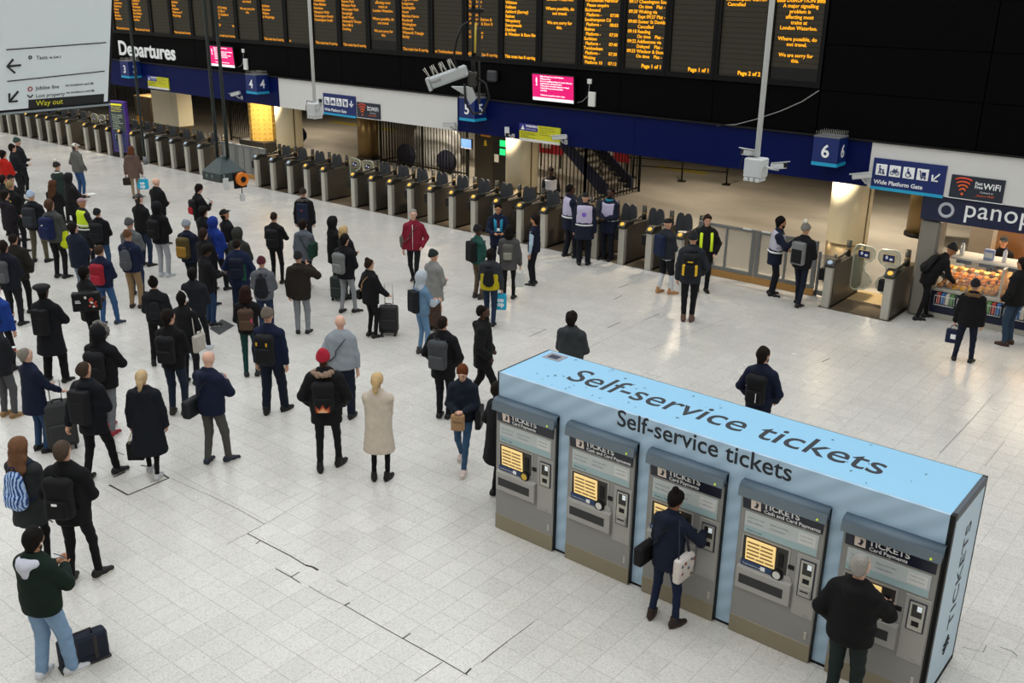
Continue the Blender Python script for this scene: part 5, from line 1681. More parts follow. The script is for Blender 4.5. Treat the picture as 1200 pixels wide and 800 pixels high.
M_KBLUE = node_mat('kiosk_front_vinyl', stripe('#a2bed4', '#b0cce2', 1.6, (0, math.radians(-55), 0)))
M_KTOP = node_mat('kiosk_top_vinyl', stripe('#88bfe0', '#93c8e6', 9, (0, 0, math.radians(90))))
M_KSIDE = mat('kiosk_side_vinyl', '#b4cfe2', .35, vary=.04, vscale=2)
M_INK = mat('dark_ink', '#1c222b', .6)
M_GREYMACH = mat('machine_grey', '#8e8d89', .45, .1, vary=.05, vscale=4)
M_GREYMACH2 = mat('machine_grey_light', '#a3a19c', .42, .1, vary=.04)
M_HOOD = mat('machine_hood', '#566876', .4, .0)
M_HDR = mat('machine_header', '#12172a', .35)
kb = thing('ticket_kiosk', 'long pale blue kiosk block reading Self-service tickets on top and front', 'kiosk', (KX0, KY0, 0))
W_, D_ = KX1 - KX0, KY1 - KY0
MB().box(.03, W_ - .03, .03, D_, 0.02, KZ - .02).build('carcass', M_BLACK, kb)
MB().box(.0, W_ - .035, .0, .035, .03, KZ).build('front_panel', M_KBLUE, kb)
MB().box(.02, W_ - .05, .0355, D_ - .01, KZ - .02, KZ + .001).build('top_panel', M_KTOP, kb)
MB().box(W_ - .03, W_ - .004, .06, D_ - .03, .06, KZ - .08).build('side_panel', M_KSIDE, kb)
MB().box(W_ - .05, W_, -.004, .06, 0, KZ + .004, .004).build('corner_post', M_BLACK, kb)
MB().box(W_ - .05, W_, D_ - .03, D_ + .004, 0, KZ + .004, .004).build('corner_post', M_BLACK, kb)
MB().box(-.004, .02, -.004, D_, 0, KZ + .004, .004).build('end_edge', M_BLACK, kb)
MB().box(W_ - .05, W_ + .002, .06, D_ - .03, KZ - .08, KZ + .004, .006).build('top_rail', mat('slate_trim', '#4d535b', .5), kb)
MB().box(.02, W_ - .05, D_ - .012, D_ + .002, 0, KZ).build('rear_edge', M_BLACK, kb)
MB().box(0, W_, -.002, D_, 0, .03).build('base_rail', M_BLACK, kb)
text('Self-service tickets', M_INK, kb, (.74, .36, KZ + .002), .4, 'top', bold=.002, fitw=3.86, fith=.40, depth=.001, res=4)
text('Self-service tickets', M_INK, kb, (1.76, -.002, 1.965), .2, 'front', bold=.002, fitw=2.10, depth=.001, res=4)
tm_ = text_mesh('TICKETS', .3, 'LEFT', .003, .001, 1.08, 1.0, 4)
link('lettering', tm_, M_INK, kb, (W_ - .003, .70, .62), (PI / 2, -PI / 2, PI / 2), (1, .85, 1))
lg = MB()
for dz in (0, .055):
    lg.tube([(W_ - .002, .50 + .0, .40 + dz), (W_ - .002, .68, .40 + dz)], .010, 5)
lg.tube([(W_ - .002, .54, .33), (W_ - .002, .60, .40), (W_ - .002, .56, .455), (W_ - .002, .63, .52)], .010, 5)
lg.build('arrow_logo', M_INK, kb)
st_ = MB().box(.10, .36, D_ - .28, D_ - .06, KZ + .002, KZ + .006)
o_ = st_.build('lost_notice', mat('paper_print', '#8f9199', .7)); o_.location = (KX0, KY0, 0)
o_.parent = kb; o_.location = (0, 0, 0)
MB().box(.15, .30, D_ - .24, D_ - .12, KZ + .006, KZ + .0075).build('notice_picture', mat('dark_print', '#1f2740', .6), o_)
# bits of leaf and dirt lying on the top
rr = random.Random(11)
m_ = MB()
for k in range(46):
    x_ = rr.uniform(.4, 2.7) if k < 36 else rr.uniform(2.7, 5.2); y_ = rr.uniform(.08, D_ - .06)
    w = rr.uniform(0, PI); a_ = rr.uniform(.008, .03); b_ = rr.uniform(.006, .014)
    m_.add([(x_ + a_ * math.cos(w), y_ + a_ * math.sin(w), KZ + .003), (x_ - b_ * math.sin(w), y_ + b_ * math.cos(w), KZ + .006), (x_ - a_ * math.cos(w), y_ - a_ * math.sin(w), KZ + .003), (x_ + b_ * math.sin(w), y_ - b_ * math.cos(w), KZ + .004)], [(3, 2, 1, 0)])
o_ = m_.build('debris', mat('leaf_litter', '#4f6f86', .9), kb); o_['kind'] = 'stuff'

# ------------------------------------------------------------------ the five ticket machines
M_SCR = mat('machine_screen_glow', '#e8c98a', .3, emit=.5, ecol='#ffd98c')
M_BTN = mat('screen_button', '#6f5a2c', .4, emit=.15, ecol='#a8843c')
M_BLUE2 = mat('label_blue', '#1c3a66', .4)
M_INFO = mat('info_strip', '#bfc6c6', .45)
M_INFOT = mat('info_text', '#8a8f92', .6)
M_TEAL = mat('info_teal', '#9fb8bb', .45)


def machine(k, x, cash, label):
    t = thing('ticket_machine', label, 'ticket machine', (x, KY0, 0))
    B = lambda n, m, *a, bev=0.0, par=None: MB().box(*a, bev).build(n, m, par or t)
    w = .93
    B('cabinet', M_GREYMACH, 0, w, -.055, -.004, .03, 1.70, bev=.012)
    B('plinth', mat('plinth_metal', '#918873', .45, .3), .004, w - .004, -.060, -.004, .0, .215, bev=.004)
    B('side_trim', M_BLACK, w, w + .012, -.05, -.002, .02, 1.83)
    hp = [(-.004, 1.845), (-.075, 1.84), (-.112, 1.80), (-.122, 1.70), (-.10, 1.70), (-.09, 1.73), (-.004, 1.75)]
    MB().prism(hp, 'x', -.012, w + .012, True).build('hood', M_HOOD, t)
    MB().prism([(-.126, 1.692), (-.118, 1.692), (-.108, 1.80), (-.116, 1.80)], 'x', -.012, w + .012).build('hood_lip', mat('hood_edge', '#66757f', .4), t)
    hd = MB().prism([(-.060, 1.535), (-.055, 1.535), (-.055, 1.74), (-.085, 1.74), (-.085, 1.71)], 'x', .03, w - .03).build('header', M_HDR, t)
    # header artwork lies on its sloping face
    sl = math.atan2(1.71 - 1.535, .025)
    rotx_ = PI / 2 + (PI / 2 - sl)
    def on_slope(u):  # u along the slope from its foot
        return (-.061 - math.cos(sl) * u, 1.535 + math.sin(sl) * u)
    y_, z_ = on_slope(.078)
    lm = link('lettering', text_mesh('TICKETS', .1, 'LEFT', .002, .001, 1.0, 1.0, 3), M_LETTER, hd, (.26, y_ - .003, z_), (rotx_, 0, 0), (1.05, .95, 1))
    y_, z_ = on_slope(.018)
    link('lettering', text_mesh('Cash and Card Payments' if cash else 'Card Payments', .06, 'LEFT', .0008, .001, 1.0, 1.0, 2), M_LETTER, hd, (.27, y_ - .004, z_ + .002), (rotx_, 0, 0))
    y_, z_ = on_slope(.025)
    ic = MB(); ic.box(0, .11, 0, .12, 0, .004, .002)
    io = link('ticket_icon', ic.mesh('ticket_icon'), mat('icon_tile', '#e8d9cc', .5), hd, (.125, y_ - .004, z_), (rotx_, 0, 0))
    ic2 = MB(); ic2.prism([(.03, .03), (.07, .02), (.09, .075), (.06, .10), (.055, .05)], 'z', .004, .006)
    link('icon_shape', ic2.mesh('icon_shape'), M_HDR, io)
    MB().ball((w - .08, -.128, 1.72), .013, n=8, m=5).build('lamp', mat('green_dot', '#b8c840', .4, emit=.4), hd)
    # instruction strip
    inf = B('instruction_panel', M_INFO, .065, w - .06, -.062, -.055, 1.265, 1.51, bev=.003)
    B('teal_band', M_TEAL, .07, w - .065, -.0635, -.062, 1.27, 1.345, par=inf)
    B('notice', mat('notice_white', '#d6d8d6', .5), w - .27, w - .085, -.065, -.062, 1.36, 1.48, par=inf)
    for r_, s2 in enumerate(('Insert your card', 'Select your ticket', 'Enter reference', 'Collect tickets')):
        text(s2, M_INFOT, inf, (.10 + (r_ % 2) * .25, -.0645, 1.44 - (r_ // 2) * .05), .028, 'front', depth=.0005, res=1)
    for r_ in range(2):
        text('Collect here', M_INFOT, inf, (w - .255, -.0665, 1.44 - r_ * .045), .028, 'front', depth=.0005, res=1)
    text('How to buy', M_BLUE2, inf, (.10, -.0645, 1.29), .035, 'front', depth=.0005, res=1)
    # screen recess, tilted screen with buttons
    rc = MB()
    rc.box(.06, .60, -.062, -.054, 1.225, 1.245); rc.box(.58, .60, -.062, -.054, .93, 1.225); rc.box(.06, .075, -.062, -.054, .93, 1.225)
    rc.build('screen_surround', M_GREYMACH2, t)
    B('recess', M_DARKSTEEL, .075, .58, -.058, -.054, .93, 1.225)
    Ms = Matrix.Translation((.115, -.068, .95)) @ Matrix.Rotation(math.radians(3), 4, 'X')
    sc_ = MB(); sc_.box(0, .335, -.004, .004, 0, .27, .004, M=Ms)
    so = sc_.build('screen', M_SCR, t)
    bb = MB().box(0, .1, -.003, .001, 0, .028, .001).mesh('button'); bb.materials.append(M_BTN)
    for r_ in range(5):
        for c_ in range(2 if r_ else 3):
            p_ = Ms @ Vector((.018 + c_ * (.15 if r_ else .105), -.006, .03 + r_ * .046))
            q = link('button', bb, None, so, p_, (math.radians(3), 0, 0), (1.38 if r_ else .95, 1, .62))
    B('card_reader', M_BLACK, .475, .535, -.07, -.054, 1.0, 1.16, bev=.005)
    B('blue_label', M_BLUE2, .07, .43, -.072, -.054, .875, .935, bev=.002)
    text('Touch screen to start', M_LETTER, t, (.09, -.0735, .893), .026, 'front', depth=.0005, res=1)
    B('label_tile', M_LETTER, .30, .35, -.0745, -.072, .882, .928)
    c0 = MB().cyl((.485, -.085, .905), (.485, -.054, .905), .062, .066, 20).build('dial', M_BLACK, t)
    MB().cyl((.485, -.088, .905), (.485, -.085, .905), .043, .043, 18).build('dial_face', mat('dial_face', '#d8b23a' if k == 0 else '#d9d6d0', .4), c0)
    B('coin_slot', M_BLACK, .59, .655, -.064, -.054, 1.02, 1.07)
    if k in (1, 3):
        MB().cyl((.60, -.066, .89), (.60, -.054, .89), .045, .045, 16).build('speaker_disc', M_GREYMACH2, t)
    # ticket tray
    tr = MB(); tr.prism([(-.054, .56), (-.10, .60), (-.10, .845), (-.054, .87)], 'x', .045, .655)
    to = tr.build('tray_housing', M_GREYMACH2, t)
    B('tray_slot', mat('slot_dark', '#26272a', .5), .08, .58, -.1015, -.10, .665, .775, par=to)
    # right-hand service panel
    rp = B('side_panel', M_GREYMACH2, .675, .915, -.064, -.054, .52, 1.245, bev=.004)
    hh = .44 if cash else .33
    cu = B('card_unit', mat('unit_frame', '#1d2436', .4), .715, .885, -.075, -.06, 1.20 - hh, 1.20, bev=.006, par=rp)
    B('keypad_plate', M_STEEL, .73, .87, -.078, -.074, 1.20 - hh + .015, 1.185, par=cu)
    B('keypad_recess', M_DARKSTEEL, .75, .85, -.080, -.078, 1.03, 1.165, par=cu)
    B('display', mat('keypad_screen', '#c8d0d4', .3, emit=.5), .80, .845, -.082, -.080, 1.10, 1.16, par=cu)
    B('slot', M_BLACK, .765, .835, -.081, -.078, .93, .985, par=cu)
    if cash:
        B('note_acceptor', M_GREYMACH2, .735, .865, -.095, -.078, .78, .885, bev=.008, par=cu)
        B('note_slot', M_BLACK, .755, .845, -.098, -.095, .835, .85, par=cu)
    text('Cards', M_INFOT, rp, (.80, -.0665, .545), .025, 'front', depth=.0005, res=1)
    B('lock', M_STEEL, .845, .875, -.064, -.054, .27, .36, bev=.004)
    return t


for k, (x, cash, lab) in enumerate(((-7.29, False, 'grey ticket machine reading Card Payments at the far left end of the kiosk'), (-6.17, True, 'grey Cash and Card ticket machine, second from the left kiosk end'), (-5.06, False, 'grey Card Payments ticket machine with the dark-coated person in front of it'),
                                     (-3.93, True, 'grey Cash and Card ticket machine between the two people buying tickets'), (-2.83, False, 'grey Card Payments ticket machine beside the blue kiosk end panel'))):
    machine(k, x, cash, lab)

# ------------------------------------------------------------------ hanging sign at the top left
SX = -11.0
sg = thing('hanging_sign', 'large pale hanging direction sign with Taxis, Jubilee line and Way out', 'sign', (SX, 6.19, 5.30), rot=(0, math.radians(17), 0))
M_SIGNW = mat('sign_white', '#dfe9ee', .4, vary=.03)
MB().box(-.12, 0, -3.6, 0, 0, 3.0, .006).build('casing', M_BLACK, sg)
MB().box(-.002, .006, -3.58, -.035, .03, 2.98).build('face', M_SIGNW, sg)
MB().box(-.13, .01, -3.6, .0, -.02, .0).build('lower_edge', mat('sign_edge', '#8c979c', .4), sg)
M_SINK = mat('sign_ink', '#15181c', .6)
lx = .008
for z in (.33 + .10, .80):
    pass
def sgpt(px, py):
    """pixel -> sign-local y, z on the tilted face"""
    n_ = np.array([math.cos(math.radians(17)), 0, -math.sin(math.radians(17))])
    d = ray(px, py); p0 = np.array([SX, 6.19, 5.30])
    P = CAMP + d * (((p0 - CAMP) @ n_) / (d @ n_))
    e2 = np.array([math.sin(math.radians(17)), 0, math.cos(math.radians(17))])
    return P[1] - 6.19, (P - p0) @ e2
def sline(a, b, r):
    (y0, z0), (y1, z1) = sgpt(*a), sgpt(*b)
    return MB().tube([(lx, y0, z0), (lx, y1, z1)], r, 5)
sline((7, 58), (124, 49.5), .006).build('divider', M_SINK, sg)
sline((8, 95), (122, 83), .006).build('divider', M_SINK, sg)
def poly(pts, r, n_):
    P = [sgpt(*p) for p in pts]
    MB().tube([(lx, y, z) for y, z in P], r, 5).build(n_, M_SINK, sg)
poly([(24, 76), (8, 77.5)], .012, 'arrow'); poly([(15, 69), (8, 77.5), (17, 85)], .012, 'arrow_head')
poly([(21, 106.5), (10.5, 119)], .012, 'arrow'); poly([(10.5, 109), (10.5, 119), (20, 118)], .012, 'arrow_head')
def stext(s2, px, py, h, px1):
    y, z = sgpt(px, py)
    text(s2, M_SINK, sg, (lx, y, z), h, 'side', depth=.001, res=3, fitw=sgpt(px1, py)[0] - y)
stext('Taxis', 42, 69.5, .11, 55); stext('via Exit 2', 57, 68.3, .055, 71)
stext('Jubilee line', 41.5, 105, .11, 69); stext('via escalators and lift', 76, 101, .055, 109)
stext('Lost property', 41.5, 114, .11, 75); stext('via escalators and lift', 77, 109.5, .055, 110)
(y0, z0), (y1, z1) = sgpt(33, 126.5), sgpt(121.5, 108)
MB().box(.004, .010, y0, y1, z0, z0 + .095).build('way_out_strip', mat('strip_black', '#101214', .5), sg)
y, z = sgpt(41.5, 124); text('Way out', mat('sign_yellow', '#d8d326', .5), sg, (.012, y, z0 + .022), .085, 'side', depth=.001, res=3)
y, z = sgpt(35, 104); MB().torus((lx, y, z), .022, .006, 'x', 16, 5).build('roundel', mat('roundel_red', '#a03a40', .5), sg)
y, z = sgpt(35, 67); MB().torus((lx, y, z + .0), .016, .006, 'x', 10, 5).build('taxi_icon', M_SINK, sg)
y, z = sgpt(35, 114); MB().tube([(lx, y - .03, z + .03), (lx, y, z), (lx, y + .03, z + .03)], .008, 5).build('property_icon', M_SINK, sg)
for yy in (-.7, -2.8):
    MB().cyl((-.06, yy, 2.9), (-.06 - math.sin(math.radians(17)) * 4.2, yy, 2.9 + math.cos(math.radians(17)) * 4.2), .02, n=8).build('hanger', M_GREYPAINT, sg)

# ------------------------------------------------------------------ cameras, poles and lantern
M_CAMW = mat('camera_white', '#c3c6c6', .4, vary=.05)


def bullet(parent, loc, rz, tilt, L=.34, r=.05, col=None):
    c = MB()
    Mx = Matrix.Translation(loc) @ Matrix.Rotation(rz, 4, 'Z') @ Matrix.Rotation(tilt, 4, 'X')
    c.box(-r, r, -L / 2, L / 2, -r, r, .018, M=Mx)
    o_ = c.build('camera', col or M_CAMW, parent)
    MB().box(-r * 1.15, r * 1.15, -L / 2 - .05, L / 2 - .04, r, r + .012, .004, M=Mx).build('sunshield', col or M_CAMW, o_)
    MB().box(-r * .7, r * .7, -L / 2 - .006, -L / 2, -r * .7, r * .7, M=Mx).build('lens', M_BLACK, o_)
    return o_


def hang_pole(px, py, Y, label, rigs):
    P = on(1, Y, px, py)
    t = thing('camera_pole', label, 'camera', (P[0], P[1], P[2]))
    MB().cyl((0, 0, .15), (0, 0, 12.0 - P[2]), .035, .035, 12).build('pole', mat('pole_white', '#d2d4d2', .4), t)
    MB().box(-.16, .16, -.14, .14, -.16, .16, .02).build('housing', M_CAMW, t)
    for k in range(3):
        MB().box(-.14 + k * .1, -.06 + k * .1, -.15, .12, -.22, -.16, .01).build('foot_block', M_CAMW, t)
    for dx, dy, dz, rz, ti in rigs:
        bullet(t, (dx, dy, dz), rz, ti)
        MB().tube([(dx * .25, dy * .25, .05), (dx * .6, dy * .6, .02), (dx, dy, dz - .06)], .022, 8).build('arm', M_CAMW, t)
    MB().tube([(-.05, 0, .16), (-.22, -.05, .2), (-.25, -.08, 0), (-.15, -.1, -.12)], .01, 6).build('cable', M_BLACK, t)
    return t


def shrink(t, f):
    for c in t.children:
        if c.name.split('.')[0] != 'pole':
            c.scale = (f, f, f)


shrink(hang_pole(369, 128, 14.0, 'white hanging camera pole with one camera in front of the white fascia', [(.40, -.15, .22, math.radians(50), math.radians(-14))]), .85)
shrink(hang_pole(886, 196, 12.0, 'white hanging pole with two white cameras left of number six', [(.42, -.05, .08, math.radians(62), math.radians(-12)), (-.13, .02, .22, math.radians(-30), math.radians(-10))]), .78)

P = on(1, 8.0, 527, 90)
t = thing('camera_mast', 'dark hanging mast with large grey spiked camera and looping cables', 'camera', tuple(P))
M_GCAM = mat('grey_camera', '#aeb3b4', .4, .2, vary=.06)
Mc = Matrix.Rotation(-YAW, 4, 'Z') @ Matrix.Rotation(math.radians(-20), 4, 'Y')
MB().box(-.22, .20, -.07, .07, -.055, .065, .02, M=Mc).build('camera_body', M_GCAM, t)
MB().box(-.25, -.215, -.075, .075, -.07, .07, .008, M=Mc).build('camera_hood', M_GCAM, t)
MB().box(-.253, -.249, -.055, .055, -.05, .05, M=Mc).build('lens', M_BLACK, t)
link('lettering', text_mesh('PHILIPS', .035, 'LEFT', .0, .0005, 1, 1, 2), M_INK, t, Mc @ Vector((-.20, -.0715, -.005)), (Mc @ Matrix.Rotation(PI / 2, 4, 'X')).to_euler())
sp_ = MB()
for k in range(7):
    x_ = -.20 + k * .048
    for sgn_ in (-1, 1):
        a_ = Mc @ Vector((x_, sgn_ * .03, .06)); b_ = Mc @ Vector((x_ - .03 + (k % 2) * .03, sgn_ * .09, .17))
        sp_.cyl(a_, b_, .004, n=5)
sp_.build('bird_spikes', M_STEEL, t)['kind'] = 'stuff'
RZ = Mc.to_3x3().to_4x4() @ Matrix.Rotation(math.radians(20), 4, 'Y')
V3 = lambda u, d, z: tuple(RZ @ Vector((u, d, z)))
MB().cyl(V3(.25, 0, -.12), V3(.25, 0, 12.0 - P[2]), .022, n=10).build('mast', M_DARKSTEEL, t)
MB().cyl(V3(.31, .02, -.28), V3(.31, .02, 1.3), .012, n=8).build('conduit', M_DARKSTEEL, t)
MB().box(.27, .33, -.03, .03, .16, .50, .008, M=RZ).build('terminal_box', M_DARKSTEEL, t)
for z in (.18, .65, .9):
    MB().box(.20, .36, -.05, .05, z, z + .035, M=RZ).build('clamp', M_BLACK, t)
MB().box(.19, .29, -.05, .05, -.10, .06, .02, M=RZ).build('pan_head', M_DARKSTEEL, t)
MB().prism([(.02, -.10), (.24, -.10), (.28, -.22), (.22, -.28), (.16, -.18)], 'y', -.05, .05, M=RZ).build('bracket', M_GCAM, t)
MB().tube([V3(.24, -.05, .58), V3(.14, -.07, .52), V3(.08, -.08, .38), V3(.05, -.08, .22), V3(.08, -.06, .10)], .012, 6).build('cable', M_BLACK, t)
MB().tube([V3(.16, -.05, -.06), V3(.17, -.07, -.25), V3(.25, -.08, -.37), V3(.36, -.08, -.35), V3(.42, -.06, -.20), V3(.38, -.04, -.06), V3(.28, -.03, -.0)], .013, 6).build('cable', M_BLACK, t)
MB().tube([V3(.27, -.045, .25), V3(.275, -.05, .55)], .012, 6).build('yellow_tie', mat('tie_yellow', '#b9a23a', .5), t)


def wall_cam(px, py, label, rz, tilt, back=FY - .04, flip=1):
    P = on(1, back - .22, px, py)
    t = thing('wall_camera', label, 'camera', tuple(P))
    bullet(t, (0, 0, 0), rz, tilt, .40, .055)
    MB().tube([(0, 0, -.04), (.05, .1, -.14), (.05, .22, -.14)], .025, 8).build('bracket', M_CAMW, t)
    MB().box(0, .1, .20, .222, -.2, -.08, .005).build('mount_plate', M_CAMW, t)


wall_cam(1010, 206, 'white bullet camera on the fascia corner beside the Wide Platform Gate sign', math.radians(-70), math.radians(10))
wall_cam(594, 154, 'white bullet camera on blue fascia left of the yellow notice', math.radians(40), math.radians(15))
wall_cam(656, 161, 'white bullet camera at the right edge of the yellow notice', math.radians(-70), math.radians(8))
wall_cam(527, 146, 'white bullet camera on the white fascia left of number five', math.radians(-75), math.radians(4))
wall_cam(276, 110, 'white bullet camera on blue fascia left of number four', math.radians(-75), math.radians(14))

# green pyramid lantern with an orange reel, hung on two rods
P = on(1, 11.0, 262, 200)
t = thing('hanging_lantern', 'dark green pyramid housing with orange reel hung above the crowd', 'fixture', tuple(P))
M_LG = mat('lantern_green', '#2c3a3a', .45, .2, vary=.08)
hw = .42
MB().add([(-hw, -hw, 0), (hw, -hw, 0), (hw, hw, 0), (-hw, hw, 0), (-.06, -.06, .42), (.06, -.06, .42), (.06, .06, .42), (-.06, .06, .42)], [(0, 1, 5, 4), (1, 2, 6, 5), (2, 3, 7, 6), (3, 0, 4, 7), (4, 5, 6, 7), (3, 2, 1, 0)]).build('pyramid_roof', M_LG, t)
MB().box(-hw, hw, -hw, hw, -.24, 0, .006).build('skirt', M_LG, t)
for dx in (-.2, .05):
    MB().cyl((dx, -hw - .008, -.10), (dx, -hw, -.10), .05, n=14).build('lens', mat('lens_glass', '#5a6a6a', .2), t)
for (dx, dy) in ((-.08, -.05), (.10, .05)):
    MB().cyl((dx, dy, .36), (dx, dy, 12.0 - P[2]), .032, n=8).build('rod', mat('rod_green', '#26302f', .45, .2), t)
MB().tube([(.04, -.06, .42), (.28, -.20, .12), (.43, -.30, -.05), (.45, -.30, -.14)], .008, 5).build('cable', M_WHITE, t)
MB().box(.42, .49, -.36, -.20, -.44, -.12, .008).build('grey_box', M_CAMW, t)
MB().box(.42, .46, .00, .42, -.46, -.02, .008).build('reel_plate', M_BLACK, t)
MB().cyl((.46, .22, -.20), (.58, .22, -.20), .19, .19, 22).build('orange_reel', mat('reel_orange', '#d9771e', .45), t)
MB().cyl((.58, .22, -.20), (.61, .22, -.20), .08, .08, 16).build('reel_hub', M_BLACK, t)
MB().tube([(.50, .20, -.40), (.50, .20, -.62)], .014, 6).build('reel_cord', M_BLACK, t)
MB().box(.45, .55, .14, .26, -.82, -.62, .01).build('counterweight', M_CAMW, t)
for c in t.children:
    if c.name.split('.')[0] != 'rod':
        c.scale = (.66,) * 3
    else:
        c.location = (0, 0, -.12)
P = on(1, 12.0, 170, 186)
t = thing('hanging_rod', 'thin dark hanging rod with small end fitting above the carrier bag', 'fixture', tuple(P))
MB().cyl((0, 0, 0), (0, 0, 12.0 - P[2]), .03, .022, 8).build('rod', mat('rod_green', '#26302f', .45, .2), t)
MB().cyl((0, 0, -.12), (0, 0, .05), .05, .045, 10).build('end_fitting', M_GREYPAINT, t)
# ------------------------------------------------------------------ people, from the front of the picture to the back
BK, CH, NV, DN = '#0c0d10', '#26272a', '#10172b', '#1f2f4a'
JEAN, LJEAN, GREY, LGREY, KHAKI = '#27405f', '#6f8fae', '#4a4b4e', '#8b8e92', '#8a7254'
UP = dict(hp=14)
DNW = dict(hp=-22)

# bottom left: green fleece, jeans, phone, bag on the floor
J = person((37, 622), (64, 793), 48, 'person in a dark green fleece with white hood and pale jeans, looking at a phone', top='jacket', tc='#0e2019', hem=.86, hood='down', lc='#7d9ab8', leg='wide', shoe='#c9ccd0', sole='#efefec', hc='#14100d', skin='t', beard='#1a1512', arms=('phone', 'phone'), st='shift', g=1.08, bulk=.03, hp=-16, face=True)
V, F = grid_mesh([cap(J['T']((-.09, -.085, 1.47)), J['T']((0, -.14, 1.46)), .05, .066), cap(J['T']((0, -.14, 1.46)), J['T']((.09, -.085, 1.47)), .066, .05), cap(J['T']((0, -.14, 1.45)), J['T']((0, -.15, 1.34)), .06, .03, (1.5, .8, 1)), cap(J['T']((-.07, .06, 1.47)), J['T']((.07, .06, 1.47)), .04)], .018, fold=.003)
link('hood', np_mesh('hood', V, F), cloth('#c9cbd8'), J['root'])
MB().ball(J['HD']((.088, .01, 1.645)), .011, n=8, m=5).build('earbud', M_WHITE, J['root'])
phone(J, 'black phone held by the person in the green fleece')
P = on(2, 0, 100, 776)
t = thing('holdall', 'navy canvas briefcase bag standing on the floor behind the pale jeans', 'bag', (P[0], P[1], 0), math.radians(80))
V, F = grid_mesh([rbox((0, 0, .17), (.24, .075, .17), .03)], .018, fold=.003); link('bag', np_mesh('bag', V, F), cloth('#1b2230', .7), t)
MB().box(-.22, .22, -.092, -.07, .12, .33, .012).build('flap', cloth('#1b2230', .7), t)
for x_ in (-.1, .1):
    MB().box(x_ - .02, x_ + .02, -.098, -.088, .06, .33, .004).build('leather_strap', mat('strap_leather', '#241d1b', .6), t)
MB().tube([(-.1, -.02, .33), (-.09, -.03, .40), (.09, -.03, .40), (.1, -.02, .33)], .012, 6).build('handle', mat('strap_leather', '#241d1b', .6), t)
MB().box(-.25, .25, -.08, .08, .0, .03, .01).build('base', mat('strap_leather', '#241d1b', .6), t)

J = person((91, 516), (98, 681), 32, 'person in a black jacket and black trousers with a rounded black backpack', tc=BK, hem=.80, lc=BK, leg='slim', shoe='#111', sole='#d9d7d0', hair='crop', hc='#4a3d33', arms=('pocket', 'front'), st='shift', bulk=.026, hp=6)
def _logo(o):
    MB().box(-.03, .03, -.185, -.178, -.04, -.012, .003).build('logo_patch', M_LETTER, o)
backpack(J, 'rounded black backpack with small white patch on the slim black-clad person', '#0e0f12', 'day', extra=_logo, sc=1.08)
J = person((21, 512), None, 40, 'person with long brown hair and dark grey coat wearing a blue patterned backpack', H=1.72, top='coat', tc='#2b2e30', hem=.66, lc=BK, leg='tight', hair='long', hc='#6b4c36', arms=('front', 'front'), hp=6, g=.95)
o = backpack(J, 'blue and white patterned backpack on the long-haired person', '#2f62ad', 'soft', '#3f73bc', '#1d2c4c', sc=1.15)
def blue_pattern(nt, b):
    tc = nt.nodes.new('ShaderNodeTexCoord'); vo = nt.nodes.new('ShaderNodeTexWave'); vo.inputs['Scale'].default_value = 9; vo.inputs['Distortion'].default_value = 9; vo.inputs['Detail'].default_value = 3
    nt.links.new(tc.outputs['Object'], vo.inputs['Vector'])
    cr_ = nt.nodes.new('ShaderNodeValToRGB'); e = cr_.color_ramp.elements
    e[0].color = (.01, .03, .12, 1); e[1].position = .75; e[1].color = (.45, .6, .85, 1); q = e.new(.45); q.color = (.03, .15, .5, 1)
    nt.links.new(vo.outputs['Fac'], cr_.inputs[0]); nt.links.new(cr_.outputs[0], b.inputs['Base Color']); b.inputs['Roughness'].default_value = .7
mp_ = node_mat('blue_pattern_cloth', blue_pattern)
for c in o.children[:2]:
    c.material_slots[0].link = 'OBJECT'; c.material_slots[0].material = mp_

J = person((177, 434), (180, 557), 18, 'person with a blonde ponytail in a long black quilted coat, walking away', top='coat', tc='#10151d', hem=.42, quilt=.007, bulk=.036, lc=BK, leg='tight', shoe='#b9babc', sole='#e8e6e0', hair='pony', hc='#b9a07a', arms=('hold', 'hold'), st='step', hood='down')
hand_bag(J, 'boxy black handbag with pale handles held by the blonde ponytail person', 0, .26, .12, .30, '#0d0e11', drop=.20, handle='#c9b48a')
J = person((99, 423), (118, 560), 40, 'person in a black hooded coat with one leg stepped out beside the grey suitcase', tc='#0e1118', hem=.74, lc=BK, shoe='#101012', sole='#8a8784', hair='crop', hc='#3b2f27', arms=('pull', 'front'), st=((-.12, -.12, -6), (.14, .20, 20)), bulk=.03, hood='down', hp=8)
backpack(J, 'square black backpack on the person beside the grey suitcase', '#15161a', 'box', sc=1.02)
J = person((26, 407), (50, 528), 62, 'grey-haired person in a navy coat and blue jeans holding a suitcase handle', top='coat', tc='#0f182e', hem=.70, lc='#2a4364', shoe='#101012', sole='#222', hair='crop', hc='#7a756c', arms=('front', (.18, .34, 1.00)), st='stand', skin='p', face=True, hp=10)
P = on(2, 0, 75, 525)
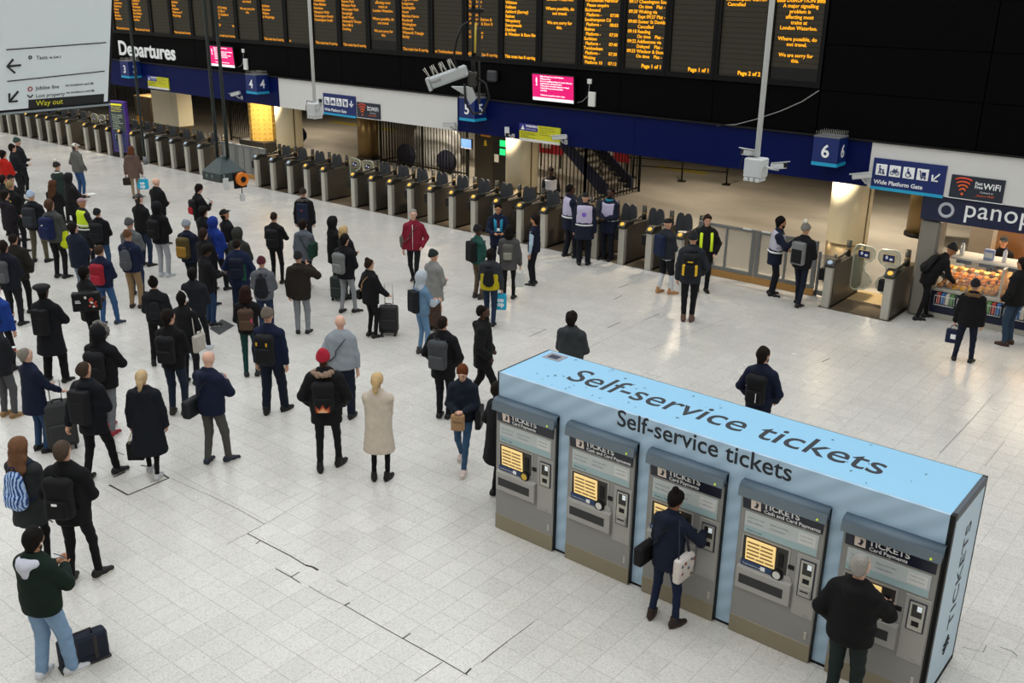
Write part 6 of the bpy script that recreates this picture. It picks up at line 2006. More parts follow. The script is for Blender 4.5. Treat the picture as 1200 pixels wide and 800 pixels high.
def suitcase(P, rz, label, col, h, w, d, handle=.45, hz=None):
    t = thing('suitcase', label, 'suitcase', (P[0], P[1], 0), rz)
    V, F = grid_mesh([rbox((0, 0, .06 + h / 2), (w / 2, d / 2, h / 2), .05)], .022); link('shell', np_mesh('shell', V, F), mat('case_fabric', col, .65, bump=.3, bscale=150), t)
    MB().box(-w * .40, w * .40, -d / 2 - .03, -d / 2 + .01, .14, .06 + h * .55, .02).build('front_pocket', mat('case_fabric', col, .65, bump=.3, bscale=150), t)
    for x_ in (-w * .36, w * .36):
        for y_ in (-d * .32, d * .32):
            MB().cyl((x_ - .015, y_, .035), (x_ + .015, y_, .035), .035, n=12).build('wheel', M_BLACK, t)
    MB().tube([(-.08, d / 2 - .04, h), (-.08, d / 2 - .04, .06 + h + handle), (.08, d / 2 - .04, .06 + h + handle), (.08, d / 2 - .04, h)], .009, 6).build('handle', M_STEEL, t)
    MB().tube([(-.07, 0, .06 + h - .01), (-.06, 0, .10 + h), (.06, 0, .10 + h), (.07, 0, .06 + h - .01)], .012, 6).build('carry_handle', M_BLACK, t)
    return t
suitcase(P, math.radians(70), 'large charcoal suitcase standing between the navy coat and the black backpack', '#272a2b', .70, .44, .26, .30)

J = person((244, 412), (254, 543), 38, 'bald person in a navy hooded jacket and grey trousers looking at a phone', tc='#0f1830', hem=.84, lc='#4b4a48', hair=None, skin='p', shoe='#1b2233', sole='#e9e7e0', arms=('phone', 'phone'), st='shift', hood='down', hp=-18, bulk=.03, g=1.02)
phone(J, 'silver phone held by the bald person in navy')
shoulder_bag(J, 'dark grey messenger bag slung low behind the bald person in navy', -1, '#23262a', w=.38, d=.14, h=.28, z=.92, y=-.08)
J = person((371, 410), (386, 550), 8, 'person in a red beanie and black parka with a brown fur hood', tc='#101114', hem=.74, lc='#14171a', leg='slim', hair=None, hat=('beanie', '#a3142c'), hood='down', fur='#9a8270', arms=('pocket', 'pocket'), st='shift', bulk=.036, shoe='#0c0c0d', sole='#1a1a1a', boot=True, skin='d')
def _flame(o):
    for k_, c_ in enumerate(('#8e2f22', '#c9732e', '#e0b08a')):
        MB().prism([(-.10 + k_ * .02, -.20 + k_ * .0), (.10 - k_ * .02, -.20), (.10 - k_ * .02, -.10 - k_ * .03), (.05, -.15 - k_ * .015), (.0, -.08 - k_ * .03), (-.05, -.15 - k_ * .015), (-.10 + k_ * .02, -.10 - k_ * .03)], 'y', -.186 - k_ * .003, -.17).build('flame_patch', mat('flame_print', c_, .7), o)
backpack(J, 'black backpack with orange flame patch on the red beanie person', '#111216', 'day', extra=_flame, sc=.95)
J = person((440, 437), (446, 562), 14, 'person with blonde low ponytail in a long cream coat and black boots', top='coat', tc='#c8bcad', hem=.52, lc=BK, leg='tight', shoe='#0d0d0e', sole='#111', boot=True, hair='pony', hc='#c2a578', arms=('fold', 'fold'), st='stand', g=.95, bulk=.03)
J = person((409, 369), (404, 490), 12, 'balding person in a grey jumper with a dark strap across the back', top='jumper', tc='#8f979f', hem=.90, lc='#141a2c', leg='wide', hair=None, skin='p', arms=('pocket', 'down'), st='stand', g=1.18, shoe='#0f0f10', sole='#1a1a1a', bulk=.02, collar=False)
shoulder_bag(J, 'black cross-body bag at the hip of the grey jumper person', -1, '#121316', w=.26, d=.10, h=.20, z=1.0, strapc='#14151a')
J = person((316.5, 361), (322, 484), 22, 'person in a navy jacket and navy work trousers with a grey beanie', tc='#101a33', hem=.86, lc='#101828', leg='wide', hair='crop', hc='#5a4a3a', hat=('beanie', '#6b6257'), arms=('down', 'down'), st='shift', boot=True, shoe='#0e0e0f', sole='#151515', bulk=.026)
def _yel(o):
    for x_, z_ in ((-.09, .10), (.07, .09), (.08, -.16)):
        MB().box(x_ - .014, x_ + .014, -.19, -.16, z_ - .03, z_ + .03, .004).build('yellow_tab', mat('tool_yellow', '#d9a81e', .5), o)
    MB().box(-.06, .0, -.20, -.18, -.07, -.05).build('yellow_logo', mat('tool_yellow', '#d9a81e', .5), o)
backpack(J, 'large black tool backpack with yellow tabs on the navy workwear person', '#131417', 'big', extra=_yel)
J = person((216, 363), (210, 486), 28, 'dark-haired person in a black jacket and dark jeans with black backpack', tc=BK, hem=.84, lc='#182233', hc='#1a1411', arms=('front', 'front'), hy=25, st='stand', face=True, boot=True, shoe='#2a2522')
backpack(J, 'plain black backpack on the dark-haired person in dark jeans', '#131417', 'day')
J = person((528, 370), (520, 490), 24, 'person in a black jacket with a grey backpack by the walking bearded person', tc='#0d0e12', hem=.74, lc='#101218', hc='#241b16', hair='crop', arms=('pocket', 'pocket'), st='close', bulk=.03)
backpack(J, 'dark grey backpack on the black-jacketed person nearest the paper bag carrier', '#3f4246', 'day', '#4a4d51', sc=1.08)
J = person((561, 358), (566, 474), 98, 'bearded person in a black coat and grey hood striding to the right', tc='#0d0e10', hem=.72, lc='#0f0f12', hc='#120d0b', hair='crop', skin='d', beard='#0d0a09', arms=('pocket', 'pocket'), st='walk2', hood='down', bulk=.034, face=True)
J = person((541, 426), (543, 546), 192, 'ginger-haired person in a navy jacket walking forward with a brown paper bag', tc='#131a28', hem=.84, lc='#34526e', leg='slim', hc='#5c3119', hair='fringe', skin='p', shoe='#c9b7b0', sole='#e8e2da', arms=('front', 'front'), st='walk', hp=-24, face=True, g=.98, hood='down')
def _pb(o, w, d, h, drop):
    MB().tube([(-.07 + .012 * i, -d / 2 - .003, -drop - h * .42 + .016 * math.sin(i * 1.9)) for i in range(13)], .004, 5).build('script_print', mat('bag_ink', '#5e4630', .7), o)
hand_bag(J, 'small brown paper carrier held by the ginger-haired walker', 0, .21, .10, .26, '#a88662', drop=.03, name='paper_bag', rnd=.006, art=_pb, rz=PI)
shoulder_bag(J, 'black patterned tote bag on the shoulder of the ginger-haired walker', -1, '#17181c', w=.34, d=.10, h=.34, z=.88, y=-.05, cross=False, name='tote_bag', rnd=.03)
J = person((577, 452), (588, 590), 60, 'person in a black coat mostly hidden behind the left end of the kiosk', H=1.72, tc=BK, hem=.6, lc=BK, arms=('pocket', 'pocket'), top='coat', bulk=.03)
J['root'].location = (*on(2, 0, 584, 583)[:2], 0)

# at the ticket machines
J = person((800, 590), (776, 729), 30, 'person in a navy hooded coat buying a ticket at the middle machine', tc='#121a2c', hem=.80, lc='#16213c', leg='slim', hc='#120d0b', hair='bun', skin='m', shoe='#2a1c16', boot=True, sole='#5c4a3a', arms=('front', (.24, .40, 1.18)), st='wide', hp=-10, hood='down', g=.98, face=True, lean=.10, H=1.62)
o = shoulder_bag(J, 'black leather bag on the left hip of the middle ticket buyer', -1, '#0e0e10', w=.34, d=.13, h=.26, z=.93, y=-.10)
o = shoulder_bag(J, 'white floral tote bag on the right arm of the middle ticket buyer', 1, '#cfc8c2', w=.34, d=.10, h=.32, z=.92, y=-.05, cross=False, strapc='#23283a', name='tote_bag', rnd=.03)
rr = random.Random(5)
for k_ in range(16):
    y_, z_ = rr.uniform(-.13, .13), rr.uniform(-.13, .12)
    MB().ball((.062 if k_ % 2 else -.062, y_, z_), .008, .022, .02, 6, 4).build('flower_print', mat('flower_print', ('#8a4a44', '#4a5a74', '#7a6a5a')[k_ % 3], .8), o)
J = person((1009.5, 651), None, 16, 'grey-haired person in a black hooded top at the last ticket machine', H=1.78, top='hoodie', tc='#0a0a0c', hem=.88, lc='#1b2624', hair='crop', hc='#8f8c86', skin='p', arms=('pocket', (.20, .40, 1.12)), hood='down', bulk=.034, g=1.05, hp=-8, hy=10)
# beyond the kiosk
J = person((671, 364), None, 20, 'person in a charcoal hooded top standing just beyond the kiosk', H=1.76, top='hoodie', tc='#33373a', hc='#1b1613', hair='short', hood='down', arms=('front', 'front'), bulk=.026, hp=8)
J = person((896, 407), None, 18, 'person in a navy suit with black backpack just beyond the kiosk', H=1.78, tc='#10182e', hc='#1d1611', hair='short', arms=('pocket', 'pocket'), hy=22, beard='#221a15', face=False)
backpack(J, 'black backpack with a pale zip pull on the navy suit person', '#101114', 'day', extra=lambda o: MB().box(.04, .05, -.19, -.18, -.16, -.02).build('zip_pull', M_LETTER, o))

# right-hand side, by the bakery and gates
J = person((1100, 289), (1079, 374), 62, 'person all in black bending forward over the bakery counter', tc='#0b0b0d', hem=.80, lc='#0d0d0f', leg='slim', hat=('beanie', '#141416'), hair=None, skin='m', arms=('out', 'out'), lean=.62, st='step', H=1.78)
backpack(J, 'black backpack on the person bending over the bakery counter', '#101013', 'soft')
J = person((1137, 327.5), (1127, 424), 6, 'person in a black parka with brown fur hood facing the bakery', tc='#0c0d10', hem=.80, lc='#131a2c', leg='reg', hair=None, hat=('beanie', '#0f0f12'), hood='down', fur='#6b5236', arms=('hold', 'down'), st='wide', bulk=.03, g=1.02)
hand_bag(J, 'navy shopping bag with white print held in front of the bakery', 0, .30, .12, .30, '#17233f', drop=.10, art=lambda o, w, d, h, drop: MB().box(-.05, .05, -d / 2 - .004, -d / 2, -drop - .2, -drop - .1).build('print', M_LETTER, o))
J = person((1191, 302), (1180, 404), 300, 'person in a black jacket and blue jeans at the right edge by the bakery', tc='#101012', hem=.84, lc='#2c3e52', hc='#191310', arms=('pocket', 'pocket'), st='stand', skin='t', face=True, shoe='#3a2418', sole='#2a1c14', bulk=.028, g=1.08)
J = person((1176, 268), None, 170, 'stall worker in black behind the bakery counter', H=1.72, tc='#0c0c0e', lc=BK, hat=('cap', '#0d0d0f'), hair=None, arms=('front', 'front'), face=True)
J['root'].location = (on(1, BY + 1.25, 1176, 285)[0], BY + 1.25, 0)
J = person((917.6, 254), (903, 346), 86, 'bearded staff member in a pale safety vest gesturing beside the glass gates', tc='#131a2e', hem=.74, lc='#10131c', hc='#0e0a09', hair='short', beard='#120d0b', skin='t', arms=('front', (.10, .34, 1.28)), st='stand', extras=dict(vest=('vest', '#b3b2c0', '#d4d6d8')), face=True, bulk=.028, lean=.08)
J = person((945, 262), (934, 358), 28, 'person with grey bobble beanie and grey panel backpack by the glass gates', tc='#121317', hem=.84, lc='#141b2b', leg='slim', hair=None, hat=('bobble', '#77726c'), arms=('front', 'front'), st='step', bulk=.03)
backpack(J, 'light grey and black hard backpack on the bobble beanie person', '#77797a', 'box', '#17181a', '#5c5e60', sc=1.0)
J = person((822, 247.5), (822, 342), 172, 'smiling staff member in a black jacket with yellow safety braces by the gates', tc='#111214', hem=.72, lc='#101114', hc='#2a1a12', skin='l', arms=('pocket', 'pocket'), bulk=.034, face=True, hood='down', H=1.80)
for sg in (-1, 1):
    MB().tube([J['T']((sg * .09, .02, 1.475)), J['T']((sg * .115, .12, 1.40)), J['T']((sg * .12, .155, 1.25)), J['T']((sg * .12, .16, 1.0))], .01, 6, flat=(.035, .008)).build('yellow_brace', mat('hi_vis_yellow', '#c6e01e', .6, emit=.12), J['root'])
J = person((811, 272), (805, 376), 4, 'person in a dark grey hooded jacket with black and yellow backpack before the glass gates', top='jacket', tc='#23272e', hem=.80, lc='#121316', leg='reg', hair=None, hat=('beanie', '#15161a'), hood='down', arms=('down', 'pocket'), st='close', boot=True, shoe='#5c4438', sole='#3a2a22', bulk=.03)
def _yb(o):
    for sg in (-1, 1):
        MB().box(sg * .115 - .03, sg * .115 + .03, -.18, -.10, -.20, .02, .02).build('yellow_panel', mat('pack_yellow', '#e0b010', .6), o)
    MB().box(-.05, .05, -.19, -.17, .07, .09).build('yellow_logo', mat('pack_yellow', '#e0b010', .6), o)
backpack(J, 'black backpack with yellow side panels worn before the glass gates', '#15161a', 'day', extra=_yb)
J = person((778, 256), (777, 344), 48, 'person in a dark puffer jacket and white work trousers with navy backpack', tc='#24282e', hem=.86, lc='#c9ccd0', leg='reg', hair=None, hat=('cap', '#101114'), arms=('front', 'front'), st='shift', shoe='#a97c52', sole='#c9a87c', boot=True, quilt=.005, bulk=.03, face=True)
for i, sg in ((0, -1), (1, 1)):
    V, F = grid_mesh([cap(J[i]['hip'] * .75 + J[i]['knee'] * .25, J[i]['knee'], .092, .078)], .022); link('black_thigh_panel', np_mesh('black_thigh_panel', V, F), cloth('#15161a'), J['root'])
backpack(J, 'navy backpack on the person in white work trousers', '#16233f', 'box')
# staff group at the gates
vst = dict(vest=('vest', '#b7b1cc', '#d6d8d8'))
J = person((682, 225.6), (683, 311), 6, 'staff member seen from behind in a lilac safety vest at the gates', tc='#141a2c', hem=.68, lc='#11141c', leg='wide', hair=None, hat=('cap', '#121319'), arms=('down', 'down'), extras=vst, bulk=.032)
MB().cyl(J['T']((0, -.172, 1.29)), J['T']((0, -.168, 1.29)), .055, n=14).build('vest_badge', mat('badge_purple', '#7a5ac0', .6), J['root'])
J = person((661.6, 216), (666, 302), 68, 'staff member in a pale safety vest turned right at the gates', tc='#131a2e', hem=.72, lc='#11141e', leg='wide', hc='#0d0a09', hair='crop', skin='d', arms=('down', 'front'), extras=vst, st='shift', face=True, bulk=.03)
J = person((713.6, 220), (712, 305), 215, 'bearded staff member in a pale vest with turquoise scarf facing the camera', tc='#131a2e', hem=.70, lc='#11141e', leg='wide', hc='#0d0a09', hair='crop', skin='d', beard='#0d0a09', arms=('front', 'front'), extras=vst, face=True, bulk=.03)
MB().torus(J['T']((0, .01, 1.50)), .085, .028, 'z', 16, 8).build('scarf', cloth('#1a7f9a'), J['root'])
J = person((644, 206), None, 172, 'staff member in white vest standing behind the gates looking down', H=1.78, tc='#121319', lc='#11141e', hc='#0d0a09', hair='crop', skin='d', arms=('front', 'front'), extras=dict(vest=('vest', '#c6c4cc', '#d6d8d8')), hp=-24, face=True)
J['root'].location = (on(1, 22.45, 644, 260)[0], 22.45, 0)
J = person((624, 252), (625, 334), 292, 'staff member in navy waistcoat and pale blue shirt looking left', top='gilet', tc='#11172a', hem=.86, lc='#0f121a', leg='slim', hc='#15100d', hair='short', beard='#1a1310', skin='t', arms=('down', 'down'), extras=dict(sleevec='#aac2d2'), st='stand', face=True, collar=False)
J = person((597, 264), (600, 340), 8, 'person in a grey coat and black trousers with a patterned grey backpack', top='coat', tc='#4c4b4c', hem=.74, lc='#0f0f11', leg='slim', hc='#120e0c', hair='bob', arms=('front', 'hold'), bulk=.026, g=.95)
backpack(J, 'grey marbled backpack on the grey-coated person by the staff', '#55544f', 'day', '#8b897f', '#2a2a2c', sc=.85)
hand_bag(J, 'white plastic carrier bag held by the grey-coated person', 1, .24, .08, .34, '#c9ccc9', drop=.12, name='carrier_bag')
J = person((578.6, 240), (583, 322), 176, 'staff member in navy with turquoise scarf and lanyard by the gates', H=1.76, tc='#121a30', hem=.76, lc='#11141e', hc='#15100d', hair='short', skin='t', arms=('phone2', 'phone2'), face=True, hp=-14)
for sg in (-1, 1):
    MB().tube([J['T']((sg * .06, -.08, 1.50)), J['T']((sg * .085, .04, 1.49)), J['T']((sg * .075, .14, 1.36)), J['T']((sg * .06, .165, 1.12))], .02, 6, flat=(.035, .012)).build('scarf', cloth('#2a93b8'), J['root'])
MB().tube([J['T']((-.04, .13, 1.40)), J['T']((0, .165, 1.22)), J['T']((.04, .13, 1.40))], .006, 5).build('lanyard', mat('lanyard_red', '#a02a34', .6), J['root'])
MB().box(-.035, .035, .16, .168, 1.14, 1.21).build('badge', M_LETTER, J['root'])
J = person((569, 264), (560, 350), 55, 'person in a green and white top with a black backpack talking to staff', tc='#1f4a42', hem=.88, lc='#5a4c3c', hair=None, hat=('beanie', '#101114'), skin='d', arms=('strap', 'front'), face=True, boot=True, shoe='#2c2a28')
V, F = grid_mesh([cap(J[0]['sh'], J[0]['el'], .075, .065)], .024); link('white_sleeve', np_mesh('white_sleeve', V, F), cloth('#c9c9c6'), J['root'])
MB().cyl(J[0]['sh'] * .4 + J[0]['el'] * .6 + (-.072, 0, 0), J[0]['sh'] * .4 + J[0]['el'] * .6 + (-.06, 0, 0), .04, n=12).build('sleeve_badge', mat('badge_orange', '#c9562a', .6), J['root'])
backpack(J, 'black backpack on the person in the green and white top', '#121316', 'box')
J = person((568, 292), (574, 380), 10, 'person in a yellow and grey jacket with a slim black backpack', tc='#2c2f35', hem=.84, lc='#1d2c44', hair='short', hc='#17110e', arms=('front', 'hold'), st='step', bulk=.032, hood='down')
V, F = grid_mesh([cap(J['T']((0, 0, 1.30)), J['T']((0, 0, .90)), .218, .226, (1, .80, 1))], .024, [((0, 0, 1.24), (0, 0, 1)), ((0, 0, .86), (0, 0, -1))]); link('yellow_panel', np_mesh('yellow_panel', V, F), cloth('#b3a41c'), J['root'])
backpack(J, 'slim black backpack over the yellow and grey jacket', '#111215', 'soft', sc=.95)
hand_bag(J, 'turquoise plastic carrier bag held by the yellow-jacketed person', 1, .24, .10, .38, '#1f9fc2', drop=.02, name='carrier_bag', art=lambda o, w, d, h, drop: text('co\nop', M_LETTER, o, (-.08, -d / 2 - .004, -drop - .18), .15, 'front', bold=.006, depth=.001, line=.7))

# middle of the concourse
J = person((493, 245), (486, 333), 190, 'grey-haired person in a dark red jacket walking forward', tc='#7a1a2e', hem=.84, lc='#121316', leg='slim', hair='crop', hc='#8e8a84', skin='p', arms=('pocket', 'down'), st='walk', face=True, hy=-14)
MB().tube([J['T']((0, .150, 1.46)), J['T']((0, .160, 1.25)), J['T']((0, .165, .88))], .005, 5).build('zip', M_LETTER, J['root'])
shoulder_bag(J, 'grey shoulder bag on the person in the dark red jacket', 1, '#5a5a50', w=.28, d=.12, h=.28, z=1.02, y=-.08)
J = person((508, 293), (512, 376), 50, 'person in a pale grey coat and long brown skirt with dark beanie', top='coat', tc='#7f807d', hem=.70, leg='skirt', lc='#45352c', hair=None, hat=('beanie', '#16241f'), arms=('front', 'front'), quilt=.004, bulk=.03, shoe='#2a2018')
J = person((495, 318), (495, 415), 58, 'person in a denim jacket with pale grey hood up and light jeans', top='jacket', tc='#5e7d99', hem=.90, lc='#5c7e9e', leg='slim', hood='up', extras=dict(hoodc='#a9b2bb'), arms=('phone2', 'phone2'), st='stand', boot=True, shoe='#3f3c38', sole='#2c2a28', hp=-8, hair=None)
V, F = grid_mesh([cap(J[1]['sh'] * .5 + J[1]['el'] * .5, J[1]['el'], .062, .062), cap(J[1]['el'], J[1]['wr'], .062, .05)], .02); link('pale_sleeve', np_mesh('pale_sleeve', V, F), cloth('#a9b2bb'), J['root'])
backpack(J, 'black roll-top backpack on the denim jacket person', '#14161c', 'box', sc=.95)
J = person((431, 304), (436, 395), 58, 'person with a hair bun in a black coat holding a suitcase handle', tc='#0c0d11', hem=.80, lc='#0d0e11', leg='slim', hair='bun', hc='#2a1c15', skin='l', arms=('pocket', (.20, .30, .98)), st='stand', face=True, shoe='#111', sole='#d8d6d0', g=1.05, bulk=.034)
shoulder_bag(J, 'small black bag with pale strap on the hair bun person', -1, '#121214', w=.26, d=.12, h=.22, z=.95, y=-.05, strapc='#b08a5c')
suitcase(on(2, 0, 456, 392), math.radians(35), 'small black wheeled suitcase beside the hair bun person', '#141518', .55, .38, .24, .42)
J = person((406, 275), (407, 367), 40, 'person in a black jacket and grey joggers with a grey canvas backpack', tc='#0e0f14', hem=.82, lc='#85888c', leg='slim', hc='#171210', hair='short', arms=('front', 'front'), st='shift', bulk=.034, shoe='#1b1512', hp=-10)
backpack(J, 'light grey canvas backpack on the person in black and grey joggers', '#6d706f', 'day', '#7b7e7c', sc=1.02)
suitcase(on(2, 0, 398, 352), math.radians(20), 'dark green suitcase half hidden behind the grey joggers person', '#10201c', .50, .36, .22, .3)
J = person((404, 264), None, 52, 'blonde person in black beside the grey canvas backpack', H=1.66, tc='#101116', hc='#b59a6c', hair='bob', hem=.7, arms=('front', 'front'), **UP)
J = person((390, 254), None, 62, 'person in a black hood behind the blonde person', H=1.74, tc='#0e0f12', hood='up', hair=None, hem=.72, arms=('front', 'front'), face=True)
J = person((355, 257), (370, 334), 26, 'person in a grey faded hoodie walking with a green bag', top='hoodie', tc='#565b64', hem=.80, lc='#14161c', leg='slim', hc='#1d1512', hair='short', arms=('down', 'front'), st='walk', hood='down', shoe='#d8d8d8', sole='#efefef')
shoulder_bag(J, 'dark green bag on the right shoulder of the faded hoodie person', 1, '#12352a', w=.28, d=.14, h=.36, z=1.10, y=-.10)
J = person((350, 295), (355, 391), 14, 'person in a brown padded jacket and grey joggers with dark beanie', tc='#231d18', hem=.78, lc='#7e8287', leg='reg', hair=None, hat=('beanie', '#15161a'), arms=('down', 'up'), st='stand', bulk=.04, shoe='#101012', sole='#d8d8d4', quilt=.005, hood='down')
J = person((310, 301), (313, 394), 14, 'person in a burgundy beanie and grey hoodie with black backpack', top='hoodie', tc='#5a5d63', hem=.86, lc='#22304a', hair=None, hat=('beanie', '#4c1420'), arms=('front', 'front'), hood='down', bulk=.028)
backpack(J, 'black backpack over the grey hoodie of the burgundy beanie person', '#15171d', 'soft', sc=1.1)
J = person((287, 335), (292, 426), 10, 'person with dark auburn hair and black top with a brown backpack', tc='#0f0f12', hem=.88, lc='#123a36', leg='slim', hair='bob', hc='#271512', arms=('front', 'strap'), st='stand', shoe='#1b1b1d', sole='#e0e0dc', g=.95)
backpack(J, 'small brown backpack with pink tag on the auburn-haired person', '#4a372c', 'day', '#54402f', '#8a7358', sc=.9, extra=lambda o: MB().box(.10, .135, -.15, -.12, -.06, .03, .008).build('pink_tag', mat('tag_pink', '#c9386a', .6), o))
J = person((320, 249), (322, 319), 22, 'person in a black leather jacket with black backpack standing apart', tc='#111215', hem=.88, lc='#0e0f12', leg='slim', hair='crop', hc='#2a211b', arms=('phone2', 'phone2'), hp=-16)
backpack(J, 'black backpack on the person standing apart below the orange reel', '#121316', 'day')
J = person((355, 221), (355, 275), 14, 'person in a grey fur-hooded black coat nearest the wide gate', tc='#101114', hem=.74, lc='#101114', hair=None, hat=('beanie', '#2a1d1a'), hood='down', fur='#55504a', arms=('down', 'down'), bulk=.03)
backpack(J, 'navy backpack with a red mark on the fur-hooded coat near the gates', '#182138', 'box', extra=lambda o: MB().box(-.02, .02, -.16, -.15, .04, .07).build('red_mark', mat('mark_red', '#b04030', .6), o))
J = person((277, 280), (273, 353), 12, 'person in a navy jacket with green panel and navy backpack', tc='#131f3c', hem=.76, lc='#14203a', hc='#201814', hair='crop', arms=('pocket', 'pocket'), st='wide', g=1.08, bulk=.03)
MB().prism([(.06, .90), (.17, .90), (.17, 1.25), (.06, 1.25)], 'y', -.16, -.13).build('green_panel', cloth('#1f5a44'), J['root'])
backpack(J, 'navy backpack on the person with the green jacket panel', '#101729', 'day')
J = person((278, 267), None, 30, 'person in a dark olive jacket with the hood up', H=1.72, tc='#2e302c', hood='up', hair=None, arms=('front', 'front'), bulk=.03)
J = person((257, 254.5), (257, 341), 44, 'person in a royal blue jacket with the hood up', tc='#16307c', hem=.82, hood='up', hair=None, lc='#0f1016', arms=('front', 'front'), st='shift', bulk=.032, face=True, shoe='#101012', sole='#ddd')
backpack(J, 'dark navy backpack on the royal blue hooded person', '#121a30', 'soft')
J = person((264, 245), None, 62, 'person in a black baseball cap and black jacket looking right', H=1.74, tc='#0e0f12', hat=('cap', '#111215'), hair='short', hc='#17110e', skin='t', arms=('front', 'front'), face=True, **UP)
J = person((238, 242), None, 48, 'person in a black coat in front of the phone reader', H=1.72, tc='#0d0e11', hc='#140f0d', hair='short', arms=('front', 'front'), bulk=.03)
J = person((236.6, 216), (238, 292), 62, 'person in black reading a phone near the pyramid lantern', tc='#0d0e12', hem=.80, hc='#1b1411', hair='short', skin='l', arms=('front', 'phone'), hp=-20, face=True, lc='#111216')
phone(J, 'phone held out by the person in black near the lantern', 1)
backpack(J, 'black and red backpack on the phone reader near the lantern', '#121316', 'day', '#a3202a', sc=.9)
J = person((218, 258), (210, 336), 34, 'person in a grey beanie and navy hoodie with a mustard backpack', tc='#12182a', hem=.80, lc='#111216', hair=None, hat=('beanie', '#8b929a'), arms=('front', 'front'), st='step', hood='down', bulk=.028)
backpack(J, 'mustard and olive hiking backpack in the middle of the crowd', '#4c4020', 'big', '#94702a', '#3c3420')
J = person((238, 287), (247, 361), 70, 'dark-haired person in black looking down at a lit phone', tc='#0e0f13', hem=.76, lc='#1f3654', hc='#14100e', hair='short', skin='d', arms=('phone2', 'phone2'), hp=-30, face=True, shoe='#111', sole='#ddd')
phone(J, 'lit phone held low by the dark-haired person in the crowd', 1)
J = person((238, 268), None, 40, 'brown-haired person in black half hidden behind the mustard backpack', H=1.70, tc='#111216', hc='#2a1d16', hair='short', arms=('front', 'front'))
J = person((225, 314), (240, 396), 22, 'person in a dark quilted jacket with white trainers walking', tc='#171a20', hem=.82, lc='#101114', leg='slim', hc='#130f0d', hair='short', arms=('front', 'front'), st='walk2', shoe='#c9d0d8', sole='#efefef', bulk=.03, quilt=.004)
J = person((213, 342), None, 34, 'person in black with white headphones over dark hair', H=1.68, tc='#111214', hc='#120e0c', hair='short', arms=('front', 'front'))
HDp = J['HD']
MB().tube([HDp((.10 * math.cos(w), -.01, 1.69 + .125 * math.sin(w))) for w in np.linspace(-.2, PI + .2, 13)], .010, 6).build('headphone_band', M_WHITE, J['root'])
for sg in (-1, 1):
    MB().ball(HDp((sg * .10, -.01, 1.655)), .022, .04, .045, 10, 6).build('ear_cup', M_WHITE, J['root'])
shoulder_bag(J, 'cream tote bag hanging beside the headphone wearer', 1, '#b5b0a6', w=.32, d=.10, h=.34, z=.86, cross=False, name='tote_bag')
J = person((179, 324.5), (181, 416), 12, 'person in a short dark leather jacket and black trousers, seen from behind', tc='#14171b', hem=.90, lc='#0e0e10', leg='reg', hc='#110d0b', hair='bun', arms=('front', 'front'), st='wide', boot=True)
backpack(J, 'small black backpack on the short leather jacket', '#17191d', 'soft', sc=.8)

# left-hand crowd
J = person((192, 237), (193, 324), 40, 'person in a black hooded jacket and pale grey joggers', tc='#0c0d10', hem=.82, lc='#9a9da2', leg='reg', hood='up', hair=None, arms=('front', 'front'), st='stand', shoe='#b9bfc4', sole='#efefef', bulk=.03)
backpack(J, 'black backpack on the person in pale grey joggers', '#101114', 'day')
J = person((182, 208), None, 52, 'bald person in a black jacket near the carrier bag', H=1.78, tc='#0e0f12', hair=None, skin='p', arms=('front', 'front'), face=True, bulk=.03)
J = person((176, 227), (172, 312), 48, 'person in a grey flat cap and black jacket', tc='#101114', hat=('cap', '#44464a'), hair='short', hc='#3a332c', skin='p', arms=('front', 'front'), hem=.84, lc='#1c2a40', face=True)
J = person((151, 256), None, 30, 'person in a grey beanie and grey hooded top', H=1.74, top='hoodie', tc='#5c5f61', hair=None, hat=('beanie', '#4b4d50'), hood='down', arms=('front', 'front'), lc='#20304a')
J = person((158, 270), (160, 361), 32, 'person in a brown beanie and navy jacket with khaki trousers', tc='#121c36', hem=.86, lc=KHAKI, leg='reg', hair=None, hat=('beanie', '#5c3a1e'), arms=('front', 'front'), shoe='#2a1c14', sole='#d0cac0', bulk=.03)
backpack(J, 'grey canvas backpack on the person in khaki trousers', '#4a4d52', 'soft', sc=1.05)
J = person((122, 244), (124, 322), 26, 'person in black with a black backpack and blue jeans', tc='#0d0e11', hem=.84, lc='#2a4668', hair=None, hat=('beanie', '#111215'), arms=('front', 'front'), hp=10, bulk=.028)
backpack(J, 'black backpack on the person in blue jeans left of the grey beanie', '#131519', 'day', sc=1.08)
J = person((116, 287), (134, 372), 34, 'person in a navy jacket and jeans with a red backpack', tc='#121b36', hem=.88, lc='#2f4f78', leg='reg', hc='#3a2c22', hair='crop', arms=('front', 'front'), st='shift', shoe='#25303c', sole='#ddd')
backpack(J, 'red backpack on the navy jacket in the left crowd', '#8e1a2a', 'day', '#a02436', '#5c1420')
J = person((95, 232), None, 62, 'person in a yellow safety vest with a pale patterned cap', H=1.70, tc='#23262a', hem=.8, hat=('cap', '#9a7f86'), hair=None, arms=('front', 'front'), skin='t', face=True, extras=dict(vest=('hivis', '#c6e01e', '#d8d8d4')))
J = person((94, 260), (99, 352), 50, 'dark-haired person in a navy and olive jacket with grey jeans', tc='#141d2e', hem=.78, lc='#6b7886', hc='#17120f', hair='short', skin='l', arms=('front', 'front'), face=True, bulk=.034, hp=12)
J = person((67, 233), (72, 326), 42, 'brown-haired person in a grey hoodie with large navy backpack', top='hoodie', tc='#3f4240', hem=.84, lc='#0f1013', hc='#4a3626', hair='short', hood='down', arms=('front', 'front'), hp=14, face=True)
backpack(J, 'large navy backpack with white mark on the brown-haired person', '#101c44', 'big', extra=lambda o: MB().box(-.05, -.01, -.20, -.18, .06, .075).build('white_mark', M_LETTER, o))
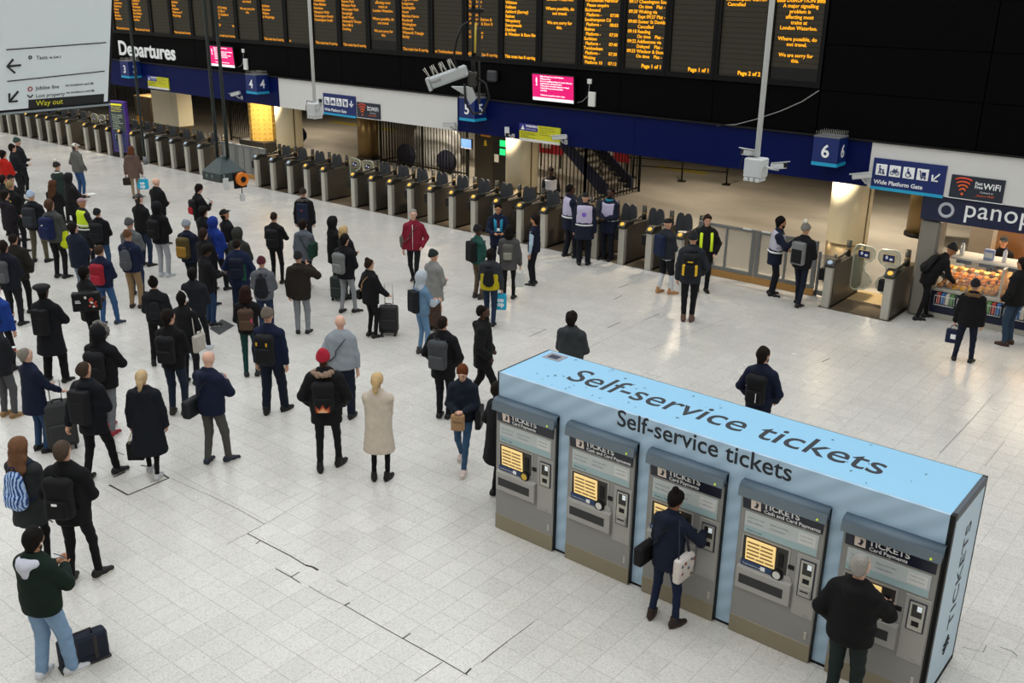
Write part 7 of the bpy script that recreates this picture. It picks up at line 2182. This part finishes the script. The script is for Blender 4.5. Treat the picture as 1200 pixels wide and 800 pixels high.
# bright yellow rucksack slung on the neighbour's shoulder
o = backpack(J, 'bright yellow small backpack in the left crowd', '#b9c61a', 'soft', '#c6d21e', '#a8b418', sc=.95)
_d = ray(78, 278); o.location = CAMP + _d / (_d @ _fw) * (((np.array(J['loc']) - CAMP) @ _fw) - .30)
J = person((46, 224), (48, 307), 30, 'person in a pale blue beanie with dark jacket and camouflage trousers', tc='#12141a', hem=.84, lc='#3d3a2c', hair=None, hat=('beanie', '#a3b3cc'), arms=('front', 'front'), st='wide', hood='down', bulk=.03, shoe='#101012', sole='#1a1a1a')
camo = mat('camouflage', '#4a4632', .85, vary=.65, vscale=9)
for c in J['root'].children:
    if c.name.startswith('trousers'):
        c.material_slots[0].link = 'OBJECT'; c.material_slots[0].material = camo
backpack(J, 'dark grey hiking backpack on the camouflage trousers person', '#22252a', 'big', '#2c3036')
J = person((80, 203), None, 62, 'person in a black hooded coat holding white papers', H=1.74, tc='#1d1b1d', hood='up', hair=None, arms=('phone2', 'phone2'), hem=.66, face=True)
o = carried(J, 'paper_sheets', 'white paper sheets held by the black hooded person', 'papers', J[1]['hand'])
MB().box(-.16, .10, .0, .22, -.004, .012).build('sheets', M_WHITE, o); MB().box(-.13, .12, .03, .26, .012, .016).build('top_sheet', M_WHITE, o)
J = person((61, 211), None, 36, 'person with long brown hair in a black coat in the left crowd', H=1.68, tc='#121214', hair='long', hc='#4c3020', hem=.66, arms=('front', 'front'))
J = person((66, 190), None, 44, 'person in a dark green coat with a cream bobble beanie', H=1.74, tc='#22302c', hair=None, hat=('bobble', '#2a2522'), hem=.7, arms=('front', 'front'))
MB().torus(J['T']((0, 0, 1.50)), .085, .03, 'z', 14, 7).build('scarf', cloth('#c9c6c0'), J['root'])
J = person((93.6, 167.6), (96, 232), 58, 'person in a white cap, grey hoodie and blue jeans standing alone', top='hoodie', tc='#5b5c58', hem=.86, lc='#2c4a72', hair='short', hc='#4a4440', hat=('cap', '#d6d4cc'), hood='down', arms=('pocket', 'pocket'), face=True, skin='p', bulk=.03)
J = person((155, 171), (160, 233), 10, 'person in a taupe coat with beige trousers carrying two bags', top='coat', tc='#5f4d46', hem=.72, lc='#8a7862', leg='slim', hair='bob', hc='#5a3320', arms=('hold', 'hold'), st='close', hood='down', bulk=.026, g=.95)
hand_bag(J, 'dark brown handbag held by the taupe-coated person', 0, .26, .14, .24, '#241c18', drop=.05)
hand_bag(J, 'turquoise and white carrier bag held by the taupe-coated person', 1, .36, .12, .34, '#1fa4c8', drop=.10, name='carrier_bag', art=lambda o, w, d, h, drop: text('co\nop', M_LETTER, o, (-.09, -d / 2 - .004, -drop - .17), .16, 'front', bold=.006, depth=.001, line=.7))
J = person((19.5, 161.6), None, 62, 'person in a dark green beanie and dark jacket behind the red jacket', H=1.80, tc='#16181d', hair=None, hat=('beanie', '#2f423c'), arms=('front', 'front'), face=True)
J = person((14, 169), None, 76, 'dark-haired person in a dark jacket beside the red jacket', H=1.76, tc='#14161c', hc='#17110e', hair='short', arms=('front', 'phone2'), face=True)
J = person((9, 176), (14, 246), 50, 'person in a bright red jacket near the far left gates', tc='#a81c12', hem=.80, hc='#1a1310', hair='short', arms=('front', 'front'), lc='#16181e', face=True, hood='down')
J = person((22, 205), (24, 283), 44, 'person in a black jacket with bright blue collar and dark cap', tc='#0f1013', hem=.82, hat=('cap', '#121318'), hair='short', hc='#17110e', lc='#5a5f64', arms=('front', 'front'))
MB().torus(J['T']((0, -.01, 1.49)), .082, .03, 'z', 14, 7).build('blue_collar', cloth('#1c3fa0'), J['root'])
J = person((11, 211), None, 40, 'fair-haired person in a black jacket with gold back print', H=1.86, tc='#111215', hair='crop', hc='#8a7656', arms=('front', 'front'))
MB().ball(J['T']((.03, -.145, 1.30)), .05, .012, .03, 10, 6).build('back_print', mat('print_gold', '#b9a03c', .6), J['root'])
J = person((2, 205), None, 40, 'person in a dark jacket at the left edge behind the fair-haired person', H=1.66, tc='#15161b', hair='short', hc='#1a1411', arms=('front', 'front'))
J = person((5, 223), None, 60, 'person in a dark checked jacket with grey hood at the left edge', H=1.76, tc='#1b171f', hair='short', hc='#1a1310', hood='down', arms=('front', 'front'), face=True, beard='#2a1d16')
J = person((20, 274), (30, 367), 30, 'person in a dark olive jacket and black trousers near the left edge', tc='#1e1c18', hem=.78, lc='#0f0f11', hair='crop', hc='#1d1613', arms=('pocket', 'pocket'), bulk=.036)
J = person((3, 282), None, 36, 'person in a dark navy puffer at the left edge with grey backpack', H=1.76, tc='#131722', hair='short', hc='#1d1613', arms=('front', 'front'), quilt=.006, bulk=.036)
backpack(J, 'grey backpack at the left edge of the crowd', '#4a4c4f', 'day', '#5a5c5e')
J = person((64, 334), (67, 448), 34, 'person in a black beret and long dark coat with a tube backpack', top='coat', tc='#0d0f15', hem=.56, lc='#0c0c0e', leg='wide', hair='short', hc='#0d0a09', hat=('beret', '#0d0e11'), skin='d', arms=('front', 'phone2'), st='wide', bulk=.03)
backpack(J, 'tall black roll-top backpack on the beret wearer', '#0f1012', 'box', sc=.95)
J = person((98, 313), (100, 402), 60, 'person in black carrying a large black bag with red and white print', tc='#0e0f12', hem=.72, lc='#101114', hair='short', hc='#0f0c0a', skin='d', arms=('front', 'front'), bulk=.03)
def _art(o, w, d, h, drop):
    rr2 = random.Random(2)
    for k_ in range(14):
        MB().ball((rr2.uniform(-.02, .18), -d / 2 - .004, -drop - h * rr2.uniform(.2, .75)), .026, .006, .024, 7, 4).build('red_print', mat('print_red', ('#b8382a', '#d8d0c8', '#a02a20')[k_ % 3], .6), o)
    for k_ in range(3):
        MB().box(-.20, -.12 + .01 * k_, -d / 2 - .006, -d / 2 - .001, -drop - h * .40 - k_ * .022, -drop - h * .40 - k_ * .022 + .010).build('white_print', M_LETTER, o)
o = hand_bag(J, 'large black print bag carried on the shoulder in the left crowd', 0, .52, .18, .36, '#101114', drop=.04, art=_art, name='print_bag', rz=math.radians(52))
_d = ray(100, 340); o.location = CAMP + _d / (_d @ _fw) * (((np.array([*J['loc'][:2], 1.2]) - CAMP) @ _fw) - .36)
J = person((10, 334), (11, 434), 40, 'person with a fair ponytail and bright blue jacket at the left edge', tc='#1a3a86', hem=.86, lc='#101114', leg='tight', hair='pony', hc='#8a6a45', arms=('front', 'down'), g=.95, boot=True)
backpack(J, 'grey and pink backpack on the blue jacket at the left edge', '#23262c', 'soft', '#7a5a72', sc=.9)
J = person((-9, 372), (2, 464), 50, 'person in grey trousers and tan shoes cut off by the left edge', tc='#1a1c22', hem=.8, lc='#4c4d50', shoe='#8a6a45', sole='#c9b08a', arms=('front', 'front'), hair='short', hc='#2a211b')
o = carried(J, 'coffee_cup', 'takeaway cup held by the person cut off at the left edge', 'cup', J[1]['hand'])
MB().cyl((0, 0, -.06), (0, 0, .06), .03, .04, 14).build('cup', mat('cup_red', '#8a3a34', .5), o); MB().cyl((0, 0, .06), (0, 0, .075), .042, .038, 14).build('lid', M_WHITE, o)
J = person((117, 381), (131, 506), 32, 'person in a black coat with pale fur hood up and grey trackpants', tc='#0e0f13', hem=.78, lc='#6a6d70', leg='slim', hood='up', fur='#7a7670', hair=None, arms=('front', 'phone2'), st='step', shoe='#8e2630', sole='#e8e4e0', bulk=.034)
backpack(J, 'black slouchy backpack on the fur-hooded person in trackpants', '#15161a', 'day', sc=1.05)
